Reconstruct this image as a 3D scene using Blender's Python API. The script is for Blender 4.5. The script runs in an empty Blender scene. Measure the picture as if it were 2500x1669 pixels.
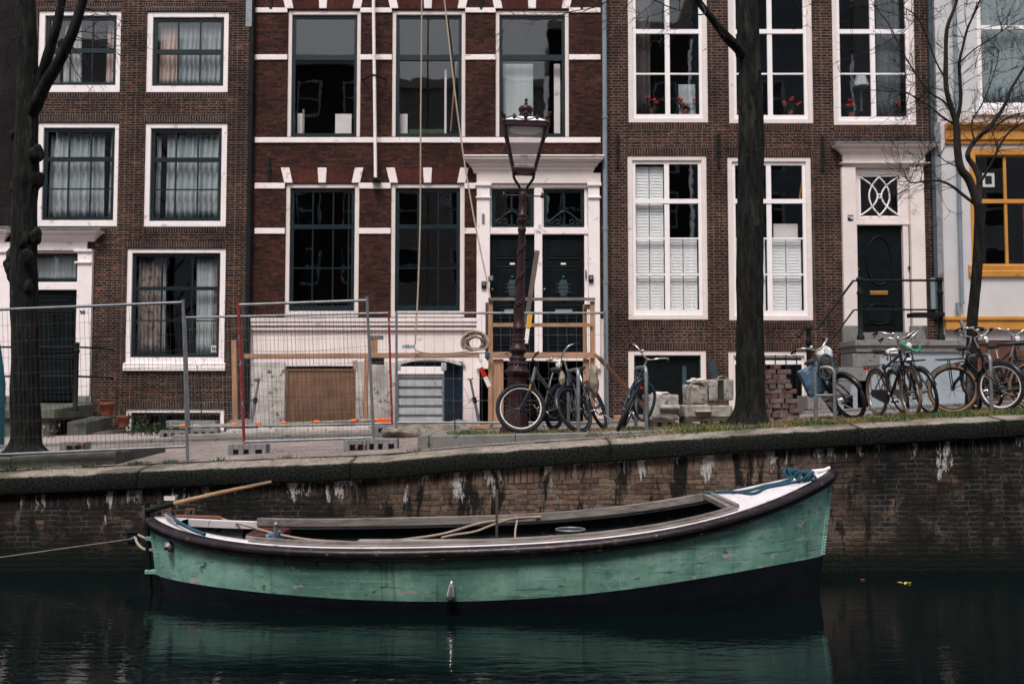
import bpy, bmesh, math, random
from mathutils import Vector, Matrix, noise as mnoise
random.seed(7)
SC = bpy.context.scene
COL = SC.collection
R = math.radians

# ------------------------------------------------------------------ camera
FPX = 35.0 / 36.0 * 2500.0
ZC = 2.2
PITCH = math.atan((971 - 834.5) / FPX)
cam_d = bpy.data.cameras.new('camera')
cam = bpy.data.objects.new('camera', cam_d)
COL.objects.link(cam)
cam.location = (0, 0, ZC)
cam.rotation_euler = (math.pi / 2 + PITCH, 0, 0)
cam_d.lens = 35.0
cam_d.sensor_width = 36.0
cam_d.clip_start = 0.1
cam_d.clip_end = 600
cam_d.dof.use_dof = True
cam_d.dof.focus_distance = 10.8
cam_d.dof.aperture_fstop = 2.6
SC.camera = cam

# ------------------------------------------------------------------ world, sun, exposure
SUN_EL, SUN_AZ = R(58), R(195)        # azimuth from +Y clockwise; behind the camera, a little left
w = bpy.data.worlds.new('World')
SC.world = w
w.use_nodes = True
nt = w.node_tree
nt.nodes.clear()
sky = nt.nodes.new('ShaderNodeTexSky')
sky.sky_type = 'NISHITA'
sky.sun_disc = False
sky.sun_elevation = SUN_EL
sky.sun_rotation = SUN_AZ
sky.air_density = 1.0
sky.dust_density = 4.0
hs = nt.nodes.new('ShaderNodeHueSaturation')
hs.inputs['Saturation'].default_value = 0.42
bg = nt.nodes.new('ShaderNodeBackground')
bg.inputs['Strength'].default_value = 0.13
wo = nt.nodes.new('ShaderNodeOutputWorld')
nt.links.new(sky.outputs[0], hs.inputs['Color'])
nt.links.new(hs.outputs[0], bg.inputs['Color'])
nt.links.new(bg.outputs[0], wo.inputs['Surface'])
sun_d = bpy.data.lights.new('sun', 'SUN')
sun_d.energy = 1.5
sun_d.angle = R(16)
sun_d.color = (1.0, 0.90, 0.84)
sun = bpy.data.objects.new('sun', sun_d)
COL.objects.link(sun)
sdir = Vector((math.sin(SUN_AZ) * math.cos(SUN_EL), math.cos(SUN_AZ) * math.cos(SUN_EL), math.sin(SUN_EL)))
sun.rotation_euler = sdir.to_track_quat('Z', 'Y').to_euler()
sun.location = (0, -20, 40)
vs = SC.view_settings
vs.view_transform = 'Standard'
vs.look = 'None'
vs.exposure = 0.64
vs.gamma = 1.0
SC.cycles.max_bounces = 6
SC.cycles.transparent_max_bounces = 12
SC.cycles.caustics_reflective = False
SC.cycles.caustics_refractive = False

# ------------------------------------------------------------------ photograph pixel -> point on the plane y = D
CP, SP = math.cos(PITCH), math.sin(PITCH)
def P(u, v, D):
    cx = (u - 1250) / FPX
    cy = (834.5 - v) / FPX
    dy = CP - cy * SP
    dz = SP + cy * CP
    t = D / dy
    return Vector((t * cx, D, ZC + t * dz))
def rect(u0, v0, u1, v1, D):
    vm = (v0 + v1) / 2
    return (P(u0, vm, D).x, P(u1, vm, D).x, P(u0, v1, D).z, P(u0, v0, D).z)   # x0 x1 z0 z1
def lerp_tab(tab, x):
    if x <= tab[0][0]:
        a, b = tab[0], tab[1]
    elif x >= tab[-1][0]:
        a, b = tab[-2], tab[-1]
    else:
        for i in range(len(tab) - 1):
            if tab[i][0] <= x <= tab[i + 1][0]:
                a, b = tab[i], tab[i + 1]
                break
    t = (x - a[0]) / (b[0] - a[0])
    t = max(-3.0, min(4.0, t))
    return a[1] + (b[1] - a[1]) * t

# ------------------------------------------------------------------ mesh builder
def frame_from(d):
    d = d.normalized()
    up = Vector((0, 0, 1)) if abs(d.z) < 0.9 else Vector((1, 0, 0))
    a = d.cross(up).normalized()
    return a, a.cross(d).normalized()
class MB:
    def __init__(s):
        s.v, s.f, s.sm, s.uv = [], [], [], {}
    def add(s, vs, fs, smooth=False):
        o = len(s.v)
        s.v.extend([Vector(p) for p in vs])
        s.f.extend([tuple(i + o for i in f) for f in fs])
        s.sm.extend([smooth] * len(fs))
        return s
    def box(s, x0, x1, y0, y1, z0, z1):
        if x0 > x1: x0, x1 = x1, x0
        if y0 > y1: y0, y1 = y1, y0
        if z0 > z1: z0, z1 = z1, z0
        return s.add([(x0,y0,z0),(x1,y0,z0),(x1,y1,z0),(x0,y1,z0),(x0,y0,z1),(x1,y0,z1),(x1,y1,z1),(x0,y1,z1)],
                     [(0,3,2,1),(4,5,6,7),(0,1,5,4),(1,2,6,5),(2,3,7,6),(3,0,4,7)])
    def obox(s, m, sx, sy, sz):
        hx, hy, hz = sx/2, sy/2, sz/2
        c = [m @ Vector(p) for p in [(-hx,-hy,-hz),(hx,-hy,-hz),(hx,hy,-hz),(-hx,hy,-hz),(-hx,-hy,hz),(hx,-hy,hz),(hx,hy,hz),(-hx,hy,hz)]]
        return s.add(c, [(0,3,2,1),(4,5,6,7),(0,1,5,4),(1,2,6,5),(2,3,7,6),(3,0,4,7)])
    def beam(s, a, b, w, t, up=None):
        a, b = Vector(a), Vector(b)
        d = (b - a)
        L = d.length
        d.normalize()
        u = Vector(up) if up else (Vector((0,0,1)) if abs(d.z) < .9 else Vector((1,0,0)))
        y = u.cross(d).normalized()
        z = d.cross(y).normalized()
        m = Matrix((d, y, z)).transposed().to_4x4()
        m.translation = (a + b) / 2
        return s.obox(m, L, w, t)
    def ring(s, x0, x1, z0, z1, l, r, b, t, y0, y1):
        s.box(x0, x0 + l, y0, y1, z0, z1)
        s.box(x1 - r, x1, y0, y1, z0, z1)
        s.box(x0 + l, x1 - r, y0, y1, z0, z0 + b)
        s.box(x0 + l, x1 - r, y0, y1, z1 - t, z1)
        return s
    def prism(s, poly, y0, y1):            # polygon in xz, extruded along y
        n = len(poly)
        a = 0
        for i in range(n):
            p, q = poly[i], poly[(i+1) % n]
            a += p[0]*q[1] - q[0]*p[1]
        if a < 0: poly = poly[::-1]
        vs = [(p[0], y0, p[1]) for p in poly] + [(p[0], y1, p[1]) for p in poly]
        fs = [tuple(range(n)), tuple(range(2*n-1, n-1, -1))]
        for i in range(n):
            j = (i+1) % n
            fs.append((i, i+n, j+n, j))
        return s.add(vs, fs)
    def profx(s, prof, x0, x1, mitre=0.0):  # profile of (y, z) swept along x; mitre: ends grow outward with -y
        yb = max(p[0] for p in prof)
        n = len(prof)
        vs = [(x0 - mitre*(yb-p[0]), p[0], p[1]) for p in prof] + [(x1 + mitre*(yb-p[0]), p[0], p[1]) for p in prof]
        fs = [tuple(range(n)), tuple(range(2*n-1, n-1, -1))]
        for i in range(n):
            j = (i+1) % n
            fs.append((i, i+n, j+n, j))
        return s.add(vs, fs)
    def tube(s, pts, r, n=8, cap=True, smooth=True, closed=False):
        pts = [Vector(p) for p in pts]
        m = len(pts)
        rs = r if isinstance(r, (list, tuple)) else [r]*m
        a = None
        rings = []
        for i in range(m):
            if closed: d = pts[(i+1) % m] - pts[i-1]
            elif i == 0: d = pts[1] - pts[0]
            elif i == m-1: d = pts[-1] - pts[-2]
            else: d = pts[i+1] - pts[i-1]
            if d.length < 1e-9: d = Vector((0,0,1))
            d.normalize()
            if a is None: a, b = frame_from(d)
            else:
                a = a - d * a.dot(d)
                if a.length < 1e-6: a, b = frame_from(d)
                a.normalize()
                b = a.cross(d).normalized()
            rings.append([pts[i] + (a*math.cos(2*math.pi*k/n) + b*math.sin(2*math.pi*k/n))*rs[i] for k in range(n)])
        vs = [p for rg in rings for p in rg]
        fs = []
        for i in range(m if closed else m-1):
            j = (i+1) % m
            for k in range(n):
                l = (k+1) % n
                fs.append((i*n+k, i*n+l, j*n+l, j*n+k))
        s.add(vs, fs, smooth)
        if cap and not closed:
            s.add(rings[0], [tuple(range(n-1, -1, -1))])
            s.add(rings[-1], [tuple(range(n))])
        return s
    def lathe(s, prof, c=(0,0,0), n=20, axis=None, smooth=True, m=None):   # prof: (r, z)
        c = Vector(c)
        vs, fs = [], []
        for r, z in prof:
            for k in range(n):
                an = 2*math.pi*k/n
                p = Vector((r*math.cos(an), r*math.sin(an), z))
                if m is not None: p = m @ p
                vs.append(c + p)
        for i in range(len(prof)-1):
            for k in range(n):
                l = (k+1) % n
                fs.append((i*n+k, i*n+l, (i+1)*n+l, (i+1)*n+k))
        s.add(vs, fs, smooth)
        s.add(vs[:n], [tuple(range(n-1, -1, -1))])
        s.add(vs[-n:], [tuple(range(n))])
        return s
    def ball(s, c, r, n=10, sq=(1,1,1)):
        prof = [(max(1e-4, math.sin(math.pi*i/n))*1.0, -math.cos(math.pi*i/n)) for i in range(n+1)]
        m = Matrix.Diagonal((r*sq[0], r*sq[1], r*sq[2]))
        return s.lathe(prof, c, n=n+2, m=m)
    def torus(s, c, ax, Rr, r, n=32, k=8, sq=1.0):
        ax = Vector(ax).normalized()
        a, b = frame_from(ax)
        c = Vector(c)
        vs, fs = [], []
        for i in range(n):
            t = 2*math.pi*i/n
            d = a*math.cos(t) + b*math.sin(t)
            for j in range(k):
                p = 2*math.pi*j/k
                vs.append(c + d*(Rr + r*math.cos(p)) + ax*(r*sq*math.sin(p)))
        for i in range(n):
            i2 = (i+1) % n
            for j in range(k):
                j2 = (j+1) % k
                fs.append((i*k+j, i2*k+j, i2*k+j2, i*k+j2))
        return s.add(vs, fs, True)
    def xform(s, m):
        s.v = [m @ p for p in s.v]
        return s
    def build(s, name, mat, parent=None, bevel=0, uvs=None):
        me = bpy.data.meshes.new(name)
        me.from_pydata([tuple(p) for p in s.v], [], s.f)
        for i, p in enumerate(me.polygons): p.use_smooth = s.sm[i]
        if uvs is not None:
            lay = me.uv_layers.new(name='uv')
            for lp in me.loops: lay.data[lp.index].uv = uvs[lp.vertex_index]
        me.materials.append(mat)
        me.validate()
        me.update()
        o = bpy.data.objects.new(name, me)
        COL.objects.link(o)
        if parent is not None: o.parent = parent
        if bevel:
            md = o.modifiers.new('bevel', 'BEVEL')
            md.width = bevel
            md.segments = 2
            md.limit_method = 'ANGLE'
            md.angle_limit = R(40)
        return o
def empty(name, loc=(0,0,0), rot=(0,0,0)):
    o = bpy.data.objects.new(name, None)
    COL.objects.link(o)
    o.empty_display_size = 0.2
    o.location = loc
    o.rotation_euler = rot
    return o
def tag(o, label=None, cat=None, group=None, kind=None):
    if label: o['label'] = label
    if cat: o['category'] = cat
    if group: o['group'] = group
    if kind: o['kind'] = kind
    return o
def smooth_path(pts, n=6):
    pts = [Vector(p) for p in pts]
    out = []
    for i in range(len(pts)-1):
        p0 = pts[max(i-1, 0)]; p1 = pts[i]; p2 = pts[i+1]; p3 = pts[min(i+2, len(pts)-1)]
        for k in range(n):
            t = k / n
            out.append(0.5*((2*p1) + (p2-p0)*t + (2*p0-5*p1+4*p2-p3)*t*t + (3*p1-p0-3*p2+p3)*t**3))
    out.append(pts[-1])
    return out
def text_mesh(name, body, size, mat, parent, loc, rot=(R(90), 0, 0), extrude=.002, bold=0):
    cu = bpy.data.curves.new(name, 'FONT')
    cu.body = body
    cu.size = size
    cu.extrude = extrude
    cu.offset = bold
    cu.align_x = 'CENTER'
    cu.align_y = 'CENTER'
    tmp = bpy.data.objects.new('tmp', cu)
    COL.objects.link(tmp)
    dg = bpy.context.evaluated_depsgraph_get()
    me = bpy.data.meshes.new_from_object(tmp.evaluated_get(dg))
    bpy.data.objects.remove(tmp)
    me.materials.clear()
    me.materials.append(mat)
    me.name = name
    o = bpy.data.objects.new(name, me)
    COL.objects.link(o)
    if parent is not None: o.parent = parent
    o.location = loc
    o.rotation_euler = rot
    return o

# ------------------------------------------------------------------ materials
def newmat(name):
    m = bpy.data.materials.new(name)
    m.use_nodes = True
    t = m.node_tree
    t.nodes.clear()
    out = t.nodes.new('ShaderNodeOutputMaterial')
    b = t.nodes.new('ShaderNodeBsdfPrincipled')
    t.links.new(b.outputs[0], out.inputs[0])
    return m, t, b, out
def nd(t, typ, **kw):
    n = t.nodes.new(typ)
    for k, v in kw.items():
        if k.startswith('_'): setattr(n, k[1:], v)
        else: n.inputs[k.replace('__', ' ')].default_value = v
    return n
def objco(t, scale=(1,1,1)):
    tc = t.nodes.new('ShaderNodeTexCoord')
    mp = t.nodes.new('ShaderNodeMapping')
    mp.inputs['Scale'].default_value = scale
    t.links.new(tc.outputs['Object'], mp.inputs[0])
    return mp.outputs[0]
def noisen(t, vec, scale, detail=4, rough=.6, dist=0):
    n = nd(t, 'ShaderNodeTexNoise', Scale=scale, Detail=detail, Roughness=rough, Distortion=dist)
    if vec is not None: t.links.new(vec, n.inputs['Vector'])
    k = t.nodes.new('ShaderNodeMath'); k.operation = 'MULTIPLY_ADD'     # stretch the contrast about 0.5
    t.links.new(n.outputs[0], k.inputs[0]); k.inputs[1].default_value = 1.55; k.inputs[2].default_value = -.275
    return k.outputs[0]
def ramp(t, fac, stops):
    n = t.nodes.new('ShaderNodeValToRGB')
    while len(n.color_ramp.elements) < len(stops): n.color_ramp.elements.new(.5)
    for e, (p, c) in zip(n.color_ramp.elements, stops):
        e.position = p
        e.color = (c, c, c, 1) if isinstance(c, (int, float)) else (*c, 1)
    t.links.new(fac, n.inputs[0])
    return n.outputs[0]
def mix(t, fac, a, b, mode='MIX'):
    n = t.nodes.new('ShaderNodeMix')
    n.data_type = 'RGBA'
    n.blend_type = mode
    for k, val in ((0, fac), (6, a), (7, b)):
        sock = n.inputs[k]
        if hasattr(val, 'default_value'): t.links.new(val, sock)
        elif isinstance(val, (int, float)): sock.default_value = val if k == 0 else (val, val, val, 1)
        else: sock.default_value = (*val, 1)
    return n.outputs[2]
def math_n(t, op, a, b=None):
    n = t.nodes.new('ShaderNodeMath')
    n.operation = op
    for sock, val in ((n.inputs[0], a), (n.inputs[1], b)):
        if val is None: continue
        if hasattr(val, 'default_value'): t.links.new(val, sock)
        else: sock.default_value = val
    return n.outputs[0]
def bumpn(t, b, h, strength=.3, dist=.01, prev=None):
    n = nd(t, 'ShaderNodeBump', Strength=strength, Distance=dist)
    t.links.new(h, n.inputs['Height'])
    if prev is not None: t.links.new(prev, n.inputs['Normal'])
    t.links.new(n.outputs[0], b.inputs['Normal'])
    return n.outputs[0]
def pbr(name, col, rough=.6, metal=0, var=.18, scale=5, stretch=(1,1,1), bump=0, bscale=40, spots=None, spec=.3):
    """uneven paint / stone / metal; spots = (colour, noise scale, threshold)"""
    m, t, b, _ = newmat(name)
    co = objco(t, stretch)
    n = noisen(t, co, scale, 5, .65)
    c = mix(t, ramp(t, n, [(.3, 0), (.7, 1)]), tuple(x*(1-var) for x in col), tuple(min(1, x*(1+var)) for x in col))
    if spots:
        for sc, ssc, th in ([spots] if not isinstance(spots, list) else spots):
            n2 = noisen(t, co, ssc, 6, .7)
            c = mix(t, ramp(t, n2, [(th, 0), (min(.99, th+.06), 1)]), c, sc)
    t.links.new(c, b.inputs['Base Color'])
    b.inputs['Roughness'].default_value = rough
    b.inputs['Metallic'].default_value = metal
    b.inputs['Specular IOR Level'].default_value = spec
    if bump:
        bumpn(t, b, noisen(t, co, bscale, 5, .7), bump, .01)
    return m
def brick_mat(name, c1, c2, mortar, bw=.215, bh=.059, ms=.007, patch=None, uv=False, vertical=False, dark=.45, bias=0.0, bump=.5):
    m, t, b, _ = newmat(name)
    tc = t.nodes.new('ShaderNodeTexCoord')
    sep = t.nodes.new('ShaderNodeSeparateXYZ')
    t.links.new(tc.outputs['Object'], sep.inputs[0])
    cmb = t.nodes.new('ShaderNodeCombineXYZ')
    t.links.new(math_n(t, 'ADD', sep.outputs[0], sep.outputs[1]), cmb.inputs[0])
    t.links.new(sep.outputs[2], cmb.inputs[1])
    vec = cmb.outputs[0]
    # slightly wavering courses
    wob = noisen(t, vec, 1.3, 2)
    wn = t.nodes.new('ShaderNodeVectorMath'); wn.operation = 'MULTIPLY_ADD'
    t.links.new(wob, wn.inputs[0]); wn.inputs[1].default_value = (.02, .012, 0); t.links.new(vec, wn.inputs[2])
    br = t.nodes.new('ShaderNodeTexBrick')
    br.offset = .5
    br.squash = .55 if not vertical else 1
    br.squash_frequency = 2
    br.offset_frequency = 2
    t.links.new(wn.outputs[0], br.inputs['Vector'])
    br.inputs['Color1'].default_value = (*c1, 1)
    br.inputs['Color2'].default_value = (*c2, 1)
    br.inputs['Mortar'].default_value = (*mortar, 1)
    br.inputs['Scale'].default_value = 1.0
    br.inputs['Mortar Size'].default_value = ms
    br.inputs['Mortar Smooth'].default_value = .3
    br.inputs['Bias'].default_value = bias
    br.inputs['Brick Width'].default_value = bw
    br.inputs['Row Height'].default_value = bh
    c = br.outputs['Color']
    if patch:
        st = t.nodes.new('ShaderNodeVectorMath'); st.operation = 'MULTIPLY'
        t.links.new(vec, st.inputs[0]); st.inputs[1].default_value = (1, 4, 1)
        n0 = noisen(t, st.outputs[0], 3.2, 3, .6)
        pm = mix(t, ramp(t, n0, [(.61, 0), (.67, 1)]), c, patch)
        c = mix(t, br.outputs['Fac'], pm, mortar)
    n1 = noisen(t, vec, .9, 5, .65)
    c = mix(t, 1.0, c, ramp(t, n1, [(.25, dark), (.75, 1.15)]), 'MULTIPLY')
    n2 = noisen(t, vec, 14, 3, .6)
    c = mix(t, 1.0, c, ramp(t, n2, [(.25, .72), (.75, 1.25)]), 'MULTIPLY')
    t.links.new(c, b.inputs['Base Color'])
    b.inputs['Roughness'].default_value = .85
    b.inputs['Specular IOR Level'].default_value = .12
    inv = math_n(t, 'SUBTRACT', 1.0, br.outputs['Fac'])
    h = math_n(t, 'ADD', inv, math_n(t, 'MULTIPLY', n2, .5))
    bumpn(t, b, h, bump, .006)
    return m
def wood(name, col, var=.3, axis=0, rough=.75):
    st = [9, 9, 9]
    st[axis] = .7
    m, t, b, _ = newmat(name)
    co = objco(t, st)
    n = noisen(t, co, 3, 6, .65, .4)
    n2 = noisen(t, objco(t), 2.5, 4, .6)
    c = mix(t, ramp(t, n, [(.3, 0), (.7, 1)]), tuple(x*(1-var) for x in col), tuple(x*(1+var) for x in col))
    c = mix(t, 1.0, c, ramp(t, n2, [(.3, .75), (.7, 1.1)]), 'MULTIPLY')
    t.links.new(c, b.inputs['Base Color'])
    b.inputs['Roughness'].default_value = rough
    bumpn(t, b, n, .3, .004)
    return m
def glass_mat(name, refl=1.0, tint=(.955,.965,.965), wave=.007, haze=0, dust=False):
    m = bpy.data.materials.new(name)
    m.use_nodes = True
    t = m.node_tree
    t.nodes.clear()
    out = t.nodes.new('ShaderNodeOutputMaterial')
    tr = nd(t, 'ShaderNodeBsdfTransparent')
    tr.inputs[0].default_value = (*tint, 1)
    gl = nd(t, 'ShaderNodeBsdfGlossy', Roughness=.015)
    gl.inputs[0].default_value = (refl, refl, refl, 1)
    lw = nd(t, 'ShaderNodeLayerWeight', Blend=.5)
    f5 = math_n(t, 'POWER', lw.outputs['Facing'], 5.0)
    frs = math_n(t, 'ADD', math_n(t, 'MULTIPLY', f5, .9), .042)
    n = noisen(t, objco(t), 2.2, 2, .4)
    bp = nd(t, 'ShaderNodeBump', Strength=wave, Distance=.1)
    t.links.new(n, bp.inputs['Height'])
    t.links.new(bp.outputs[0], gl.inputs['Normal'])
    mx = t.nodes.new('ShaderNodeMixShader')
    t.links.new(frs, mx.inputs[0])
    body = tr.outputs[0]
    if haze:                                     # dusty panes
        df = nd(t, 'ShaderNodeBsdfDiffuse'); df.inputs[0].default_value = (.75,.72,.74,1)
        m2 = t.nodes.new('ShaderNodeMixShader'); m2.inputs[0].default_value = haze
        if dust: t.links.new(math_n(t, 'MULTIPLY', ramp(t, noisen(t, objco(t), 1.6, 5, .62, .6), [(.30, 0), (.78, 1)]), haze), m2.inputs[0])
        t.links.new(tr.outputs[0], m2.inputs[1]); t.links.new(df.outputs[0], m2.inputs[2])
        body = m2.outputs[0]
    t.links.new(body, mx.inputs[1])
    t.links.new(gl.outputs[0], mx.inputs[2])
    t.links.new(mx.outputs[0], out.inputs[0])
    return m

M = {}
M['brick_brown'] = brick_mat('brown_brick', (.038,.0175,.0135), (.010,.009,.0085), (.180,.138,.115), patch=(.14,.048,.028), ms=.0062)
M['brick_red'] = brick_mat('red_brick', (.072,.026,.0205), (.021,.0125,.0115), (.034,.019,.017), bh=.056, ms=.006, patch=(.098,.034,.025), dark=.55)
M['brick_plum'] = brick_mat('plum_brick', (.052,.0225,.0175), (.013,.010,.0095), (.165,.12,.103), patch=(.105,.046,.034), bw=.235, bh=.0672, ms=.0085)
M['brick_black'] = brick_mat('black_brick', (.016,.013,.014), (.010,.009,.010), (.030,.025,.024))
M['brick_quiet'] = brick_mat('far_side_brick', (.06,.035,.03), (.04,.024,.022), (.09,.07,.065), bump=.2)
M['soldier_brown'] = brick_mat('soldier_brick_brown', (.055,.030,.026), (.022,.015,.015), (.18,.15,.135), bw=.06, bh=.6, ms=.008, vertical=True)
M['soldier_plum'] = brick_mat('soldier_brick_plum', (.075,.030,.024), (.018,.013,.013), (.16,.12,.105), bw=.06, bh=.6, ms=.008, vertical=True)
M['arch_red'] = brick_mat('arch_brick_red', (.085,.027,.021), (.070,.022,.018), (.055,.02,.017), bw=.055, bh=.9, ms=.003, vertical=True)
M['white'] = pbr('white_paint', (.80,.735,.735), .5, var=.05, scale=2, spots=[((.52,.47,.45), 3.5, .66), ((.30,.27,.25), 13, .76)], bump=.04)
M['white_sash'] = pbr('white_sash_paint', (.80,.76,.77), .45, var=.03, scale=2)
M['cream'] = pbr('cream_paint', (.68,.61,.585), .5, var=.05, scale=2, spots=((.45,.40,.37), 3, .70), bump=.04)
M['band'] = pbr('band_paint', (.78,.70,.695), .55, var=.06, scale=3, spots=((.45,.36,.34), 6, .66), bump=.08)
M['sash_teal'] = pbr('dark_teal_paint', (.009,.019,.024), .35, var=.2, scale=3)
M['door_black'] = pbr('black_door_paint', (.0038,.0065,.008), .42, var=.3, scale=4, spec=.14)
M['iron_black'] = pbr('black_iron', (.006,.0075,.009), .6, var=.3, scale=10, bump=.1, spec=.16)
M['pipe_grey'] = pbr('grey_pipe', (.17,.21,.24), .5, var=.12, scale=2)
M['pipe_blue'] = pbr('blue_grey_pipe', (.035,.060,.075), .5, var=.15, scale=2)
M['lead'] = pbr('lead_sheet', (.15,.16,.18), .6, var=.35, scale=6, bump=.3, bscale=8)
M['render_white'] = pbr('white_render', (.75,.665,.66), .75, var=.06, scale=1.5, spots=[((.45,.40,.38), 4, .69)], bump=.12, bscale=25)
M['render_old'] = pbr('dirty_whitewash', (.48,.45,.43), .85, var=.2, scale=3, spots=[((.10,.09,.085), 7, .64)], bump=.3, bscale=30)
M['render_blue'] = pbr('blue_grey_render', (.28,.33,.37), .8, var=.08, scale=2, spots=((.18,.21,.22), 3, .66), bump=.08)
M['wall_grey'] = pbr('light_grey_wall', (.50,.495,.51), .7, var=.05, scale=1.2, spots=((.36,.36,.37), 2, .70))
M['ochre'] = pbr('ochre_paint', (.46,.215,.045), .45, var=.1, scale=3, spots=((.28,.13,.03), 5, .68))
M['stone_grey'] = pbr('bluestone', (.17,.17,.165), .75, var=.2, scale=5, spots=((.08,.085,.075), 5, .62), bump=.2)
M['stone_green'] = pbr('mossy_stone', (.085,.09,.075), .85, var=.35, scale=4, bump=.3)
M['stone_pale'] = pbr('weathered_limestone', (.34,.315,.295), .85, var=.25, scale=7, spots=[((.11,.10,.095), 6, .63), ((.36,.34,.32), 11, .68)], bump=.4, bscale=30)
M['concrete'] = pbr('grey_concrete', (.20,.20,.20), .85, var=.2, scale=6, spots=((.11,.11,.11), 8, .64), bump=.3)
M['red_paint'] = pbr('worn_red_paint', (.22,.024,.030), .5, var=.3, scale=8, spots=((.22,.23,.24), 7, .60))
M['galv'] = pbr('galvanised_steel', (.21,.225,.24), .45, .55, var=.18, scale=8, bump=.05)
M['galv_pale'] = pbr('corrugated_steel', (.40,.43,.45), .5, .35, var=.15, scale=5, spots=((.30,.22,.16), 5, .70), bump=.05)
M['wire_dark'] = pbr('rusty_wire', (.05,.048,.048), .6, .3, var=.2)
M['wire_pale'] = pbr('zinc_wire', (.20,.205,.21), .5, .5, var=.1)
M['foot_red'] = pbr('concrete_with_red_paint', (.19,.19,.19), .85, var=.2, scale=6, spots=((.13,.035,.035), 4, .60), bump=.3)
M['orange'] = pbr('orange_plastic', (.85,.16,.025), .5, var=.08)
M['timber'] = wood('raw_timber', (.34,.195,.115), .22, 2)
M['timber_x'] = wood('raw_timber_rail', (.34,.195,.115), .22, 0)
M['plywood'] = wood('brown_plywood', (.155,.078,.042), .22, 2)
M['grey_wood'] = wood('weathered_wood', (.17,.155,.145), .35, 0)
M['pale_wood'] = wood('bleached_wood', (.30,.275,.25), .25, 0)
M['dark_wood'] = wood('dark_board', (.07,.05,.042), .3, 2)
M['rope'] = pbr('hemp_rope', (.34,.275,.215), .9, var=.25, scale=60, bump=.5, bscale=120)
M['rope_blue'] = pbr('blue_rope', (.020,.07,.105), .85, var=.3, scale=60, bump=.4, bscale=120)
M['bark'] = pbr('tree_bark', (.010,.0105,.0095), .95, var=.8, scale=16, stretch=(1,1,.22), spots=[((.026,.031,.021), 5, .62), ((.005,.005,.005), 9, .60), ((.09,.088,.078), 26, .72)], bump=1.0, bscale=26, spec=.2)
M['twig'] = pbr('twig_bark', (.022,.019,.018), .9, var=.3, scale=10)
M['lamp_paint'] = pbr('maroon_lamp_paint', (.027,.009,.011), .40, var=.25, scale=8, bump=.25, bscale=50)
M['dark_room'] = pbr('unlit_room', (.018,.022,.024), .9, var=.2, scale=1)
M['glass'] = glass_mat('window_glass')
M['glass_clear'] = glass_mat('lantern_glass', .9, (.95,.94,.95), haze=.22)
M['glass_dusty'] = glass_mat('dusty_glass', haze=.13, dust=True)
M['curtain_grey'] = pbr('grey_net_curtain', (.42,.46,.48), .9, var=.12, scale=6, stretch=(1,1,.1))
M['curtain_pink'] = pbr('pinkish_curtain', (.62,.48,.44), .9, var=.1, scale=6, stretch=(1,1,.1))
M['curtain_white'] = pbr('white_curtain', (.60,.60,.59), .9, var=.1, scale=6, stretch=(1,1,.1))
M['lace'] = pbr('lace_curtain', (.33,.27,.25), .95, var=.3, scale=18, spots=((.14,.10,.095), 9, .55))
M['shutter'] = pbr('white_shutter', (.86,.86,.87), .5, var=.03)
M['terracotta'] = pbr('terracotta', (.20,.055,.035), .8, var=.2)
M['leaf'] = pbr('green_leaf', (.035,.075,.025), .6, var=.4, scale=12)
M['petal'] = pbr('red_petal', (.55,.02,.02), .6, var=.2, scale=30)
M['brass'] = pbr('brass', (.55,.30,.09), .35, .8, var=.1)
M['chrome'] = pbr('chrome', (.62,.60,.58), .22, .9, var=.1)
M['spoke'] = pbr('dull_spokes', (.16,.155,.15), .4, .7, var=.1)
M['rubber'] = pbr('black_rubber', (.014,.015,.017), .7, var=.3, scale=30)
M['tan_rubber'] = pbr('tan_tyre', (.22,.145,.088), .8, var=.2, scale=30)
M['black_paint'] = pbr('gloss_black', (.010,.012,.015), .25, var=.2)
M['navy_paint'] = pbr('navy_frame', (.012,.022,.038), .3, var=.2)
M['silver_paint'] = pbr('silver_frame', (.17,.175,.185), .35, .4, var=.1)
M['saddle'] = pbr('black_vinyl', (.015,.015,.016), .4, var=.2)
M['plastic_bag'] = pbr('white_plastic_bag', (.72,.71,.72), .4, var=.08, scale=6, bump=.8, bscale=7)
M['bag_blue'] = pbr('blue_pannier', (.055,.105,.17), .7, var=.5, scale=5, spots=((.30,.33,.37), 4, .60))
M['bag_tan'] = pbr('tan_bag', (.28,.245,.19), .8, var=.35, scale=6, spots=((.10,.085,.065), 5, .58), bump=.5, bscale=9)
M['red_plastic'] = pbr('red_plastic', (.50,.02,.015), .4, var=.1)
M['green_lock'] = pbr('green_lock', (.02,.30,.20), .4, var=.1)
M['tarp_teal'] = pbr('teal_plastic', (.012,.12,.16), .5, var=.25, scale=3)
M['lamp_white'] = pbr('milky_glass', (.80,.78,.80), .3, var=.03)
M['black_sign'] = pbr('black_enamel', (.012,.018,.018), .3, var=.1)
M['blue_sign'] = pbr('blue_enamel', (.045,.16,.28), .4, var=.1)
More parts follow.
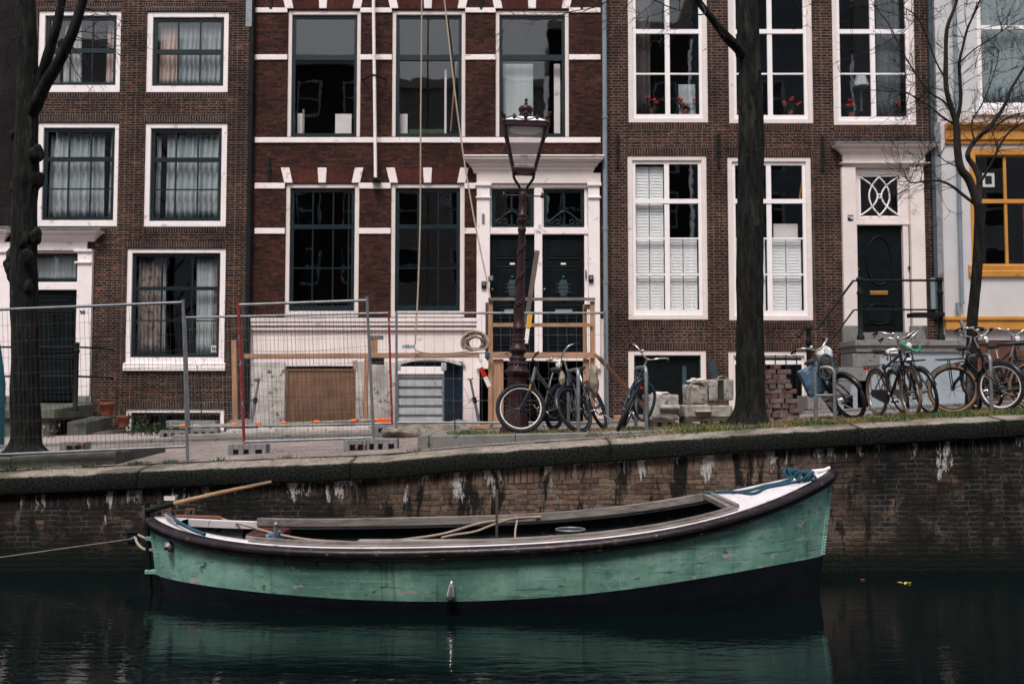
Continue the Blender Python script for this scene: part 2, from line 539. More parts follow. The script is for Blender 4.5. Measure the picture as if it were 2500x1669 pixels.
# ================================================================== ground heights
DW = 12.8                                   # front of the quay wall
EDGE_PX = [(-900,1222),(0,1164),(300,1150),(620,1136),(940,1124),(1120,1106),(1440,1085),(1760,1063),(2000,1048),(2500,1020),(3400,975)]
EDGE = [(P(u, v, DW).x, P(u, v, DW).z) for u, v in EDGE_PX]
FAC = [(x, ZC - d) for x, d in [(-16,1.0),(-9.93,.88),(-2.4,.776),(0,.7),(5,.5),(9,.33),(14,.15)]]
def edge_z(x): return lerp_tab(EDGE, max(-16, min(16, x)))
def fac_z(x): return lerp_tab(FAC, max(-18, min(18, x)))
def zg(x, D):
    t = max(0.0, min(1.0, (D - 13.1) / (22.9 - 13.1)))
    e = min(1.0, max(0, (D - DW) / .5)) * .055
    return (edge_z(x) + e) * (1-t) + fac_z(x) * t + .09 * math.sin(math.pi * t)
STRIP = [((u-1250)/174.9, ZC - d) for u, d in [(1110,.50),(1400,.475),(1600,.44),(1840,.375),(2100,.30),(2400,.20),(2700,.11),(3300,-.02)]]
def zs(x): return lerp_tab(STRIP, min(x, 13))

def sheet(name, xs, ds, zf, mat, uv=False):
    mb = MB()
    n = len(ds)
    for x in xs:
        for d in ds: mb.v.append(Vector((x, d, zf(x, d))))
    for i in range(len(xs)-1):
        for j in range(n-1):
            a = i*n+j
            mb.f.append((a, a+n, a+n+1, a+1)); mb.sm.append(True)
    return mb.build(name, mat)
def frange(a, b, s):
    n = max(1, int(round((b-a)/s)))
    return [a + (b-a)*i/n for i in range(n+1)]

# paving material: small clinkers, dusty pinkish
def paving(name, c1, c2, mortar, bw=.2, bh=.1):
    m, t, b, _ = newmat(name)
    co = objco(t)
    br = t.nodes.new('ShaderNodeTexBrick')
    t.links.new(co, br.inputs['Vector'])
    for k, v in (('Color1', c1), ('Color2', c2), ('Mortar', mortar)): br.inputs[k].default_value = (*v, 1)
    for k, v in (('Scale', 1), ('Mortar Size', .006), ('Brick Width', bw), ('Row Height', bh)): br.inputs[k].default_value = v
    n = noisen(t, co, 1.6, 5, .65)
    c = mix(t, ramp(t, n, [(.4, 0), (.72, .85)]), br.outputs['Color'], (.29,.25,.225))
    n2 = noisen(t, co, 25, 4, .7)
    c = mix(t, 1.0, c, ramp(t, n2, [(.2, .75), (.8, 1.2)]), 'MULTIPLY')
    t.links.new(c, b.inputs['Base Color'])
    b.inputs['Roughness'].default_value = .9
    bumpn(t, b, math_n(t, 'ADD', math_n(t, 'SUBTRACT', 1.0, br.outputs['Fac']), n2), .5, .008)
    return m
M['street'] = paving('street_clinkers', (.175,.14,.135), (.22,.18,.17), (.12,.10,.095))
M['walk'] = paving('pavement_clinkers', (.30,.245,.235), (.36,.30,.28), (.20,.17,.16))
M['soil'] = pbr('sandy_soil', (.19,.165,.14), .95, var=.3, scale=6, spots=[((.10,.09,.07), 5, .58), ((.30,.27,.235), 14, .64)], bump=.7, bscale=20)
M['earth'] = pbr('wide_ground', (.16,.14,.13), .95, var=.2, scale=1)

tag(sheet('ground', [-150,-70,-30,-18,-9,0,9,18,30,70,150], [23.4,24,40,120,300], lambda x, d: fac_z(x)-.03, M['earth']), kind='structure')
tag(sheet('street', frange(-24,24,.6), [13.28,13.6,14.2,15,16,17,17.9], zg, M['street']), kind='structure')
tag(sheet('pavement', frange(-24,24,.8), [18.12,18.8,19.6,20.6,21.8,23.3], lambda x, d: zg(x,d)+.06, M['walk']), kind='structure')
def kerb_line(name, x0, x1, d0, d1, top, drop, mat, seg=1.17, gap=.006):
    mb = MB()
    x = x0
    rnd = random.Random(3)
    while x < x1 - .05:
        xe = min(x + seg - gap, x1)
        o = rnd.uniform(-.008, .008)
        vs = []
        for xx in (x, xe):
            z = top(xx) + o
            vs += [(xx, d0+.012, z), (xx, d0, z-.015), (xx, d0, z-drop), (xx, d1, z-drop), (xx, d1, z)]
        mb.add(vs, [(4,3,2,1,0), (5,6,7,8,9)] + [(i, (i+1)%5, (i+1)%5+5, i+5) for i in range(5)])
        x += seg
    o = mb.build(name, mat, bevel=.01)
    return tag(o, kind='structure')
kerb_line('kerb', -24, 24, 17.9, 18.12, lambda x: zg(x,18)+.065, .25, M['stone_grey'])
# raised strip with its kerb on the canal side
SX0 = -.92
kerb_line('kerb', SX0-.2, 14, 13.55, 13.72, lambda x: zs(x), .45, M['stone_grey'])
def strip_z(x, d):
    return zs(x) - .012 + .018*mnoise.noise(Vector((x*1.7, d*1.7, 0))) + (.01 if d > 13.8 else 0)
tag(sheet('verge', frange(SX0-.2, 14, .25), frange(13.72, 15.7, .22), strip_z, M['soil']), kind='structure')
kerb_line('kerb', SX0-.2, 14, 15.7, 15.85, lambda x: zs(x)-.002, .5, M['stone_grey'])
mb = MB()
mb.add([(SX0-.2,13.56,zs(SX0)-.016),(SX0-.2,15.84,zs(SX0)-.016),(SX0-.2,15.84,zs(SX0)-.5),(SX0-.2,13.56,zs(SX0)-.5),
        (SX0-.05,13.56,zs(SX0)-.003),(SX0-.05,15.84,zs(SX0)-.003),(SX0-.05,15.84,zs(SX0)-.5),(SX0-.05,13.56,zs(SX0)-.5)],
       [(0,1,2,3)[::-1],(4,5,6,7),(0,4,5,1)[::-1],(1,5,6,2)[::-1],(3,2,6,7)[::-1],(0,3,7,4)[::-1]])
mb.xform(Matrix.Translation((-.16,0,0)))
tag(mb.build('kerb', M['stone_grey'], bevel=.01), kind='structure')
# planting island of the left tree
LX1 = P(288, 1110, 13.45).x
def isl_z(x): return edge_z(x) + .235
kerb_line('kerb', -20, LX1, 13.38, 13.6, isl_z, .4, M['stone_green'], seg=1.9)
kerb_line('kerb', LX1-.2, LX1, 13.604, 15.3, lambda x: isl_z(LX1)-.004, .4, M['stone_green'], seg=3)
tag(sheet('verge', frange(-20, LX1-.2, .25), frange(13.6, 15.3, .24), lambda x, d: isl_z(x)-.015+.035*mnoise.noise(Vector((x*2, d*2, 3))), M['soil']), kind='structure')

# ================================================================== water
def water_mat():
    m, t, b, _ = newmat('canal_water')
    b.inputs['Base Color'].default_value = (.0015,.0048,.0052,1)
    b.inputs['Roughness'].default_value = .03
    b.inputs['IOR'].default_value = 1.333
    n1 = noisen(t, objco(t, (1.0, 3.4, 1)), 2.4, 3, .55, .5)
    n2 = noisen(t, objco(t, (1.0, 2.6, 1)), 11, 2, .5, .3)
    n3 = noisen(t, objco(t, (.25, .35, 1)), 1.1, 2, .5)
    amp = ramp(t, n3, [(.35, .25), (.7, 1.0)])
    h = math_n(t, 'ADD', n1, math_n(t, 'MULTIPLY', n2, .15))
    h = math_n(t, 'MULTIPLY', h, amp)
    bumpn(t, b, h, .14, .05)
    return m
mb = MB().add([(-150,-.9,0),(150,-.9,0),(150,DW+.2,0),(-150,DW+.2,0)], [(0,1,2,3)])
tag(mb.build('water', water_mat()), kind='structure')

# ================================================================== quay wall
def quay_brick(name, vertical):
    m, t, b, _ = newmat(name)
    uvn = t.nodes.new('ShaderNodeUVMap'); uvn.uv_map = 'uv'
    tc = t.nodes.new('ShaderNodeTexCoord')
    sep = t.nodes.new('ShaderNodeSeparateXYZ'); t.links.new(tc.outputs['Object'], sep.inputs[0])
    cmb = t.nodes.new('ShaderNodeCombineXYZ')
    t.links.new(sep.outputs[0], cmb.inputs[0]); t.links.new(sep.outputs[2], cmb.inputs[1])
    base = uvn.outputs[0] if vertical else cmb.outputs[0]
    wob = noisen(t, base, 2.2, 3)
    wn = t.nodes.new('ShaderNodeVectorMath'); wn.operation = 'MULTIPLY_ADD'
    t.links.new(wob, wn.inputs[0]); wn.inputs[1].default_value = (.05, .045, 0) if not vertical else (.03,.0,0); t.links.new(base, wn.inputs[2])
    br = t.nodes.new('ShaderNodeTexBrick')
    br.squash = .6 if not vertical else 1; br.squash_frequency = 2
    t.links.new(wn.outputs[0], br.inputs['Vector'])
    for k, v in (('Color1', (.205,.130,.096)), ('Color2', (.085,.058,.046)), ('Mortar', (.055,.048,.040))): br.inputs[k].default_value = (*v, 1)
    for k, v in (('Scale', 1), ('Mortar Size', .011), ('Mortar Smooth', .4), ('Brick Width', .225 if not vertical else .082), ('Row Height', .066 if not vertical else .9), ('Bias', 0)):
        br.inputs[k].default_value = v
    c = br.outputs['Color']
    # some bricks ochre
    n0 = noisen(t, wn.outputs[0], 4.5, 2, .5)
    c = mix(t, math_n(t, 'MULTIPLY', ramp(t, n0, [(.64, 0), (.68, .55)]), math_n(t, 'SUBTRACT', 1.0, br.outputs['Fac'])), c, (.17,.105,.055))
    # pale mortar left in some joints
    nm = noisen(t, wn.outputs[0], 3.0, 3, .6)
    c = mix(t, math_n(t, 'MULTIPLY', br.outputs['Fac'], ramp(t, nm, [(.48, 0), (.60, .8)])), c, (.20,.185,.165))
    # black algae in vertical runs and broad patches
    su = t.nodes.new('ShaderNodeVectorMath'); su.operation = 'MULTIPLY'
    t.links.new(uvn.outputs[0], su.inputs[0]); su.inputs[1].default_value = (2.6, .55, 1)
    n1 = noisen(t, su.outputs[0], 1.5, 6, .62, .3)
    c = mix(t, ramp(t, n1, [(.54, 0), (.62, .92)]), c, (.006,.008,.008))
    lo = t.nodes.new('ShaderNodeVectorMath'); lo.operation = 'MULTIPLY'
    t.links.new(uvn.outputs[0], lo.inputs[0]); lo.inputs[1].default_value = (.32, .6, 1)
    n5 = noisen(t, lo.outputs[0], 1.0, 4, .6)
    c = mix(t, ramp(t, n5, [(.54, 0), (.70, .75)]), c, (.012,.014,.012))
    # dark, wetter zones at both ends of this stretch (moss), measured along the wall
    sx = t.nodes.new('ShaderNodeSeparateXYZ'); t.links.new(uvn.outputs[0], sx.inputs[0])
    ax = math_n(t, 'ABSOLUTE', math_n(t, 'SUBTRACT', sx.outputs[0], 1.1))
    end = math_n(t, 'MULTIPLY', math_n(t, 'SUBTRACT', math_n(t, 'ADD', ax, math_n(t, 'MULTIPLY', n5, 2.2)), 3.55), .70)
    endc = nd(t, 'ShaderNodeClamp'); t.links.new(end, endc.inputs[0]); endc.inputs[2].default_value = .90
    nk = noisen(t, wn.outputs[0], 3.6, 2, .5)
    c = mix(t, math_n(t, 'MULTIPLY', endc.outputs[0], ramp(t, nk, [(.60, 1), (.74, .35)])), c, mix(t, math_n(t, 'MULTIPLY', br.outputs['Fac'], ramp(t, nm, [(.40, 0), (.60, 1)])), (.011,.012,.012), (.052,.054,.052)))
    # tide line: green black slime above the water
    hz = math_n(t, 'ADD', sep.outputs[2], math_n(t, 'MULTIPLY', n1, .25))
    tl = nd(t, 'ShaderNodeMapRange'); t.links.new(hz, tl.inputs[0])
    for k, v in ((1, .26), (2, .56), (3, .96), (4, 0)): tl.inputs[k].default_value = v
    c = mix(t, tl.outputs[0], c, (.006,.010,.008))
    # lime bleeding out under the coping
    sv = t.nodes.new('ShaderNodeVectorMath'); sv.operation = 'MULTIPLY'
    t.links.new(uvn.outputs[0], sv.inputs[0]); sv.inputs[1].default_value = (2.7, .62, 1)
    n2 = noisen(t, sv.outputs[0], 1.25, 6, .72, .25)
    dep = nd(t, 'ShaderNodeMapRange'); t.links.new(sx.outputs[1], dep.inputs[0])
    for k, v in ((1, 0), (2, .50), (3, .02), (4, -.17)): dep.inputs[k].default_value = v
    e = math_n(t, 'ADD', n2, dep.outputs[0])
    c = mix(t, ramp(t, e, [(.565, 0), (.62, .92)]), c, (.52,.50,.48))
    crust = nd(t, 'ShaderNodeMapRange'); t.links.new(sx.outputs[1], crust.inputs[0])
    for k, v in ((1, .004), (2, .035), (3, .22), (4, -.3)): crust.inputs[k].default_value = v
    c = mix(t, ramp(t, math_n(t, 'ADD', noisen(t, sv.outputs[0], 5, 5, .7), crust.outputs[0]), [(.60, 0), (.68, .85)]), c, (.46,.45,.42))
    n3 = noisen(t, wn.outputs[0], 22, 4, .7)
    c = mix(t, 1.0, c, ramp(t, n3, [(.25, .65), (.75, 1.3)]), 'MULTIPLY')
    t.links.new(c, b.inputs['Base Color'])
    b.inputs['Roughness'].default_value = .85
    b.inputs['Specular IOR Level'].default_value = .12
    h = math_n(t, 'ADD', math_n(t, 'SUBTRACT', 1.0, br.outputs['Fac']), math_n(t, 'MULTIPLY', n3, .7))
    bumpn(t, b, h, .8, .012)
    return m
def coping_mat():
    m, t, b, _ = newmat('coping_concrete')
    co = objco(t)
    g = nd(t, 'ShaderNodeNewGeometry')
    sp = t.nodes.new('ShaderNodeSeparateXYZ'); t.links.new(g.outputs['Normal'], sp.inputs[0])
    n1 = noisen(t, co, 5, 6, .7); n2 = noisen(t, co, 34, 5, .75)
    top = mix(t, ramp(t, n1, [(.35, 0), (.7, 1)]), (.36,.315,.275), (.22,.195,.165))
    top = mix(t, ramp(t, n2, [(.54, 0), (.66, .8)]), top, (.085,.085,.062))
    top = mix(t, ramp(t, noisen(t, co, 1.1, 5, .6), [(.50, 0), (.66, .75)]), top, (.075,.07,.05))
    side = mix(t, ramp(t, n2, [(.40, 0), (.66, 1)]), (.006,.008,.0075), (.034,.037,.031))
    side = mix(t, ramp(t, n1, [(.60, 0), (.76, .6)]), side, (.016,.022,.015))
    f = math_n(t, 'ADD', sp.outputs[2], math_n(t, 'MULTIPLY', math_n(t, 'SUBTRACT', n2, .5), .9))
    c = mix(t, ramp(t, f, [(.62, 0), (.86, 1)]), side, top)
    t.links.new(c, b.inputs['Base Color'])
    b.inputs['Roughness'].default_value = .95
    b.inputs['Specular IOR Level'].default_value = .1
    bumpn(t, b, n2, .9, .015)
    return m
M['coping'] = coping_mat()
M['quay_brick'] = quay_brick('quay_brickwork', False)
M['quay_soldier'] = quay_brick('quay_soldier_course', True)
quay = empty('quay_wall', (0, DW, 0))
tag(quay, 'stained brick canal quay wall with mossy concrete coping behind the green boat', 'quay wall')
CT = .232                                   # coping thickness
# coping in lengths with open joints
joints = [-24, -18, -12.1, -7.6, -4.75, -2.05, 1.25, 4.42, 6.25, 9.5, 14, 19, 24]
for a, bb in zip(joints[:-1], joints[1:]):
    mb = MB()
    xs = frange(a+.004, bb-.004, .10)
    rows = []
    rn = random.Random(int(a*10)+400)
    for x in xs:
        z = edge_z(x) + .006*mnoise.noise(Vector((x*3, 0, 0)))
        y = DW - .09
        prof = [(DW+.5, z-.3), (DW+.5, z+.05), (DW+.30, z+.036), (y+.09, z+.008), (y+.028, z-.004), (y+.005, z-.022), (y, z-.055), (y+.004, z-CT+.02), (y+.02, z-CT), (DW+.02, z-CT)]
        rows.append([Vector((x, p+.008*mnoise.noise(Vector((x*4, q*9, 5))), q+.010*mnoise.noise(Vector((x*4, p*7, 9)))-(.03*max(0, mnoise.noise(Vector((x*2.3, 3.3, a)))-.22) if q > z-.06 and p < DW else 0))) for p, q in prof])
    n = len(rows[0])
    for r_ in rows: mb.v.extend(r_)
    for i in range(len(rows)-1):
        for j in range(n):
            k = (j+1) % n
            mb.f.append((i*n+j, i*n+k, (i+1)*n+k, (i+1)*n+j)); mb.sm.append(j not in (0, n-1))
    L = len(rows)-1
    mb.f.append(tuple(range(n-1, -1, -1))); mb.sm.append(False)
    mb.f.append(tuple(L*n+j for j in range(n))); mb.sm.append(False)
    mb.xform(Matrix.Translation((0, -DW, 0)))
    mb.build('coping_stone', M['coping'], quay)
def wall_strip(name, top, bot, y, mat):
    mb = MB(); uvs = []
    xs = frange(-24, 24, .5)
    for x in xs:
        zt, zb = top(x), bot(x)
        for yy in (y, y + .3):
            for z in (zt, zb):
                mb.v.append(Vector((x, yy - DW, z))); uvs.append((x, edge_z(x) - CT - z))
    for i in range(len(xs)-1):
        a = i*4; c = a+4
        for q in ((a, a+1, c+1, c), (a+2, c+2, c+3, a+3), (a, c, c+2, a+2), (a+1, a+3, c+3, c+1)):
            mb.f.append(q); mb.sm.append(False)
    return mb.build(name, mat, quay, uvs=uvs)
wall_strip('soldier_course', lambda x: edge_z(x)-CT+.004, lambda x: edge_z(x)-CT-.195, DW-.004, M['quay_soldier'])
wall_strip('brick_face', lambda x: edge_z(x)-CT-.1953, lambda x: -.6, DW, M['quay_brick'])
# weep grating and small white plate on the wall
x0, x1, z0, z1 = rect(311, 1298, 340, 1322, DW)
mb = MB(); mb.ring(x0, x1, z0, z1, .015, .015, .015, .015, -.02, .01)
mb.box(x0+.015, x1-.015, -.008, .0, z0+.015, z1-.015)
mb.build('drain_opening', M['iron_black'], quay)
x0, x1, z0, z1 = rect(401, 1210, 428, 1221, DW)
MB().box(x0, x1, -.012, -.005, z0, z1).build('number_plate', M['white'], quay)

# ================================================================== houses
GL = M['glass']
def facade(name, D, x0, x1, z0, z1, holes, mat, parent, th=.25):
    xs = sorted({x0, x1, *[h[0] for h in holes], *[h[1] for h in holes]})
    zv = sorted({z0, z1, *[h[2] for h in holes], *[h[3] for h in holes]})
    xs = [x for x in xs if x0 <= x <= x1]; zv = [z for z in zv if z0 <= z <= z1]
    mb = MB()
    ok = {}
    def solid(i, j):
        if i < 0 or j < 0 or i >= len(xs)-1 or j >= len(zv)-1: return False
        cx = (xs[i]+xs[i+1])/2; cz = (zv[j]+zv[j+1])/2
        return not any(h[0] < cx < h[1] and h[2] < cz < h[3] for h in holes)
    for i in range(len(xs)-1):
        for j in range(len(zv)-1):
            if not solid(i, j): continue
            a, b, c, d = xs[i], xs[i+1], zv[j], zv[j+1]
            mb.add([(a,0,c),(b,0,c),(b,0,d),(a,0,d)], [(0,1,2,3)])
            mb.add([(a,th,c),(b,th,c),(b,th,d),(a,th,d)], [(3,2,1,0)])
            if not solid(i-1, j): mb.add([(a,0,c),(a,0,d),(a,th,d),(a,th,c)], [(0,1,2,3)])
            if not solid(i+1, j): mb.add([(b,0,c),(b,th,c),(b,th,d),(b,0,d)], [(0,1,2,3)])
            if not solid(i, j-1): mb.add([(a,0,c),(a,th,c),(b,th,c),(b,0,c)], [(0,1,2,3)])
            if not solid(i, j+1): mb.add([(a,0,d),(b,0,d),(b,th,d),(a,th,d)], [(0,1,2,3)])
    return mb.build(name, mat, parent)
class House:
    """front plane at y = D; every part is given in photograph pixels on that plane"""
    def __init__(s, label, D, cat='house'):
        s.D = D
        s.o = tag(empty('canal_house', (0, D, 0)), label, cat)
    def r(s, u0, v0, u1, v1): return rect(u0, v0, u1, v1, s.D)
    def x(s, u, v): return P(u, v, s.D).x
    def z(s, v): return P(1250, v, s.D).z
    def shell(s, x0, x1, zt, floors, mat):
        z0 = fac_z((x0+x1)/2) - 1.2
        mb = MB()
        mb.box(x0, x0+.2, .252, 9, z0, zt); mb.box(x1-.2, x1, .252, 9, z0, zt); mb.box(x0+.2, x1-.2, 8.8, 9, z0, zt)
        mb.build('party_wall', mat, s.o)
        mb = MB().box(x0-.02, x1+.02, -.12, 9.05, zt+.002, zt+.3)
        mb.build('roof', M['lead'], s.o)
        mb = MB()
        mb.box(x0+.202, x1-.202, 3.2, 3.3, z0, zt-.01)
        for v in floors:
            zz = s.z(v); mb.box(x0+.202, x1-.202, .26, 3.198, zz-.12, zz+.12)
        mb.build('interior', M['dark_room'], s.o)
    def window(s, outer, inner, cas, sash, stile=8, cols=(), rows=(), rec=.03, sill=None, srec=.06, mun=3.2, pane=True, label=None, name='window', bottom=None, gl=None):
        """cols / rows: pixel positions of glazing bars; a row may be (v, thickness)"""
        x0, x1, z0, z1 = s.r(*outer); a0, a1, b0, b1 = s.r(*inner)
        px = s.D / FPX
        wd = MB().ring(x0, x1, z0, z1, a0-x0, x1-a1, b0-z0, z1-b1, rec, rec+.16).build(name, cas, s.o, bevel=.008)
        if label: tag(wd, label)
        st = stile*px; bt = (bottom or stile)*px
        mb = MB().ring(a0, a1, b0, b1, st, st, bt, st, rec+srec, rec+srec+.05)
        i0, i1, j0, j1 = a0+st, a1-st, b0+bt, b1-st
        hs = []
        for rw in rows:
            v, tk = rw if isinstance(rw, tuple) else (rw, mun)
            zc = s.z(v); hs.append((zc, tk*px/2))
            yy = rec+srec-.012 if tk > mun+1 else rec+srec+.006
            mb.box(i0, i1, yy, rec+srec+.048, zc-tk*px/2, zc+tk*px/2)
        vm = (inner[1]+inner[3])/2
        hs.sort()
        segs = []; lo = j0
        for zc, h in hs: segs.append((lo, zc-h)); lo = zc+h
        segs.append((lo, j1))
        for c in cols:
            cu, tk = c if isinstance(c, tuple) else (c, mun)
            xc = s.x(cu, vm)
            for lo, hi in segs: mb.box(xc-tk*px/2, xc+tk*px/2, rec+srec+.004, rec+srec+.046, lo, hi)
        sh = mb.build('sash', sash, wd)
        if pane:
            MB().box(i0-.005, i1+.005, rec+srec+.022, rec+srec+.028, j0-.005, j1+.005).build('pane', gl or GL, wd)
        if sill:
            q0, q1, r0, r1 = s.r(*sill)
            MB().profx([(rec+.01, r0), (-.07, r0), (-.08, r0+(r1-r0)*.45), (-.055, r0+(r1-r0)*.5), (-.065, r1-.03), (rec+.01, r1)], q0, q1).build('sill', cas, wd, bevel=.006)
        return wd
    def hole(s, *px): return s.r(*px)
    def bar(s, name, u0, v0, u1, v1, y0, y1, mat, bevel=.006, par=None):
        a = s.r(u0, v0, u1, v1)
        return MB().box(a[0], a[1], y0, y1, a[2], a[3]).build(name, mat, par or s.o, bevel=bevel)
    def soldier(s, u0, v0, u1, v1, mat):
        a = s.r(u0, v0, u1, v1)
        return MB().box(a[0], a[1], -.003, .0, a[2], a[3]).build('soldier_course', mat, s.o)
    def cornice(s, u0, u1, v0, v1, out, mat, top=None, steps=3):
        """moulded cornice; widest at the top"""
        vm = (v0+v1)/2
        x0, x1, z0, z1 = s.x(u0, vm), s.x(u1, vm), s.z(v1), s.z(v0)
        h = z1-z0
        prof = [(0, z0), (-.28*out, z0), (-.28*out, z0+.16*h), (-.36*out, z0+.18*h), (-.40*out, z0+.34*h), (-.52*out, z0+.46*h), (-.62*out, z0+.50*h), (-.62*out, z0+.66*h), (-.76*out, z0+.68*h), (-.84*out, z0+.80*h), (-out, z0+.84*h), (-out, z1), (0, z1)]
        mb = MB()                                   # mouldings return round both ends
        ring_ = prof[1:-1]
        for y, z in ring_:
            q = -y
            mb.v += [Vector((x0+out-q, .02, z)), Vector((x0+out-q, -q, z)), Vector((x1-out+q, -q, z)), Vector((x1-out+q, .02, z))]
        for i in range(len(ring_)-1):
            for k in range(3): mb.f.append((i*4+k, i*4+k+1, i*4+k+5, i*4+k+4)); mb.sm.append(False)
        mb.f += [(3,2,1,0), tuple(len(ring_)*4-4+k for k in range(4))]; mb.sm += [False, False]
        o = mb.build('cornice', mat, s.o)
        if top:
            MB().profx([(0, z1+.002), (-out-.03, z1+.002), (-out-.03, z1+.03), (-.02, z1+.09), (0, z1+.09)], x0-.02, x1+.02).build('lead_capping', top, o)
        return o
    def pilaster(s, u0, u1, v0, v1, mat, y=.10, cap=(), foot=None, footmat=None):
        a = s.r(u0, v0, u1, v1)
        mb = MB().box(a[0], a[1], -y, .02, a[2], a[3])
        for cv0, cv1, e in cap:
            b = s.r(u0-e, cv0, u1+e, cv1)
            mb.box(b[0], b[1], -y-.045, .021, b[2], b[3])
        o = mb.build('pilaster', mat, s.o, bevel=.006)
        if foot:
            b = s.r(u0-1, v1, u1+1, foot)
            MB().box(b[0], b[1], -y-.02, .02, b[2], b[3]-.001).build('pilaster_foot', footmat, o, bevel=.008)
        return o
    def door(s, px, mat, panels, rec=.10, name='door', label=None):
        a = s.r(*px)
        mb = MB().box(a[0], a[1], rec, rec+.06, a[2], a[3])
        for p in panels:
            q = s.r(*p)
            mb.ring(q[0], q[1], q[2], q[3], .03, .03, .03, .03, rec-.022, rec)
            mb.box(q[0]+.06, q[1]-.06, rec-.012, rec, q[2]+.06, q[3]-.06)
        d = mb.build(name, mat, s.o, bevel=.006)
        if label: tag(d, label)
        return d
    def anchor(s, u, v0, v1):
        x = s.x(u, v0); a, b = s.z(v1), s.z(v0)
        mb = MB().box(x-.03, x+.03, -.045, -.015, a, b).box(x-.045, x+.045, -.05, -.012, (a+b)/2-.04, (a+b)/2+.04).box(x-.02, x+.02, -.02, .01, (a+b)/2-.02, (a+b)/2+.02)
        mb.build('wall_anchor', M['iron_black'], s.o, bevel=.006)
    def pipe(s, u, vt, vb, r, mat, y=-.1, tilt=0, clamps=()):
        p0 = P(u, (vt+vb)/2, s.D); z1, z0 = s.z(vt), s.z(vb)
        o = MB().tube([(p0.x, y, z0), (p0.x, y, z1)], r, 12).build('downpipe', mat, s.o)
        for v in clamps:
            zz = s.z(v)
            MB().lathe([(r+.012, zz-.03), (r+.012, zz+.03)], (p0.x, y, 0), 12).box(p0.x-.02, p0.x+.02, y, .0, zz-.015, zz+.015).build('pipe_clamp', mat, o)
        return o
def curtain(H, u0, v0, u1, v1, mat, label, y=.28, folds=8, amp=.03, group='curtains in the house windows', flare=0, seed=0):
    x0, x1, z0, z1 = H.r(u0, v0, u1, v1)
    rn = random.Random(seed)
    n = max(16, folds*8)
    ph = [rn.uniform(0, 6.28) for _ in range(4)]
    mb = MB()
    rowsn = 8
    xm = (x0+x1)/2
    for j in range(rowsn+1):
        t = j/rowsn
        z = z1 + (z0-z1)*t
        wsc = 1 + flare*t
        for i in range(n+1):
            f = i/n
            y_ = amp*(math.sin(f*folds*6.283+ph[0]) + .6*math.sin(f*folds*2.7*6.283*.37+ph[1]+t*.8) + .4*math.sin(f*folds*6.283*1.7+ph[2]))
            mb.v.append(Vector((xm + (x0+(x1-x0)*f-xm)*wsc + .2*amp*math.sin(ph[3]+t*3+f*9), H.D + y + y_*(.6+.4*t), z)))
    for j in range(rowsn):
        for i in range(n):
            a = j*(n+1)+i
            mb.f.append((a, a+n+1, a+n+2, a+1)); mb.sm.append(True)
    o = mb.build('curtain', mat)
    md = o.modifiers.new('thickness', 'SOLIDIFY'); md.thickness = .004
    return tag(o, label, 'curtain', group)
ZTOP = 13.6
VTOP = -260
# ------------------------------------------------------------------ house 98 : brown brick, left
H1 = House('brown brick house numbered 98 with white window casings, net curtains and a black door', 23.0)
hx0, hx1 = H1.x(38, 300), H1.x(607, 600)
wins = [((92,26,294,225),(107,37,282,207)), ((357,28,557,225),(371,41,545,209)), ((89,299,288,552),(102,311,277,537)), ((352,300,553,553),(365,312,539,539))]
holes = [H1.hole(*o) for o, i in wins] + [H1.hole(307,606,549,890), H1.hole(306,998,547,1052), H1.hole(44,612,190,983)]
facade('wall', H1.D, hx0, hx1, .4, ZTOP, holes, M['brick_brown'], H1.o)
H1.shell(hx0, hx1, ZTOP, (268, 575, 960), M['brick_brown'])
for k, (o, i) in enumerate(wins):
    d = (i[2]-i[0])/3
    cols = [i[0]+d+2, i[0]+2*d-2]
    if k < 2: rows = [((i[1]+i[3])/2-1, 12)]
    else: rows = [(i[1]+.335*(i[3]-i[1]), 11), i[1]+.655*(i[3]-i[1])]
    H1.window(o, i, M['white'], M['sash_teal'], 9, cols, rows)
    H1.soldier(o[0]-2, o[1]-19, o[2]+2, o[1]-1, M['soldier_brown'])
    H1.soldier(o[0]+2, o[3]+1, o[2]-2, o[3]+14, M['soldier_brown'])
H1.window((307,606,549,890), (319,617,535,872), M['white'], M['sash_teal'], 8, (390,464), ((703,9),(782,3)), sill=(302,884,551,905))
H1.soldier(305, 589, 551, 605, M['soldier_brown'])
H1.window((306,998,547,1052), (318,1007,536,1052), M['white'], M['sash_teal'], 5, (), ())
H1.soldier(305, 982, 549, 997, M['soldier_brown'])
# door with cornice and pilasters
H1.cornice(33, 256, 566, 590, .30, M['white'], M['lead'])
H1.bar('frieze', 46, 590, 215, 612, -.06, .0, M['white'])
H1.pilaster(190, 226, 610, 966, M['white'], cap=((610,616,4),(640,644,2)), foot=983, footmat=M['stone_grey'])
H1.pilaster(22, 45, 610, 966, M['white'], cap=((610,616,3),(640,644,2)), foot=983, footmat=M['stone_grey'])
H1.window((45,612,190,690), (50,617,188,688), M['white'], M['sash_teal'], 6, (), (), name='fanlight')
curtain(H1, 54, 622, 186, 678, M['curtain_grey'], 'short grey net curtain in the fanlight above the black door of 98', folds=14, amp=.018, seed=3)
H1.bar('lintel', 45, 690.4, 189.6, 707, .0, .14, M['white'])
d = H1.door((45,707.4,189.6,978), M['door_black'], [(62,722,172,745),(62,758,172,860),(62,872,172,960)])
x0, x1, z0, z1 = H1.r(122,765,143,818)
mb = MB().ring(x0, x1, z0, z1, .02, .02, .02, .02, .055, .079)
for k in range(4): mb.tube([(x0+.02, .07, z0+.03+k*.11), (x1-.02, .07, z0+.10+k*.11)], .008, 6)
mb.build('grille', M['iron_black'], d)
MB().ball((H1.x(178,830), .05, H1.z(830)), .03, 8).build('knob', M['iron_black'], d)
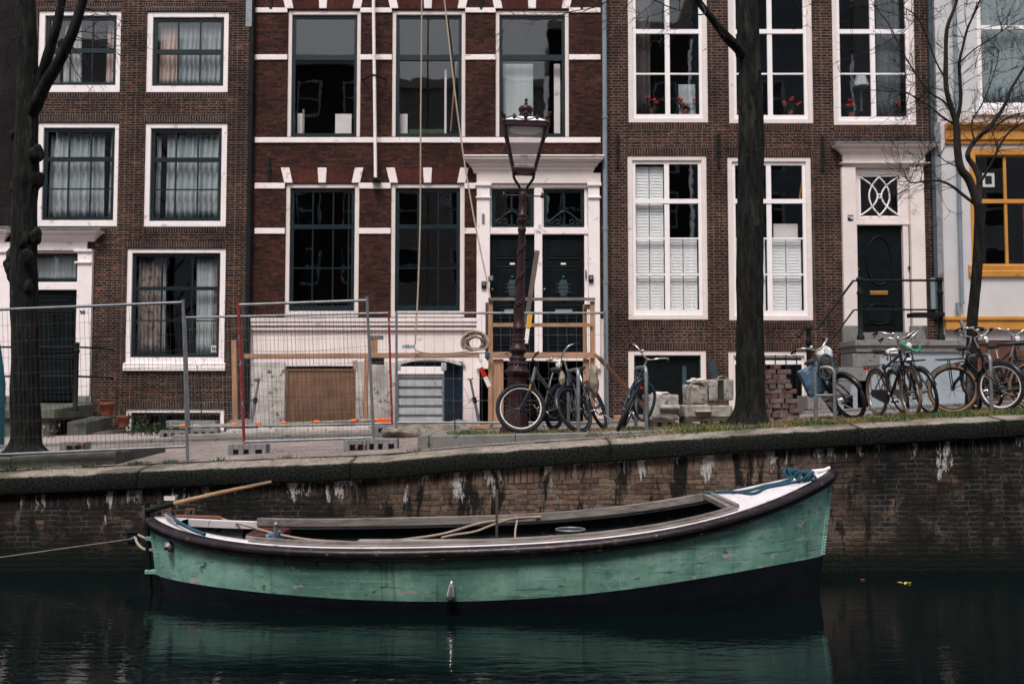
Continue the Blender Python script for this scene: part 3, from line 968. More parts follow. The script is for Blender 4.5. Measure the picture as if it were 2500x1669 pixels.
text_mesh('house_number', '98', .125, M['black_sign'], H1.o, (H1.x(206,764), -.103, H1.z(764)), bold=.004)
# stoop: slab on a wall, steps going down to the right
a = H1.r(18, 983, 236, 996)
sx0, sx1 = a[0], a[1]
def tilted(x0, x1, y0, y1, zt, zb, dip, skew=0):
    mb = MB()
    mb.add([(x0,y0,zb),(x1-skew,y0,zb),(x1,y1,zb),(x0,y1,zb),(x0,y0,zt-dip),(x1-skew,y0,zt-dip),(x1,y1,zt),(x0,y1,zt)],
           [(0,3,2,1),(4,5,6,7),(0,1,5,4),(1,2,6,5),(2,3,7,6),(3,0,4,7)])
    return mb
zt = H1.z(983.5)
st = tilted(sx0, sx1, -1.35, -.12, zt, zt-.33, .12, .35).build('stoop', M['stone_green'], H1.o, bevel=.02)
tag(st, 'mossy stone stoop')
MB().box(sx0+.05, sx1-.5, -1.25, -.12, .6, zt-.331).build('stoop_wall', M['stone_green'], st)
b = H1.r(205, 1015, 281, 1060)
tilted(b[0]+.05, b[1], -1.0, -.15, H1.z(1015), .7, .12, .25).build('step', M['stone_green'], st, bevel=.02)
b = H1.r(255, 1046, 318, 1062)
tilted(b[0], b[1], -.95, -.2, H1.z(1046), .8, .1, .3).build('step', M['stone_green'], st, bevel=.02)
# cast iron stoop post and rails
px_, pz0, pz1 = H1.x(184, 900)*.945, H1.z(992)-.08, H1.z(843)
mb = MB().lathe([(.075,pz0),(.075,pz0+.06),(.05,pz0+.09),(.05,pz1-.24),(.065,pz1-.22),(.065,pz1-.17),(.045,pz1-.13),(.045,pz1-.08),(.06,pz1-.06),(.055,pz1),(.01,pz1+.01)], (px_, -1.22, 0), 14)
rl = mb.build('stoop_railing', M['iron_black'], H1.o)
for zz in (pz1-.10, pz1-.74):
    MB().tube([(px_-2.4, -1.22, zz), (px_, -1.22, zz), (px_+.36, -1.0, zz-.01), (px_+.36, -.1, zz-.01)], .022, 8).build('rail', M['iron_black'], rl)
# curtains
cg = 'grey net curtain drawn behind the %s'
curtain(H1, 112, 44, 122, 205, M['curtain_grey'], 'thin grey strip of curtain at the left edge of the top left window', folds=2, seed=8)
curtain(H1, 145, 44, 186, 205, M['curtain_white'], 'pale curtain panel off centre in the top left window, behind the tree limbs', folds=4, flare=.1, seed=1)
curtain(H1, 250, 44, 277, 205, M['curtain_pink'], 'narrow pinkish curtain at the right side of the top left window', folds=3, flare=.12, seed=2)
curtain(H1, 377, 48, 430, 201, M['curtain_pink'], 'pinkish curtain panel in the upper window by the downpipe, left of a grey one', folds=5, seed=4)
curtain(H1, 431, 48, 540, 201, M['curtain_grey'], 'wide pale grey curtain in the upper window nearest the black downpipe', folds=9, seed=5)
curtain(H1, 110, 322, 244, 528, M['curtain_grey'], 'broad grey net curtain in the window above the door of 98', folds=9, flare=.02, seed=6)
curtain(H1, 257, 322, 266, 528, M['curtain_white'], 'sliver of white curtain at the right edge of the window above the door of 98', folds=2, flare=.5, seed=7)
curtain(H1, 371, 322, 381, 528, M['curtain_white'], 'sliver of white curtain at the left edge of the middle floor window by the downpipe', folds=2, seed=9)
curtain(H1, 397, 322, 534, 528, M['curtain_grey'], 'broad grey net curtain in the middle floor window by the downpipe', folds=9, seed=10)
curtain(H1, 326, 624, 381, 865, M['lace'], 'patterned lace curtain at the left of the large ground floor window', folds=5, seed=11)
curtain(H1, 378, 624, 392, 865, M['curtain_grey'], 'plain pale edge curtain beside the lace in the large ground floor window', folds=2, y=.35, seed=12)
curtain(H1, 470, 624, 512, 865, M['curtain_grey'], 'thin grey net curtain right of the middle of the large ground floor window', folds=4, seed=13)
curtain(H1, 513, 624, 530, 865, M['lace'], 'narrow patterned curtain at the right edge of the large ground floor window', folds=2, seed=14)
x0, x1, z0, z1 = H1.r(510,842,528,859)
mb = MB().box(x0, x1, H1.D+.15, H1.D+.16, z0, z1)
nt_ = tag(mb.build('notice', M['white']), 'small white notice standing in the corner of the large ground floor window', 'notice')
mb = MB()
for k in range(3): mb.box(x0+.03+k*.045, x0+.06+k*.045, H1.D+.146, H1.D+.149, z0+.05, z0+.11)
mb.build('lettering', M['black_sign'], nt_)

# ------------------------------------------------------------------ far left house : black brick
H0 = House('very dark brick house at the far left edge behind the tree', 23.06)
x0, x1 = -19.5, H1.x(38, 300)-.004
holes = [H0.hole(-160,40,-20,280), H0.hole(-420,40,-280,280), H0.hole(-160,330,-20,540), H0.hole(-420,330,-280,540)]
facade('wall', H0.D, x0, x1, .4, ZTOP, holes, M['brick_black'], H0.o)
H0.shell(x0, x1, ZTOP, (300, 575), M['brick_black'])
for hpx in ((-160,40,-20,280),(-420,40,-280,280),(-160,330,-20,540),(-420,330,-280,540)):
    H0.window(hpx, (hpx[0]+12,hpx[1]+12,hpx[2]-12,hpx[3]-12), M['white'], M['sash_teal'], 8, (), (((hpx[1]+hpx[3])/2,9),))
H0.cornice(-190, 33, 562, 592, .26, M['white'], M['lead'])
H0.bar('frieze', -170, 592, 27, 612, -.06, 0, M['white'])
H0.pilaster(-6, 26, 612, 960, M['white'], cap=((612,618,2),))
H0.pilaster(-170, -140, 612, 960, M['white'], cap=((612,618,2),))
H0.door((-138,640,-8,975), M['door_black'], [(-120,660,-26,780),(-120,800,-26,950)], rec=-.03)
mb = MB()
zz = H0.z(870)
for v in (794, 846, 915): mb.tube([(H0.x(-120,v), -1.1, H0.z(v)), (H0.x(28,v), -1.1, H0.z(v))], .02, 8)
mb.tube([(H0.x(26,870), -1.1, H0.z(975)), (H0.x(26,870), -1.1, H0.z(835))], .035, 10)
mb.build('stoop_railing', M['iron_black'], H0.o)

# ------------------------------------------------------------------ house 96 : red brick with white bands
H2 = House('red brick house with white stone bands and twin black doors, under repair', 22.95)
x0, x1 = H1.x(608.5, 600), H2.x(1476, 500)
up = [(702,25,880,334), (957,25,1136,334), (1210,25,1389,334)]
lo = [(696,448,876,774), (954,448,1134,774)]
zsplit = H2.z(778)
holes = [H2.hole(*o) for o in up + lo] + [H2.hole(1196,448,1436,862)]
facade('wall', H2.D, x0, x1, zsplit, ZTOP, holes, M['brick_red'], H2.o)
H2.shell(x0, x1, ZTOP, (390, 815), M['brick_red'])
bh = [H2.hole(697,893,868,1060), H2.hole(966,882,1130,1060), H2.hole(1170,880,1440,1060), H2.hole(1196,700,1436,862)]
facade('base_wall', H2.D-.03, x0, x1, .5, zsplit-.001, [h for h in bh[:3]] + [(bh[3][0], bh[3][1], bh[3][2], zsplit+1)], M['render_white'], H2.o)
# plaster plinth mouldings
for v0_, v1_, y in ((777,786,.12),(789,795,.10),(800,806,.07)):
    for ua, ub in ((614,1164),):
        H2.bar('plinth_moulding', ua, v0_, ub, v1_, -y, -.03, M['render_white'])
H2.bar('dirty_plinth', 612, 884, 696, 1048, -.06, -.032, M['render_old'])
H2.bar('dirty_plinth', 869, 884, 965, 1048, -.055, -.032, M['render_old'])
# bands
for v0_, v1_ in ((20,32),(134,147),(336,349),(447,461),(557,571)):
    segs = [(622,702),(880,957),(1136,1210),(1389,1466)] if v0_ < 200 else ([(622,1466)] if v0_ == 336 else [(622,696),(876,954),(1134,1164)])
    for ua, ub in segs: H2.bar('stone_band', ua, v0_, ub, v1_, -.03, .0, M['band'], bevel=.008)
def voussoirs(uc, vt, vb, half, skip=()):
    d = H2.D
    for k, (a0, a1, b0, b1) in enumerate(((-half-11,-half+10,-half-2,-half+18), (-11,11,-9,9), (half-10,half+11,half-18,half+2))):
        if k in skip: continue
        pl = [(P(uc+a0,vt,d).x, H2.z(vt)), (P(uc+a1,vt,d).x, H2.z(vt)), (P(uc+b1,vb,d).x, H2.z(vb)), (P(uc+b0,vb,d).x, H2.z(vb))]
        MB().prism(pl, -.035, .0).build('voussoir', M['band'], H2.o, bevel=.008)
    pl = [(P(uc-half+20,vb,d).x, H2.z(vb)), (P(uc+half-20,vb,d).x, H2.z(vb)), (P(uc+half-10,vt+2,d).x, H2.z(vt+2)), (P(uc-half+10,vt+2,d).x, H2.z(vt+2))]
    MB().prism(pl, -.006, .0).build('brick_arch', M['arch_red'], H2.o)
for uc in (789, 1045, 1299): voussoirs(uc, -18, 22, 90)
voussoirs(787, 410, 447, 90); voussoirs(1044, 410, 447, 90)
for o in up:
    H2.window(o, (o[0]+9, 35, o[2]-9, 334), M['cream'], M['sash_teal'], 8, (), ((138,14),), rec=.03, bottom=11)
for k, o in enumerate(lo):
    i = (o[0]+10, 458, o[2]-11, 759)
    w_ = (i[2]-i[0])/3
    cols = [i[0]+w_+2, i[0]+2*w_-1] + ([i[2]-16] if k == 0 else [])
    H2.window(o, i, M['cream'], M['sash_teal'], 9, cols, ((552,11), 653), rec=.03, bottom=14)
for u in (660, 1175, 1420): H2.anchor(u, -60, 24) if u != 660 else H2.anchor(663, -60, 23)
H2.anchor(658, 385, 445)
# door case
H2.cornice(1134, 1470, 389, 424, .30, M['cream'], M['white'])
H2.bar('frieze', 1164, 424, 1466, 449, -.08, 0, M['cream'])
H2.pilaster(1164, 1196, 449, 900, M['white'], cap=((449,456,4),(482,486,2)))
H2.pilaster(1436, 1464, 449, 900, M['white'], cap=((449,456,3),(482,486,2)))
H2.bar('mullion', 1305, 456, 1324, 862, -.02, .12, M['white'])
H2.bar('door_head', 1196.4, 449, 1435.6, 458, -.02, .12, M['white'])
for ua, ub in ((1196.4, 1304.8), (1324.2, 1435.6)):
    H2.bar('transom', ua, 556, ub, 572, -.05, .12, M['white'])
for k, (ua, ub) in enumerate(((1197,1304.8),(1324.2,1435))):
    fl = H2.window((ua,458.2,ub,555.8), (ua+3,460,ub-8 if k else ub-1,555), M['white'], M['sash_teal'], 9, (((ua+ub)/2-2,5),), (), name='fanlight', rec=.04, srec=.03)
    xa, xb, za, zb = H2.r(ua+12, 515, ub-14, 546)
    mb = MB()
    n = 24
    xc = (xa+xb)/2
    for sgn in (-1, 1):
        pts = [(xc + sgn*(xb-xa)/2*(i/n), .045, za+.07+(zb-za-.07)*(.5+.5*math.cos(math.pi*i/n))) for i in range(n+1)]
        mb.tube(pts, .022, 6)
        for q, rr in ((.42, .05), (.75, .04), (.95, .03)):
            c = Vector((xc+sgn*(xb-xa)/2*q, .045, za+.05))
            mb.torus(c, (0,1,0), rr, .014, 16, 6)
        mb.ball((xc, .045, zb), .035, 6)
    mb.build('scroll_ornament', M['sash_teal'], fl)
for k, (ua, ub) in enumerate(((1197,1304.6),(1324.4,1435.2))):
    ub2 = ub if k == 0 else 1427
    if k: H2.bar('jamb', 1427, 572.2, 1435.6, 862, -.02, .12, M['white'])
    d = H2.door((ua,572.4,ub2,861), M['door_black'], [(ua+13,580,ub2-11,632),(ua+13,650,ub2-11,728),(ua+13,745,ub2-11,778),(ua+13,790,ub2-11,845)], rec=.06)
    uc = (ua+ub2)/2
    mb = MB()
    c = Vector((H2.x(uc,700), .045, H2.z(703)))
    mb.lathe([(.001,-.02),(.105,-.02),(.12,0),(.105,.02)], c, 20, m=Matrix.Diagonal((1,1,1)) @ Matrix(((1,0,0),(0,0,-1),(0,1.75,0))))
    for q in (-.07, 0, .07): mb.tube([(c.x+q, .018, c.z-.2), (c.x+q, .018, c.z+.2)], .008, 6)
    for q in (-.09, 0, .09): mb.tube([(c.x-.17, .018, c.z+q), (c.x+.17, .018, c.z+q)], .008, 6)
    mb.ball((c.x, .03, c.z+.26), .035, 6).ball((c.x, .03, c.z-.26), .035, 6)
    mb.build('oval_grille', M['pipe_blue'], d)
    a = H2.r(uc-20, 755, uc+22, 764)
    MB().box(a[0], a[1], .035, .055, a[2], a[3]).build('letter_plate', M['pipe_grey'], d, bevel=.005)
    MB().ball((H2.x(ua+5,706), .02, H2.z(706)), .03, 8).build('knob', M['galv'], d)
    a = H2.r(uc-6, 641, uc+6, 645)
    MB().box(a[0], a[1], .05, .058, a[2], a[3]).build('name_plate', M['white'], d)
text_mesh('house_number', '96', .12, M['pipe_grey'], H2.o, (H2.x(1314.5,567), -.024, H2.z(567)))
for u, v in ((1182,697),(1442,682)):
    a = H2.r(u-6, v-9, u+6, v+9)
    kb = MB().box(a[0], a[1], -.155, -.10, a[2], a[3]).build('key_safe', M['iron_black'], H2.o, bevel=.015)
    b = H2.r(u-3.5, v-6, u+3.5, v+1)
    MB().box(b[0], b[1], -.16, -.1555, b[2], b[3]).build('dial', M['galv'], kb, bevel=.004)
a = H2.r(1177, 524, 1183, 546)
MB().box(a[0], a[1], -.135, -.10, a[2], a[3]).build('bell_push', M['galv'], H2.o, bevel=.006)
a = H2.r(1430, 660, 1434, 680)
MB().tube([(a[0], -.02, a[2]), (a[0], -.07, a[2]+.02), (a[0], -.07, a[3]-.02), (a[0], -.02, a[3])], .014, 8).build('pull_handle', M['iron_black'], H2.o)
a = H2.r(1192, 675, 1204, 686)
MB().box(a[0], a[1], -.13, -.10, a[2], a[3]).build('padlock_hasp', M['galv'], H2.o, bevel=.006)
# pipes at both party walls, white flag pole on the front
H2.pipe(613, -80, 1050, .062, M['iron_black'], -.11, clamps=(230, 470, 700))
a = P(611, 10, H2.D)
MB().box(a.x-.05, a.x+.09, -.19, -.175, H2.z(72), H2.z(-60)).build('pipe_guard', M['galv'], H2.o)
H2.pipe(1476.5, -80, 1050, .055, M['pipe_grey'], -.12, clamps=(290, 560, 690))
pb, pt = P(917, 438, H2.D-.25), P(911, -60, H2.D-.25)
fp = MB().tube([(pb.x, -.25, pb.z), (pt.x, -.25, pt.z)], .038, 10).build('flag_pole', M['white'], H2.o)
mid = P(915, 193, H2.D)
MB().tube([(mid.x-.28, -.02, mid.z-.03), (mid.x-.1, -.22, mid.z-.02), (mid.x-.04, -.29, mid.z), (mid.x+.04, -.29, mid.z), (mid.x+.1, -.22, mid.z-.02), (mid.x+.28, -.02, mid.z-.03)], .02, 8).build('pole_bracket', M['iron_black'], fp)
MB().lathe([(.05,-.05),(.07,0),(.05,.04)], (pb.x, -.25, pb.z), 12).box(pb.x-.1, pb.x+.1, -.26, 0, pb.z-.03, pb.z+.01).build('pole_foot', M['iron_black'], fp, bevel=.005)
# basement: plywood in the left opening, dark blue door in the middle opening
a = H2.r(697.5, 893.5, 867.5, 1052)
bo = MB().box(a[0], a[1], .02, .05, a[2], a[3]-.06).ring(a[0], a[1], a[2], a[3]-.06, .05, .05, .05, .05, .0, .02).build('boarded_window', M['plywood'], H2.o)
a = H2.r(966.5, 882, 1129.5, 1060)
MB().box(a[0], a[1], .2, .26, a[2], a[3]).ring(a[0], a[1], a[2], a[3], .1, .1, .1, .12, .1, .2).build('basement_door', M['navy_paint'], H2.o, bevel=.006)
# arched heads over the basement opening
xa, xb = H2.x(960, 880), H2.x(1136, 880)
zt0 = H2.z(885); 
pts = []
n = 14
poly = [(xa + (xb-xa)*i/n, zt0 - .10 + .17*math.sin(math.pi*i/n)) for i in range(n+1)]
poly2 = [(p[0], p[1]+.09) for p in reversed(poly)]
for i in range(n):
    pass
mb = MB()
for i in range(n):
    mb.prism([poly[i], poly[i+1], (poly[i+1][0], poly[i+1][1]+.07), (poly[i][0], poly[i][1]+.07)], -.06, -.031)
mb.build('arch_moulding', M['render_old'], H2.o)
# things standing inside the upper windows
def inside(H, u0, v0, u1, v1, y, mat, name, label, cat, tilt=0):
    a = H.r(u0, v0, u1, v1)
    mb = MB().box(a[0], a[1], H.D+y, H.D+y+.02, a[2], a[3])
    return tag(mb.build(name, mat), label, cat)
inside(H2, 719, 268, 733, 323, .3, M['white'], 'board', 'white board in the lower left corner of the first upper window of the banded house', 'board')
inside(H2, 732, 259, 737, 323, .27, M['pale_wood'], 'batten', 'thin wooden batten beside the white board in the banded house', 'batten')
inside(H2, 812, 268, 852, 322, .35, M['white'], 'board', 'broad white panel standing low at the right of the first upper window', 'board')
inside(H2, 972, 268, 991, 322, .35, M['white'], 'board', 'white panel at the lower left of the middle upper window behind the ropes', 'board')
inside(H2, 1083, 160, 1088, 322, .3, M['white'], 'batten', 'tall white batten leaning upright inside the middle upper window', 'batten')
a = P(1100, 322, H2.D+.35); b = P(1114, 150, H2.D+.35)
tag(MB().beam(a, b, .06, .03).build('batten', M['timber']), 'brown timber batten leaning beside the white one in the middle upper window', 'batten')
inside(H2, 992, 303, 1085, 322, .45, M['leaf'], 'radiator', 'low green railing seen through the middle upper window', 'radiator')
inside(H2, 1228, 146, 1302, 323, .3, M['curtain_grey'], 'blind', 'grey sheet blind over the left half of the third upper window', 'blind')
inside(H2, 1354, 146, 1369, 323, .3, M['white'], 'board', 'narrow white upright board at the right of the third upper window', 'board')
a = P(1089, 488, H2.D+.3)
mb = MB().box(a.x-.14, a.x+.14, a.y, a.y+.12, a.z-.14, a.z+.14)
fb = tag(mb.build('ventilation_fan', M['iron_black']), 'dark round extractor fan in the top right pane of the second ground floor window', 'fan')
MB().torus((a.x, a.y-.01, a.z), (0,1,0), .11, .018, 24, 8).build('fan_ring', M['pipe_blue'], fb)
mb = MB()
for k in range(5):
    t = k*math.tau/5
    mb.beam((a.x, a.y-.008, a.z), (a.x+.09*math.cos(t), a.y-.008, a.z+.09*math.sin(t)), .035, .006)
mb.build('fan_blades', M['pipe_blue'], fb)

# ------------------------------------------------------------------ house 94 : plum brick
H3 = House('plum brick house numbered 94 with tall white sash windows and a cream doorcase', 23.03)
x0, x1 = H2.x(1476, 500)+.004, H3.x(2285, 400)
upw = [(1533,-120,1727,299), (1778,-120,1983,301), (2032,-120,2233,305)]
low = [(1533,380,1727,780), (1778,383,1983,782)]
holes = [H3.hole(*o) for o in upw+low] + [H3.hole(1534,855,1725,1012), H3.hole(1779,857,1978,1012), H3.hole(2088,408,2222,812)]
facade('wall', H3.D, x0, x1, .5, ZTOP, holes, M['brick_plum'], H3.o)
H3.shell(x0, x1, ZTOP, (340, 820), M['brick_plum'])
for o in upw:
    uc = (o[0]+o[2])/2
    wd = H3.window(o, (o[0]+12, -108, o[2]-12, o[3]-11), M['cream'], M['white_sash'], 8, ((uc,12),), ((75,11),(178,4)), rec=.02, srec=.045, bottom=11)
    H3.soldier(o[0]+2, o[3]+3, o[2]-2, o[3]+17, M['soldier_plum'])
for k, o in enumerate(low):
    uc = (o[0]+o[2])/2
    wd = H3.window(o, (o[0]+12, o[1]+11, o[2]-12, o[3]-12), M['cream'], M['white_sash'], 8, ((uc,12),), ((490,11),(581,4),(669,4)), rec=.02, srec=.045, bottom=13)
    H3.soldier(o[0]-2, o[1]-17, o[2]+2, o[1]-1, M['soldier_plum'])
    H3.soldier(o[0]+2, o[3]+4, o[2]-2, o[3]+19, M['soldier_plum'])
    # louvred shutters behind the panes
    leaves = []
    l0, l1, r0, r1 = o[0]+20, uc-6, uc+6, o[2]-20
    lm, rm = (l0+l1)/2, (r0+r1)/2
    tops = (401, 401, 581, 581) if k == 0 else (581, 581, 581, 581)
    for (ua, ub), tp in zip(((l0,lm),(lm,l1),(r0,rm),(rm,r1)), tops):
        a = H3.r(ua+1, tp+2, ub-1, 757)
        mb = MB().ring(a[0], a[1], a[2], a[3], .035, .035, .05, .05, .19, .215)
        z = a[2]+.06
        while z < a[3]-.07:
            m4 = Matrix.Translation(((a[0]+a[1])/2, .2025, z+.02)) @ Matrix.Rotation(R(80), 4, 'X')
            mb.obox(m4, a[1]-a[0]-.07, .084, .006)
            z += .072
        mb.build('shutter', M['shutter'], wd)
for u, a, b in ((1508,327,410),(1753,327,412),(2007,332,418)): H3.anchor(u, a, b)
# basement openings
H3.window((1534,855,1725,1012), (1549,867,1712,1012), M['cream'], M['sash_teal'], 4, (), (), rec=.02, pane=False)
a = H3.r(1550, 868, 1711, 1012)
bd = MB().box(a[0], a[1], .14, .18, a[2], a[3]).build('basement_dark', M['door_black'], H3.o)  # black sheet for the unlit inside of the opening, shade put into its colour
b = H3.r(1668, 893, 1678, 939)
MB().ring(b[0], b[1], b[2], b[3], .02, .02, .02, .02, .12, .1395).box(b[0]+.02, b[1]-.02, .132, .1395, b[2]+.02, b[3]-.02).build('vent_strip', M['pipe_blue'], bd)
H3.soldier(1532, 836, 1727, 854, M['soldier_plum'])
wb = H3.window((1779,857,1978,1012), (1792,868,1966,1012), M['cream'], M['white_sash'], 5, (), ((884,10),), rec=.02)
mb = MB()
for k in range(6):
    u = 1815+k*26
    mb.tube([(H3.x(u,880), .01, H3.z(1000)), (H3.x(u,880), .01, H3.z(866))], .012, 6)
mb.build('window_bars', M['iron_black'], wb)
H3.soldier(1777, 838, 1980, 856, M['soldier_plum'])
# doorcase
H3.cornice(2030, 2281, 357, 380, .30, M['cream'], M['lead'])
H3.bar('frieze', 2055, 380, 2255, 400, -.09, 0, M['cream'])
H3.cornice(2048, 2264, 400, 410, .16, M['cream'])
H3.pilaster(2055, 2089, 410, 796, M['cream'], foot=838, footmat=M['stone_grey'])
H3.pilaster(2221, 2255, 410, 796, M['cream'], foot=838, footmat=M['stone_grey'])
fl = H3.window((2089,410,2221,542), (2099,426,2198,530), M['cream'], M['white_sash'], 4, (), (), name='fanlight', rec=.03, srec=.02)
a = H3.r(2102, 430, 2195, 526)
cx, cz, hw, hh = (a[0]+a[1])/2, (a[2]+a[3])/2, (a[1]-a[0])/2, (a[3]-a[2])/2
mb = MB()
for sgn in (-1, 1):
    pts = []
    for i in range(33):
        t = -1 + 2*i/32
        xx = cx + sgn*(-.06 + .60*math.cos(t*math.pi/2)**.8 if abs(t) < 1 else -.06)*hw
        pts.append((xx, .045, cz + t*hh))
    mb.tube(pts, .02, 6)
    pts = []
    for i in range(25):
        t = -1 + 2*i/24
        xx = cx + sgn*hw*(.10 + .9*abs(t)**1.9)
        pts.append((xx, .04, cz + t*hh*.97))
    mb.tube(pts, .02, 6)
mb.torus((cx, .04, cz), (0,1,0), .04, .018, 14, 6)
mb.build('oval_tracery', M['white_sash'], fl)
H3.bar('lintel', 2089.4, 542.3, 2220.6, 549, -.02, .14, M['cream'])
H3.bar('jamb', 2089.4, 549.2, 2095, 812, .0, .14, M['cream'])
H3.bar('jamb', 2207, 549.2, 2220.6, 812, .0, .14, M['cream'])
d = H3.door((2095.2,549.4,2206.8,812), M['door_black'], [(2112,742,2190,790)], rec=.10)
def oval(H, u, v, hw, hh, y, r=.014):
    c = P(u, v, H.D); s = H.D/FPX
    return [(c.x+hw*s*math.cos(t*math.tau/36), y, c.z+hh*s*math.sin(t*math.tau/36)) for t in range(36)]
mb = MB()
mb.tube(oval(H3,2150,635,31,60,.09), .02, 6, closed=True)
mb.tube(oval(H3,2150,765,30,26,.085), .016, 6, closed=True)
mb.build('oval_moulding', M['door_black'], d)
a = H3.r(2127, 709, 2171, 719)
MB().box(a[0], a[1], .07, .0995, a[2], a[3]).build('letter_plate', M['brass'], d, bevel=.012)
MB().ball((H3.x(2099,655), .085, H3.z(655)), .022, 6).build('bell_push', M['brass'], d)
MB().ball((H3.x(2218,653), -.04, H3.z(653)), .03, 8).build('bell_pull', M['iron_black'], H3.o)
a = H3.r(2066, 527, 2079, 541)
np_ = MB().box(a[0], a[1], -.11, -.10, a[2], a[3]).build('number_plate', M['black_sign'], H3.o)
text_mesh('house_number', '94', .10, M['white'], np_, ((a[0]+a[1])/2, -.112, (a[2]+a[3])/2), bold=.003)
# stoop
a = H3.r(2047, 838, 2308, 866)
st = MB().box(a[0], a[1], -1.2, -.13, a[2]+.01, a[3]).box(a[0]-.04, a[1]+.04, -1.25, -.13, a[3]-.12, a[3]+.005).build('stoop', M['stone_grey'], H3.o, bevel=.012)
tag(st, 'grey stone stoop on a pale blue base')
b = H3.r(2085, 866, 2306, 1040)
MB().box(b[0], b[1], -1.15, -.13, .9, a[2]+.008).build('stoop_base', M['render_blue'], st)
for k, (u0, v0) in enumerate(((2040,868),(2008,900),(1972,933),(1935,966))):
    q = H3.r(u0, v0, u0+62, v0+30)
    MB().box(q[0], q[1], -1.18, -.35, q[3]-.30-k*.0, q[3]).build('step', M['stone_grey'], st, bevel=.012)
    q2 = H3.r(u0+12, v0+30, u0+70, 1030)
    MB().box(q2[0], q2[1], -1.13, -.40, .95, q[3]-.302).build('step_base', M['render_blue'], st)
# door sill
H3.bar('door_sill', 2095, 812, 2207, 838, -.129, .14, M['stone_grey'])
rail = empty('stoop_railing', (0,0,0)); rail.parent = H3.o
def ipost(u, v0, v1, y, r=.055):
    p = P(u, v1, H3.D); z0, z1 = H3.z(v1), H3.z(v0)
    MB().lathe([(r*1.5,z0),(r*1.5,z0+.10),(r,z0+.14),(r,z1-.40),(r*1.25,z1-.38),(r*1.25,z1-.34),(r*.9,z1-.3),(r*.9,z1-.12),(r*1.35,z1-.09),(r*1.35,z1-.02),(r*.3,z1)], (p.x*.955, y, 0), 14).build('post', M['iron_black'], rail)
    return p.x*.955
yb = -1.1
xa = ipost(2099, 690, 838, yb); xb = ipost(2295, 690, 838, yb); xc = ipost(1975, 803, 1010, yb)
def zr(v): return H3.z(v)
MB().tube([(xa, yb, zr(698)), (xb, yb, zr(698))], .026, 8).build('rail', M['iron_black'], rail)
MB().tube([(xa, yb, zr(766)), (xb, yb, zr(766))], .02, 8).build('rail', M['iron_black'], rail)
MB().tube([(xc-.27, yb, zr(830)), (xc-.2, yb, zr(828)), (xc-.14, yb, zr(812)), (xc, yb, zr(812)), (xc+.18, yb, zr(812)), (xa-.14, yb, zr(699)), (xa, yb, zr(698))], .026, 8).build('rail', M['iron_black'], rail)
MB().tube([(xc, yb, zr(880)), (xc+.2, yb, zr(878)), (xa-.14, yb, zr(767)), (xa, yb, zr(766))], .02, 8).build('rail', M['iron_black'], rail)
q = rect(2222, 764, 2298, 774, H3.D-1.1)
MB().box(q[0], q[1], yb-.2, yb+.2, q[2], q[3]).build('folding_seat', M['iron_black'], rail, bevel=.01)
H3.pipe(2272, -80, 770, .05, M['pipe_blue'], -.12, clamps=(250, 550))
a = P(2272, 705, H3.D)
MB().tube([(a.x, -.12, H3.z(755)), (a.x, -.12, H3.z(680))], .058, 12).build('pipe_sleeve', M['pipe_grey'], H3.o)
# curtains, lamp and geraniums behind the tall windows
def geranium(H, u, v, n, label, cat='potted plant', mat=None, wd=.26):
    c = P(u, v, H.D+.33)
    o = tag(empty('potted_plant', c), label, cat, 'flowers in the tall windows')
    MB().lathe([(.05,-.16),(.07,-.02),(.075,0),(.06,0)], (0,0,0), 12).build('pot', M['terracotta'], o)
    rn = random.Random(int(u))
    mb = MB()
    for k in range(70):
        p = Vector((rn.uniform(-wd,wd)*.8, rn.uniform(-.08,.08), rn.uniform(0,.17)))
        q = Matrix.Rotation(rn.uniform(0,6.28), 3, 'Z') @ Matrix.Rotation(rn.uniform(-1,1), 3, 'X')
        s = rn.uniform(.025,.05)
        mb.add([p+q@Vector(t) for t in ((0,-s,0),(s*.8,0,.01),(0,s,0),(-s*.8,0,.01))], [(0,1,2,3)])
    for k in range(n): mb.tube([(0,0,0), (rn.uniform(-wd,wd)*.5, 0, .1), (rn.uniform(-wd,wd), 0, .2)], .004, 4)
    mb.build('leaves', M['leaf'], o)
    mb = MB()
    for k in range(n):
        p = Vector((rn.uniform(-wd,wd)*.85, rn.uniform(-.08,.02), rn.uniform(.12,.30)))
        for j in range(9):
            mb.ball(p+Vector((rn.uniform(-.035,.035), rn.uniform(-.03,.03), rn.uniform(-.03,.03))), rn.uniform(.014,.022), 4)
    mb.build('flowers', mat or M['petal'], o)
    return o
geranium(H3, 1588, 268, 5, 'red geraniums at the lower left of the tall window nearest the grey downpipe')
geranium(H3, 1672, 270, 4, 'red geraniums in the lower right pane of the tall window nearest the grey downpipe')
geranium(H3, 1800, 272, 3, 'small red flowers just left of the thick trunk in the middle tall window')
geranium(H3, 1930, 272, 6, 'bright cluster of red geraniums right of the thick trunk in the middle tall window')
geranium(H3, 2076, 276, 4, 'low dim red flowers at the lower left of the tall window above the cream doorcase')
geranium(H3, 2168, 276, 5, 'red flowers in front of the grey curtain in the tall window above the cream doorcase')
curtain(H3, 2150, -110, 2208, 282, M['rope_blue'] if False else pbr('slate_curtain', (.10,.115,.13), .9, var=.25, scale=6, stretch=(1,1,.1)), 'slate grey curtain at the right of the tall window above the cream doorcase', folds=4, seed=21)
curtain(H3, 1553, -110, 1592, 275, pbr('dusky_curtain', (.09,.075,.075), .9, var=.25, scale=6, stretch=(1,1,.1)), 'dusky curtain at the left of the tall window nearest the grey downpipe', folds=4, seed=22)
inside(H3, 1663, 195, 1704, 272, .35, M['curtain_grey'], 'board', 'pale panel at the lower right of the tall window nearest the grey downpipe', 'board')
c = P(2102, 210, H3.D+.6)
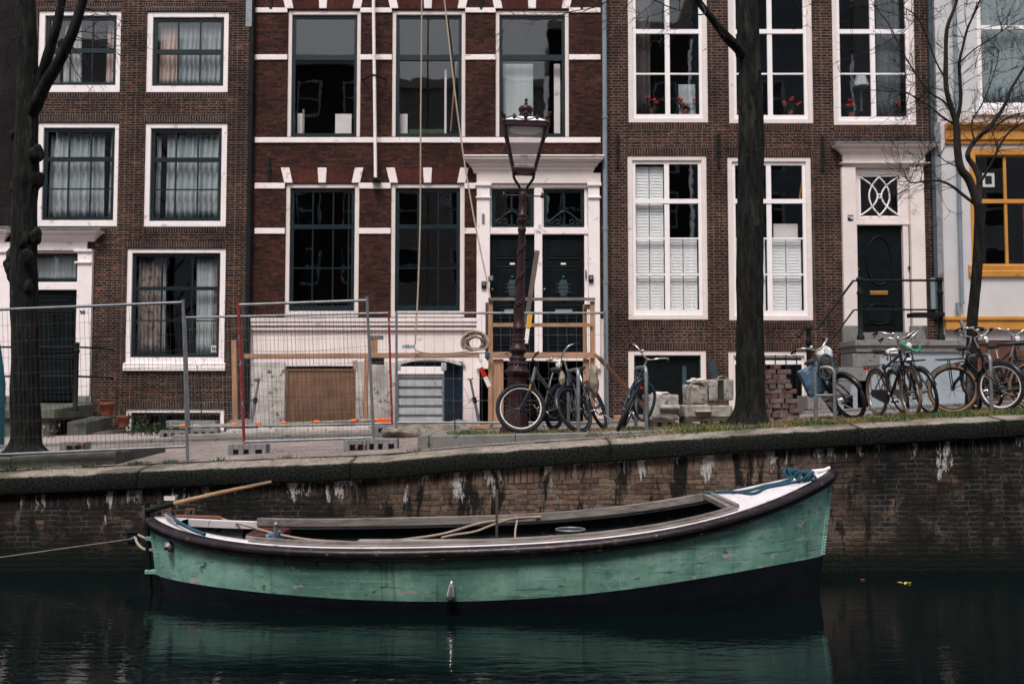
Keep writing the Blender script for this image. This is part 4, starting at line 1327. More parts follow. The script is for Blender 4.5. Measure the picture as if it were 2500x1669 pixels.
tl = tag(empty('table_lamp', c), 'table lamp with a grey cone shade in the tall window above the doorcase', 'lamp')
MB().lathe([(.20,-.02),(.11,.26)], (0,0,0), 20).build('lamp_shade', M['curtain_grey'], tl)
MB().lathe([(.06,-.62),(.06,-.6),(.02,-.56),(.035,-.3),(.015,-.05),(.01,0)], (0,0,0), 12).build('lamp_base', M['pipe_blue'], tl)
inside(H3, 1898, 540, 1958, 580, .35, M['white'], 'picture', 'pale picture board standing behind the shutters left of the cream doorcase', 'board')
a = P(1952, 485, H3.D+.3); b = P(1958, 440, H3.D+.3)
tag(MB().beam(a, b, .05, .03).build('batten', M['ochre']), 'short orange stick leaning in the upper right pane beside the thick trunk', 'stick')

# ------------------------------------------------------------------ white house with the ochre shop front
H4 = House('light grey rendered house with an ochre timber shop front at the right edge', 22.92)
x0, x1 = H3.x(2285, 400)+.004, 19.5
holes = [H4.hole(2385,-110,2640,262), H4.hole(2369,362,2640,660), H4.hole(2314,830,2700,1040)]
facade('wall', H4.D, x0, x1, .5, ZTOP, holes, M['wall_grey'], H4.o)
H4.shell(x0, x1, ZTOP, (320, 800), M['wall_grey'])
H4.window((2385,-110,2640,262), (2393,-100,2632,254), M['white_sash'], M['white_sash'], 6, (), ((64,10),), rec=.03, sill=(2372,262,2655,282))
curtain(H4, 2400, -95, 2630, 252, pbr('pale_blue_curtain', (.30,.355,.375), .9, var=.15, scale=6, stretch=(1,1,.1)), 'pale blue grey curtain across the upper window of the light grey house', folds=14, seed=31)
geranium(H4, 2452, 248, 5, 'blue flowered plant low in the upper window of the light grey house', mat=M['blue_sign'])
# ochre fascia
xa, xb = H4.x(2306, 330), 17.5
zt, zb = H4.z(304), H4.z(352)
h = zt-zb
fa = MB().profx([(0,zb),(-.05,zb),(-.05,zb+.18*h),(-.09,zb+.2*h),(-.09,zb+.68*h),(-.13,zb+.72*h),(-.2,zb+.9*h),(-.2,zt),(0,zt)], xa, xb).build('fascia', M['ochre'], H4.o)
H4.window((2369,362,2640,660), (2385,378,2625,646), M['ochre'], M['ochre'], 3, ((2459,7),(2545,7)), ((490,10),), rec=.0, sill=(2364,646,2645,676))
q = H4.r(2304, 776, 2700, 806)
MB().box(q[0], q[1], -.14, 0, q[2], q[3]).box(q[0]-.03, q[1], -.18, 0, q[3]-.06, q[3]+.02).build('plinth_band', M['ochre'], H4.o, bevel=.01)
q = H4.r(2314.5, 830.5, 2699, 1040)
MB().box(q[0], q[1], .06, .1, q[2], q[3]).ring(q[0], q[1], q[2], q[3], .08, .08, .1, .08, .02, .06).build('basement_panel', wood('rust_brown_board', (.10,.034,.020), .3, 2), H4.o)
H4.pipe(2333, -80, 740, .045, M['pipe_grey'], -.11, clamps=(225, 520, 740))
a = P(2333, 770, H4.D)
MB().tube([(a.x, -.11, H4.z(740)), (a.x+.02, -.12, H4.z(775)), (a.x+.12, -.16, H4.z(800)), (a.x+.16, -.17, H4.z(830))], .045, 10).build('downpipe', M['pipe_grey'], H4.o)
q = H4.r(2287, 300, 2302, 1000)
MB().box(q[0], q[1], -.05, 0, q[2], q[3]).build('party_strip', M['concrete'], H4.o)
inside(H4, 2409, 418, 2438, 452, .2, M['white'], 'poster', 'small white framed poster in the ochre window', 'poster')
inside(H4, 2415, 425, 2431, 445, .19, M['iron_black'], 'picture', 'dark picture set in the white poster of the ochre window', 'picture')
a = rect(2500, 500, 2640, 640, H4.D+.4)
tag(MB().box(a[0], a[1], H4.D+.4, H4.D+.45, a[2], a[3]).build('panel', M['red_paint']), 'dull red panel inside the ochre window at the right edge', 'panel')

# ------------------------------------------------------------------ houses on the near bank (behind the camera, mirrored in panes and water)
for k, (xa, xb, zt) in enumerate(((-40,-25.2,19.0),(-25,-15.2,21.5),(-15,-7.4,20.5),(-7.2,1.8,19.2),(2,9.8,22.5),(10,18.8,25),(19,34,24))):
    o = tag(empty('canal_house', ((xa+xb)/2, -8, 0)), ['narrow dark house across the canal', 'tall house across the canal with white windows', 'brick house on the opposite bank', 'tallest brick house on the opposite bank', 'plain brick house across the water', 'broad brick house across the water', 'low dark house across the water'][k] + ', behind the viewer', 'house', 'houses on the opposite bank')
    hw = (xb-xa)/2
    hl = []
    nn = 3
    for r_ in range(6):
        for c_ in range(nn):
            xc = -hw + (c_+.5)*2*hw/nn
            z0 = 2.2 + r_*3.1
            if z0+2 < zt-.5: hl.append((xc-.65, xc+.65, z0, z0+2.0))
    fm = facade('wall', 0, -hw, hw, .8, zt, hl, (M['brick_quiet'], M['wall_grey'], M['brick_quiet'], M['render_old'], M['brick_quiet'], M['render_blue'], M['wall_grey'])[k], o)
    fm.rotation_euler = (0, 0, math.pi)
    for h_ in hl:
        wd = MB().ring(-h_[1], -h_[0], h_[2], h_[3], .1, .1, .1, .1, -.1, .03).box(-h_[1]+.1, -h_[0]-.1, -.06, -.02, (h_[2]+h_[3])/2-.04, (h_[2]+h_[3])/2+.04).build('window', M['white'], o)
        MB().box(-h_[1]+.1, -h_[0]-.1, -.1, -.07, h_[2]+.1, h_[3]-.1).build('pane', M['sash_teal'], wd)
    MB().box(-hw, hw, -.3, .25, zt, zt+.5).box(-hw, hw, -8, -.3, zt, zt+.3).build('cornice', M['cream'], o)
mb = MB().add([(-60,-.9,.85),(60,-.9,.85),(60,-14,.95),(-60,-14,.95),(-60,-.9,-.5),(60,-.9,-.5)], [(0,1,2,3),(4,5,1,0)])
tag(mb.build('near_street', M['street']), kind='structure')
# ================================================================== the green boat
YB = 11.33
XA, XF = P(366,1265,YB).x, P(2032,1152,YB).x
XM, HL = (XA+XF)/2, (XF-XA)/2
BO = Vector((XM, YB, 0))
def bb(s):
    s = min(1, abs(s))
    return 1.2*max(0, 1-s**3.2)**.8
def px_curve(pts, yf):
    out = []
    for u, v in pts:
        D = YB
        for _ in range(8):
            p = P(u, v, D)
            s = max(-1, min(1, (p.x-XM)/HL))
            D = YB - bb(s)*yf
        out.append((s, p.z))
    out.sort()
    return out
SHEER = px_curve([(366,1262),(377,1266),(391,1281),(433,1302),(482,1312),(545,1321),(615,1329),(734,1339),(874,1344),(940,1346),(1093,1344),(1250,1334),(1338,1327),(1540,1309),(1650,1292),(1763,1270),(1857,1240),(1932,1204),(1988,1174),(2032,1150)], 1.03)
BOOT = px_curve([(381,1411),(500,1432),(600,1446),(745,1459),(940,1468),(1100,1471),(1250,1467),(1400,1456),(1540,1438),(1700,1417),(1850,1391),(2020,1360)], .96)
def smooth_tab(tab):
    # least squares polynomial of degree 6 in s keeps the sheer fair
    n = 6
    A = [[sum(s**(i+j) for s, z in tab) for j in range(n+1)] for i in range(n+1)]
    B = [sum(z*s**i for s, z in tab) for i in range(n+1)]
    for i in range(n+1):
        p = max(range(i, n+1), key=lambda r: abs(A[r][i]))
        A[i], A[p] = A[p], A[i]; B[i], B[p] = B[p], B[i]
        for r in range(i+1, n+1):
            f = A[r][i]/A[i][i]
            for c in range(i, n+1): A[r][c] -= f*A[i][c]
            B[r] -= f*B[i]
    k = [0]*(n+1)
    for i in range(n, -1, -1):
        k[i] = (B[i]-sum(A[i][c]*k[c] for c in range(i+1, n+1)))/A[i][i]
    return lambda s: sum(k[i]*s**i for i in range(n+1))
fz, fb = smooth_tab(SHEER), smooth_tab(BOOT)
def sheer(s): return fz(max(-1, min(1, s)))
def boot(s): return fb(max(-1, min(1, s)))
def hull_pt(s, z, side):
    """point of the outer skin at station s and height z; side -1 is the near side"""
    zt = sheer(s)
    k = max(0.0, min(1.0, z/zt)) if z > 0 else 0.0
    if z >= 0: f = .86 + .14*k**.8 - .10*abs(s)**5*(1-k)
    else: f = (.86 - .10*abs(s)**5)*math.sqrt(max(0, 1-(z/-.5)**2))
    rake = (.17 if s > 0 else .13)*(1 - min(1.1, z/zt if z > -.3 else -.3))*abs(s)**2
    x = XM + s*HL - math.copysign(rake, s)
    return Vector((x, YB + side*bb(s)*f, z))
def hull_mat():
    m, t, b, _ = newmat('green_hull_paint')
    co = objco(t)
    n1 = noisen(t, co, 1.7, 7, .68, .2)
    n2 = noisen(t, objco(t, (1.2,1,2.6)), 5, 6, .7)
    c = mix(t, ramp(t, n1, [(.34, 0), (.66, 1)]), (.135,.315,.25), (.32,.58,.49))
    c = mix(t, ramp(t, n2, [(.55, 0), (.74, .65)]), c, (.085,.20,.165))
    n6 = noisen(t, objco(t, (5,1,.35)), 2.2, 5, .6)
    c = mix(t, ramp(t, n6, [(.56, 0), (.72, .32)]), c, (.20,.41,.33))
    n8 = noisen(t, objco(t, (.45,1,1.1)), 1.6, 4, .6)
    c = mix(t, ramp(t, n8, [(.56, 0), (.74, .55)]), c, (.085,.215,.17))
    # fender scrapes along the side
    n9 = noisen(t, objco(t, (.5,1,16)), 1.9, 5, .7)
    c = mix(t, ramp(t, n9, [(.64, 0), (.68, .6)]), c, (.42,.60,.54))
    n10 = noisen(t, objco(t, (.7,1,22)), 1.7, 5, .7, .3)
    c = mix(t, ramp(t, n10, [(.68, 0), (.70, .75)]), c, (.04,.075,.065))
    # grime held above the waterline
    spz = t.nodes.new('ShaderNodeSeparateXYZ'); t.links.new(co, spz.inputs[0])
    gz_ = nd(t, 'ShaderNodeMapRange'); t.links.new(math_n(t, 'ADD', spz.outputs[2], math_n(t, 'MULTIPLY', n2, -.16)), gz_.inputs[0])
    for k, v in ((1, -.06), (2, .12), (3, .62), (4, 0)): gz_.inputs[k].default_value = v
    c = mix(t, gz_.outputs[0], c, (.050,.105,.075))
    # rust / algae runs
    n5 = noisen(t, objco(t, (7,1,.25)), 1.3, 4, .6)
    c = mix(t, ramp(t, n5, [(.64, 0), (.74, .45)]), c, (.06,.085,.045))
    # dark scuffs, flaked spots down to pinkish undercoat and to rust
    n3 = noisen(t, objco(t, (1,1,2.0)), 4.0, 7, .78)
    c = mix(t, ramp(t, n3, [(.685, 0), (.70, .9)]), c, (.03,.05,.046))
    n4 = noisen(t, objco(t, (.9,1,2.2)), 4.6, 5, .66)
    c = mix(t, ramp(t, n4, [(.685, 0), (.695, 1)]), c, (.55,.46,.45))
    wv = nd(t, 'ShaderNodeTexVoronoi', Scale=3.4); wv.feature = 'F1'
    t.links.new(objco(t, (1,1,1.6)), wv.inputs['Vector'])
    c = mix(t, ramp(t, wv.outputs['Distance'], [(.035, .9), (.05, 0)]), c, (.055,.05,.045))
    t.links.new(c, b.inputs['Base Color'])
    b.inputs['Roughness'].default_value = .48
    bumpn(t, b, math_n(t, 'ADD', n1, math_n(t, 'MULTIPLY', n3, .4)), .25, .012)
    return m
M['hull'] = hull_mat()
M['hull_navy'] = pbr('navy_bottom_paint', (.0028,.0050,.0095), .6, var=.5, scale=4, stretch=(1,1,2), spots=((.025,.032,.04), 9, .74), bump=.15, spec=.25)
M['strake'] = pbr('worn_black_strake', (.016,.011,.013), .32, var=.5, scale=6, stretch=(.5,1,1), spots=[((.12,.055,.04), 11, .665), ((.30,.25,.24), 24, .72)], bump=.3, bscale=20)
M['deck'] = pbr('white_deck_paint', (.70,.66,.69), .5, var=.07, scale=5, spots=[((.33,.27,.26), 7, .66), ((.12,.06,.045), 9, .72)], bump=.1)
M['coaming'] = wood('grey_coaming', (.20,.175,.16), .35, 0)
M['boat_dark'] = pbr('dark_bilge_paint', (.022,.027,.031), .7, var=.4, scale=4, spots=((.07,.075,.08), 6, .66))
M['boat_pale'] = pbr('stained_white_lining', (.20,.205,.215), .7, var=.25, scale=5, spots=[((.07,.06,.055), 5, .60), ((.35,.20,.07), 8, .68)])
M['maroon'] = pbr('maroon_paint', (.085,.020,.021), .4, var=.35, scale=5, spots=((.02,.015,.015), 6, .62))
M['red_wood'] = wood('varnished_wood', (.16,.062,.038), .3, 0)

boat = tag(empty('rowing_boat', BO), 'weathered green open sloep with navy bottom and black rubbing strake, moored along the quay', 'boat')
def bld(mb, name, mat, par=boat, bevel=0):
    mb.xform(Matrix.Translation(-BO))
    return mb.build(name, mat, par, bevel=bevel)
SS = [-1 + 2*i/120 for i in range(121)]
SS = [math.copysign(abs(s)**.85 if abs(s) < 1 else 1, s) for s in SS]
def skin(zlo, zhi, rows):
    mb = MB()
    for side in (-1, 1):
        o = len(mb.v)
        for s in SS:
            a, c = zlo(s), zhi(s)
            for j in range(rows+1):
                mb.v.append(hull_pt(s, a+(c-a)*j/rows, side))
        n = rows+1
        for i in range(len(SS)-1):
            for j in range(rows):
                q = (o+i*n+j, o+(i+1)*n+j, o+(i+1)*n+j+1, o+i*n+j+1)
                mb.f.append(q if side < 0 else q[::-1]); mb.sm.append(True)
    return mb
bld(skin(boot, sheer, 12), 'hull', M['hull'])
bld(skin(lambda s: -.499, boot, 12), 'hull_bottom', M['hull_navy'])
# rubbing strake on both sides, swept round the sheer
def sweep(prof, s0, s1, inset=0.0, n=110, dz=0):
    mb = MB()
    for side in (-1, 1):
        o = len(mb.v); k = len(prof)
        for i in range(n+1):
            s = s0 + (s1-s0)*i/n
            p = Vector((XM+s*HL, YB+side*max(0, bb(s)-inset), sheer(s)+dz))
            e = .004
            sa, sb = max(-1, s-e), min(1, s+e)
            d = Vector(((sb-sa)*HL, side*(bb(sb)-bb(sa)), 0)).normalized()
            nr = Vector((d.y, -d.x, 0))*(1 if side < 0 else -1)
            if abs(s) > .999: nr = Vector((math.copysign(1, s), 0, 0))
            for q, z in prof: mb.v.append(p + nr*q + Vector((0,0,z)))
        for i in range(n):
            for j in range(k):
                l = (j+1) % k
                f = (o+i*k+j, o+(i+1)*k+j, o+(i+1)*k+l, o+i*k+l)
                mb.f.append(f if side > 0 else f[::-1]); mb.sm.append(True)
        for e_ in (0, n):
            mb.f.append(tuple(o+e_*k+j for j in range(k))); mb.sm.append(False)
    return mb
bld(sweep([(-.03,.012),(.03,.006),(.055,-.016),(.062,-.045),(.055,-.072),(.04,-.080),(.045,-.095),(.036,-.112),(.0,-.116),(-.03,-.1)], -1, 1), 'rubbing_strake', M['strake'])
# decks
S_A, S_F = -.905, .685
def inner(s): return max(.02, bb(s)-.20)
mb = MB()
n = 90
for side in (-1, 1):
    o = len(mb.v)
    for i in range(n+1):
        s = S_A + (S_F-S_A)*i/n
        for q, z in ((bb(s)-.025, .004), (bb(s)-.11, .018), (inner(s)-.02, .020), (inner(s)-.02, -.06)):
            mb.v.append(Vector((XM+s*HL, YB+side*q, sheer(s)+z)))
    for i in range(n):
        for j in range(3):
            f = (o+i*4+j, o+i*4+j+1, o+(i+1)*4+j+1, o+(i+1)*4+j)
            mb.f.append(f); mb.sm.append(j < 2)
bld(mb, 'side_deck', M['deck'])
def end_deck(s0, s1, name):
    mb = MB(); n = 30; w = 8
    for i in range(n+1):
        s = s0 + (s1-s0)*i/n
        for j in range(-w, w+1):
            f = j/w
            mb.v.append(Vector((XM+s*HL, YB+f*max(.001, bb(s)-.025), sheer(s)+.005+.05*(1-f*f)*min(1, bb(s)/.8))))
    for i in range(n):
        for j in range(2*w):
            a = i*(2*w+1)+j
            mb.f.append((a, a+2*w+1, a+2*w+2, a+1)); mb.sm.append(True)
    return bld(mb, name, M['deck'])
end_deck(S_F, .998, 'foredeck')
end_deck(S_A, -.998, 'aft_deck')
# wooden coaming round the opening
def plank(s0, s1, side, inset, zt, zb, th, n=50):
    mb = MB()
    for i in range(n+1):
        s = s0 + (s1-s0)*i/n
        y = YB + side*(bb(s)-inset)
        for yy in (y-th/2, y+th/2):
            for z in (zt, zb): mb.v.append(Vector((XM+s*HL, yy, sheer(s)+z)))
    for i in range(n):
        a = i*4; c = a+4
        for q in ((a,a+1,c+1,c),(a+2,c+2,c+3,a+3),(a,c,c+2,a+2),(a+1,a+3,c+3,c+1)): mb.f.append(q); mb.sm.append(False)
    mb.f += [(0,2,3,1), (n*4,n*4+1,n*4+3,n*4+2)]; mb.sm += [False, False]
    return mb
def s_of(u, D): return (P(u, 1300, D).x-XM)/HL
bld(plank(s_of(582,10.35), S_F, -1, .235, .055, -.06, .045), 'coaming_plank', M['coaming'], bevel=.008)
bld(plank(s_of(641,12.2), S_F, 1, .235, .072, -.025, .05), 'coaming_plank', M['coaming'], bevel=.008)
bld(plank(s_of(930,12.3), s_of(1215,12.3), 1, .10, .055, .015, .10), 'coaming_plank', M['coaming'], bevel=.006)
bld(plank(s_of(600,10.4), S_F-.01, -1, .12, .030, .016, .05), 'toe_rail', M['red_wood'] if False else M['coaming'], bevel=.005)
wf = bb(S_F)-.235
xf = XM+S_F*HL
mb = MB().box(xf-.06, xf, YB-wf-.03, YB+wf+.03, sheer(S_F)-.06, sheer(S_F)+.062)
mb.box(xf-.13, xf-.061, YB-wf+.02, YB+wf-.02, sheer(S_F)-.02, sheer(S_F)+.04)
bld(mb, 'coaming_beam', M['coaming'], bevel=.008)
# lining, floor, bulkheads
mb = MB()
n = 60
for side in (-1, 1):
    o = len(mb.v)
    for i in range(n+1):
        s = -.97 + (.90+.97)*i/n
        for q, z in ((max(.01,bb(s)-.05), sheer(s)-.06), (max(.01,bb(s)*.86-.05), .30), (max(.008,bb(s)*.55), .06), (0.0, .05)):
            mb.v.append(Vector((XM+s*HL*.985, YB+side*q, z)))
    for i in range(n):
        for j in range(3):
            f = (o+i*4+j, o+(i+1)*4+j, o+(i+1)*4+j+1, o+i*4+j+1)
            mb.f.append(f); mb.sm.append(True)
bld(mb, 'lining', M['boat_dark'])
x0, x1 = P(470,1290,12.1).x, P(585,1290,12.1).x
mb = MB()
for i in range(12):
    pass
s0, s1 = -.93, s_of(600, 12.1)
for i in range(21):
    s = s0+(s1-s0)*i/20
    for z in (sheer(s)-.055, .22): mb.v.append(Vector((XM+s*HL, YB+max(.02, bb(s)*(.94 if z > .3 else .84)-.07), z)))
for i in range(20): mb.f.append((i*2, i*2+2, i*2+3, i*2+1)); mb.sm.append(True)
lin = bld(mb, 'stern_lining', M['boat_pale'])
sld = lin.modifiers.new('thickness', 'SOLIDIFY'); sld.thickness = .012
xb_ = P(607,1290,11.5).x
bld(MB().box(xb_, xb_+.03, YB-.62, YB+.70, .10, sheer(-.6)-.12), 'bulkhead', M['boat_pale'])
q = (P(607,1290,11.6).x, P(697,1290,11.6).x)
bld(MB().box(q[0]+.04, q[1], 11.3, 11.9, .06, sheer(-.55)+.0), 'engine_box', M['maroon'], bevel=.015)
pz = P(676,1300,11.25)
bld(MB().beam((pz.x-.09,11.22,.56),(pz.x+.09,11.22,.61),.08,.26), 'cushion', M['bag_blue'], bevel=.03)
bld(MB().tube([(pz.x-.02,11.1,.45),(pz.x+.02,11.12,.79)], .02, 8).ball((pz.x+.02,11.12,.8), .03, 8), 'gear_lever', M['galv'])
bld(MB().box(P(870,1300,10.6).x, P(1205,1300,10.6).x, 10.36, 10.80, sheer(-.1)-.035, sheer(-.1)+.005), 'thwart', M['pale_wood'], bevel=.008)
for u in (820, 1290, 1560):
    x = P(u,1300,11.4).x
    bld(MB().box(x-.11, x+.11, YB-.92, YB+.92, .34, .38), 'thwart', M['boat_dark'], bevel=.006)
bld(MB().box(XM-3.0, XM+2.6, YB-.55, YB+.55, .08, .10), 'floor_boards', M['boat_dark'])
# red seat back and two brackets on the far quarter
a, b_ = P(428,1262,11.95), P(541,1265,12.15)
bld(MB().beam(a, b_, .14, .055, up=(0,0,1)), 'seat_back', M['red_wood'], bevel=.015)
for u in (406, 464):
    c = P(u, 1250, 11.85 if u < 430 else 12.2)
    bld(MB().ring(c.x-.05, c.x+.06, c.z-.10, c.z+.05, .025, .025, .025, .025, c.y-.02, c.y+.02), 'oarlock', M['red_wood'])
# stem and stern plates with rivets
for end in (1, -1):
    mb, rv = MB(), MB()
    zt = sheer(end)-.1
    zb = boot(end)+.01
    ys = []
    for i in range(13):
        z = zb+(zt-zb)*i/12
        for side in (-1, 1):
            for s_, o_ in ((.9995, .016), (.984, .010), (.982, -.002)):
                p = hull_pt(end*s_, z, side)
                mb.v.append(p + Vector((end*o_*.8, side*o_, 0)))
    for i in range(12):
        a0 = i*6
        for (j, k) in ((0,1),(1,2),(3,4),(4,5),(0,3)):
            mb.f.append((a0+j, a0+k, a0+6+k, a0+6+j)); mb.sm.append(False)
    bld(mb, 'stem_plate' if end > 0 else 'stern_plate', M['hull'])
    nrv = 27
    for side in (-1, 1):
        rv = MB()
        for i in range(nrv):
            z = zb + (zt-zb)*(i+.5)/nrv
            p = hull_pt(end*.9915, z, side)
            rv.ball(p+Vector((end*.008, side*.014, 0)), .0145, 6)
        bld(rv, 'rivets', M['hull'])
# rudder, tiller
xr = XA-.035
mb = MB().tube([(xr,YB,1.02),(xr+.02,YB,.55),(xr+.06,YB,-.1)], .03, 10)
mb.prism([(xr-.04,.22),(xr+.02,.24),(xr+.06,-.3),(xr-.16,-.3)], YB-.02, YB+.02)
rud = bld(mb, 'rudder', M['iron_black'])
for z in (.62, .25):
    bld(MB().box(xr+.0, xr+.15, YB-.045, YB+.045, z-.025, z+.025), 'pintle', M['hull'], bevel=.01)
a, c, e = P(357,1247,YB-.05), P(424,1229,YB-.05), P(663,1176,YB-.05)
tl = bld(MB().tube([c, c.lerp(e,.5)+Vector((0,0,.006)), e], [.029,.027,.019], 10), 'tiller', wood('tiller_wood', (.30,.18,.10), .35, 0))
bld(MB().tube([a, c+(c-a)*.02], [.038,.036], 10), 'tiller_sleeve', M['iron_black'])
# fittings on the hull side
def on_side(u, v):
    D = YB-1
    for _ in range(12):
        p = P(u, v, D)
        s = max(-1, min(1, (p.x-XM)/HL))
        D = hull_pt(s, p.z, -1).y
    return P(u, v, D)
c = on_side(1101,1440)
bld(MB().lathe([(.01,.10),(.022,.085),(.036,.02),(.048,-.04),(.050,-.072),(.040,-.082),(.012,-.066)], c+Vector((0,-.035,0)), 14, m=Matrix.Rotation(R(6), 3, 'Y')), 'exhaust_outlet', M['chrome'])
c = on_side(414,1333)
m3 = Matrix.Rotation(R(100), 3, 'X') @ Matrix.Identity(3)
bld(MB().lathe([(.062,-.012),(.062,.008),(.045,.02),(.030,.085),(.022,.09),(.018,.06)], c+Vector((0,-.01,0)), 14, m=m3), 'hull_fairlead', M['galv'])
for u, v in ((409,1310),(444,1322),(496,1335),(560,1350),(626,1362),(698,1370),(774,1375),(850,1381),(929,1382)):
    c = on_side(u, v)
    bld(MB().tube([c+Vector((0,.0,.012)), c+Vector((0,-.022,.004)), c+Vector((.004,-.024,-.014)), c+Vector((.012,-.012,-.026))], .006, 6), 'tarpaulin_hook', M['iron_black'])
c = P(1356,1318,10.42)
bld(MB().box(c.x-.07,c.x+.09,c.y-.05,c.y+.05,c.z-.05,c.z+.045), 'cleat_block', M['stone_pale'], bevel=.01)
bld(MB().ball(c+Vector((.03,-.06,.0)), .035, 8, (1.5,.8,.8)), 'lashing', M['rope_blue'])
mb = MB()
c = P(2003,1160,YB-.02)
mb.tube([c+Vector((-.16,0,-.0)), c+Vector((-.08,0,.045)), c+Vector((.05,0,.06)), c+Vector((.11,0,.085))], .022, 8).tube([c+Vector((-.05,0,-.06)), c+Vector((-.05,0,.045))], .02, 8)
bld(mb, 'cleat', M['white'])
# things lying in the boat -----------------------------------------------------------------------
def rope(name, pts, r, mat, label, cat='rope', group=None, n=6, parent=None):
    p = smooth_path(pts, n)
    return tag(MB().tube(p, r, 8).build(name, mat, parent), label, cat, group)
rope('rope', [P(541,1266,12.1), P(600,1282,11.7), P(668,1301,11.3), P(755,1317,10.8), P(875,1324,10.5), P(960,1326,10.45)], .014, M['rope'], 'pale rope sagging from the red seat back into the middle of the boat')
rope('rope', [P(958,1320,10.6), P(1010,1314,10.9), P(1085,1302,11.1), P(1173,1277,11.5), P(1260,1266,12.0), P(1340,1259,12.35), P(1390,1259,12.4)], .016, M['rope'], 'thicker pale rope rising from the thwart to the far coaming')
rope('rope', [P(1078,1312,10.9), P(1110,1305,11.0), P(1160,1297,11.1), P(1205,1280,11.3), P(1258,1265,11.9), P(1320,1262,12.2)], .014, M['rope'], 'second pale rope crossing just below the thick one, with a knot at its lower end')
rope('rope', [P(1259,1259,11.95), P(1262,1272,11.9), P(1258,1295,11.7), P(1258,1320,11.6)], .012, M['rope'], 'short rope hanging straight down from a knot on the far coaming')
p0, p1 = P(1213,1195,10.75), P(1213,1330,10.75)
tag(MB().box(p0.x-.014, p0.x+.014, p0.y-.014, p0.y+.014, p1.z-.05, p0.z).build('mooring_stick', M['dark_wood'], bevel=.004), 'thin upright wooden stick beside the thwart of the boat', 'stick')
c = P(1393,1292,11.45)
bk = tag(MB().lathe([(.12,-.45),(.165,0),(.158,0),(.115,-.43)], c, 24).build('bucket', M['boat_dark']), 'dark round bucket standing inside the boat, only its rim showing', 'bucket')
MB().torus(c, (0,0,1), .165, .012, 28, 8).build('rim', M['galv'], bk)
def dk(u, v):
    """point on the fore deck under this pixel"""
    D = YB
    for _ in range(30):
        p = P(u, v, D)
        s = max(-1, min(1, (p.x-XM)/HL))
        f = max(-1, min(1, (D-YB)/max(.05, bb(s))))
        zt = sheer(s)+.005+.05*(1-f*f)*min(1, bb(s)/.8)+.018
        D += (p.z-zt)*2.0
        D = max(YB-1.1, min(YB+1.1, D))
    return P(u, v, D)
rope('rope', [dk(1718,1208)+Vector((0,0,.02)), dk(1790,1200), dk(1838,1204), dk(1870,1190), dk(1910,1182), dk(1948,1174), dk(1962,1168)], .017, M['rope_blue'], 'dark blue rope laid along the fore deck, looping over the coaming corner')
rope('rope', [dk(1786,1202), dk(1830,1196), dk(1865,1186), dk(1905,1178), dk(1935,1168)], .016, M['rope_blue'], 'second dark blue rope on the fore deck, farther from the near gunwale')
mb = MB()
rn = random.Random(4)
for k, (u, v) in enumerate(((1932,1163),(1968,1170))):
    c = dk(u, v)+Vector((0,0,.03))
    pts = [c+Vector((.10*math.sin(t*2.1+k)*(.6+.4*math.sin(t*.7)), .07*math.cos(t*1.7+k), .045*math.sin(t*2.9)+.012)) for t in [i*.32 for i in range(44)]]
    tag(MB().tube(smooth_path(pts, 2), .016, 7).build('rope_knot', M['rope_blue']), ('left', 'right')[k]+' one of two knotted tangles of dark blue rope near the bow of the boat', 'rope')
rope('rope', [P(403,1251,11.3), P(416,1260,11.1), P(440,1276,10.85), P(470,1292,10.7), P(500,1304,10.6)], .020, M['rope_blue'], 'blue rope slanting over the stern gunwale of the boat')
rope('rope', [P(403,1256,11.2), P(420,1267,11.0), P(450,1283,10.8), P(486,1298,10.65)], .014, M['rope'], 'pale rope beside the blue one over the stern gunwale')
rope('mooring_line', [P(-60,1368,12.5), P(120,1343,12.5), P(240,1326,12.5), P(318,1315,12.55)], .0045, M['rope'], 'thin mooring line along the quay wall left of the boat')
rope('mooring_line', [P(322,1315,12.6), P(330,1312,12.4), P(336,1326,12.0), P(350,1339,11.5), P(372,1342,11.28)], .017, M['rope'], 'pale mooring rope looping from the wall drain to the rudder post')
rope('mooring_line', [P(338,1305,12.6), P(352,1312,12.0), P(372,1321,11.25)], .015, M['rope'], 'short upper mooring rope at the rudder post')
# floating leaves
for (u, v, s, mt, lb) in ((2206,1418,.07,'yellow','yellow flower floating on the dark water right of the boat'),(2104,1410,.03,'orange','small orange leaf floating on the dark water near the bow')):
    D = 2.2*FPX/(v-971)
    c = Vector((P(u, v, D).x, D, .004))
    mb = MB()
    for k in range(3):
        a = k*2.1+.4
        d = Vector((math.cos(a), math.sin(a), 0)); e = Vector((-d.y, d.x, 0))
        mb.add([c, c+d*s*.6+e*s*.3+Vector((0,0,.012)), c+d*s*1.2+Vector((0,0,.004)), c+d*s*.6-e*s*.3+Vector((0,0,.012))], [(0,1,2,3)])
    mb.tube([c, c+Vector((s*1.4,.02,.006))], .004, 5)
    tag(mb.build('floating_leaf', pbr('leaf_'+mt, (.62,.55,.12) if mt == 'yellow' else (.4,.12,.03), .6)), lb, 'leaf')
# ================================================================== street lamp
LD = 14.3
LS = LD/FPX
lb = P(1258, 1045, LD)
lamp = tag(empty('street_lamp', (lb.x, LD, zs(lb.x)-.02), (0, R(1.9), 0)), 'ornate maroon cast iron street lamp with a crowned lantern, bikes leaning at its foot', 'street lamp')
k_l = (P(1285, 240, LD).z - lamp.location.z) / ((1045-240)*LS)
lamp.scale = (k_l, k_l, k_l)
def lz(v): return (1045-v)*LS
def lr(px): return px*LS
L = M['lamp_paint']
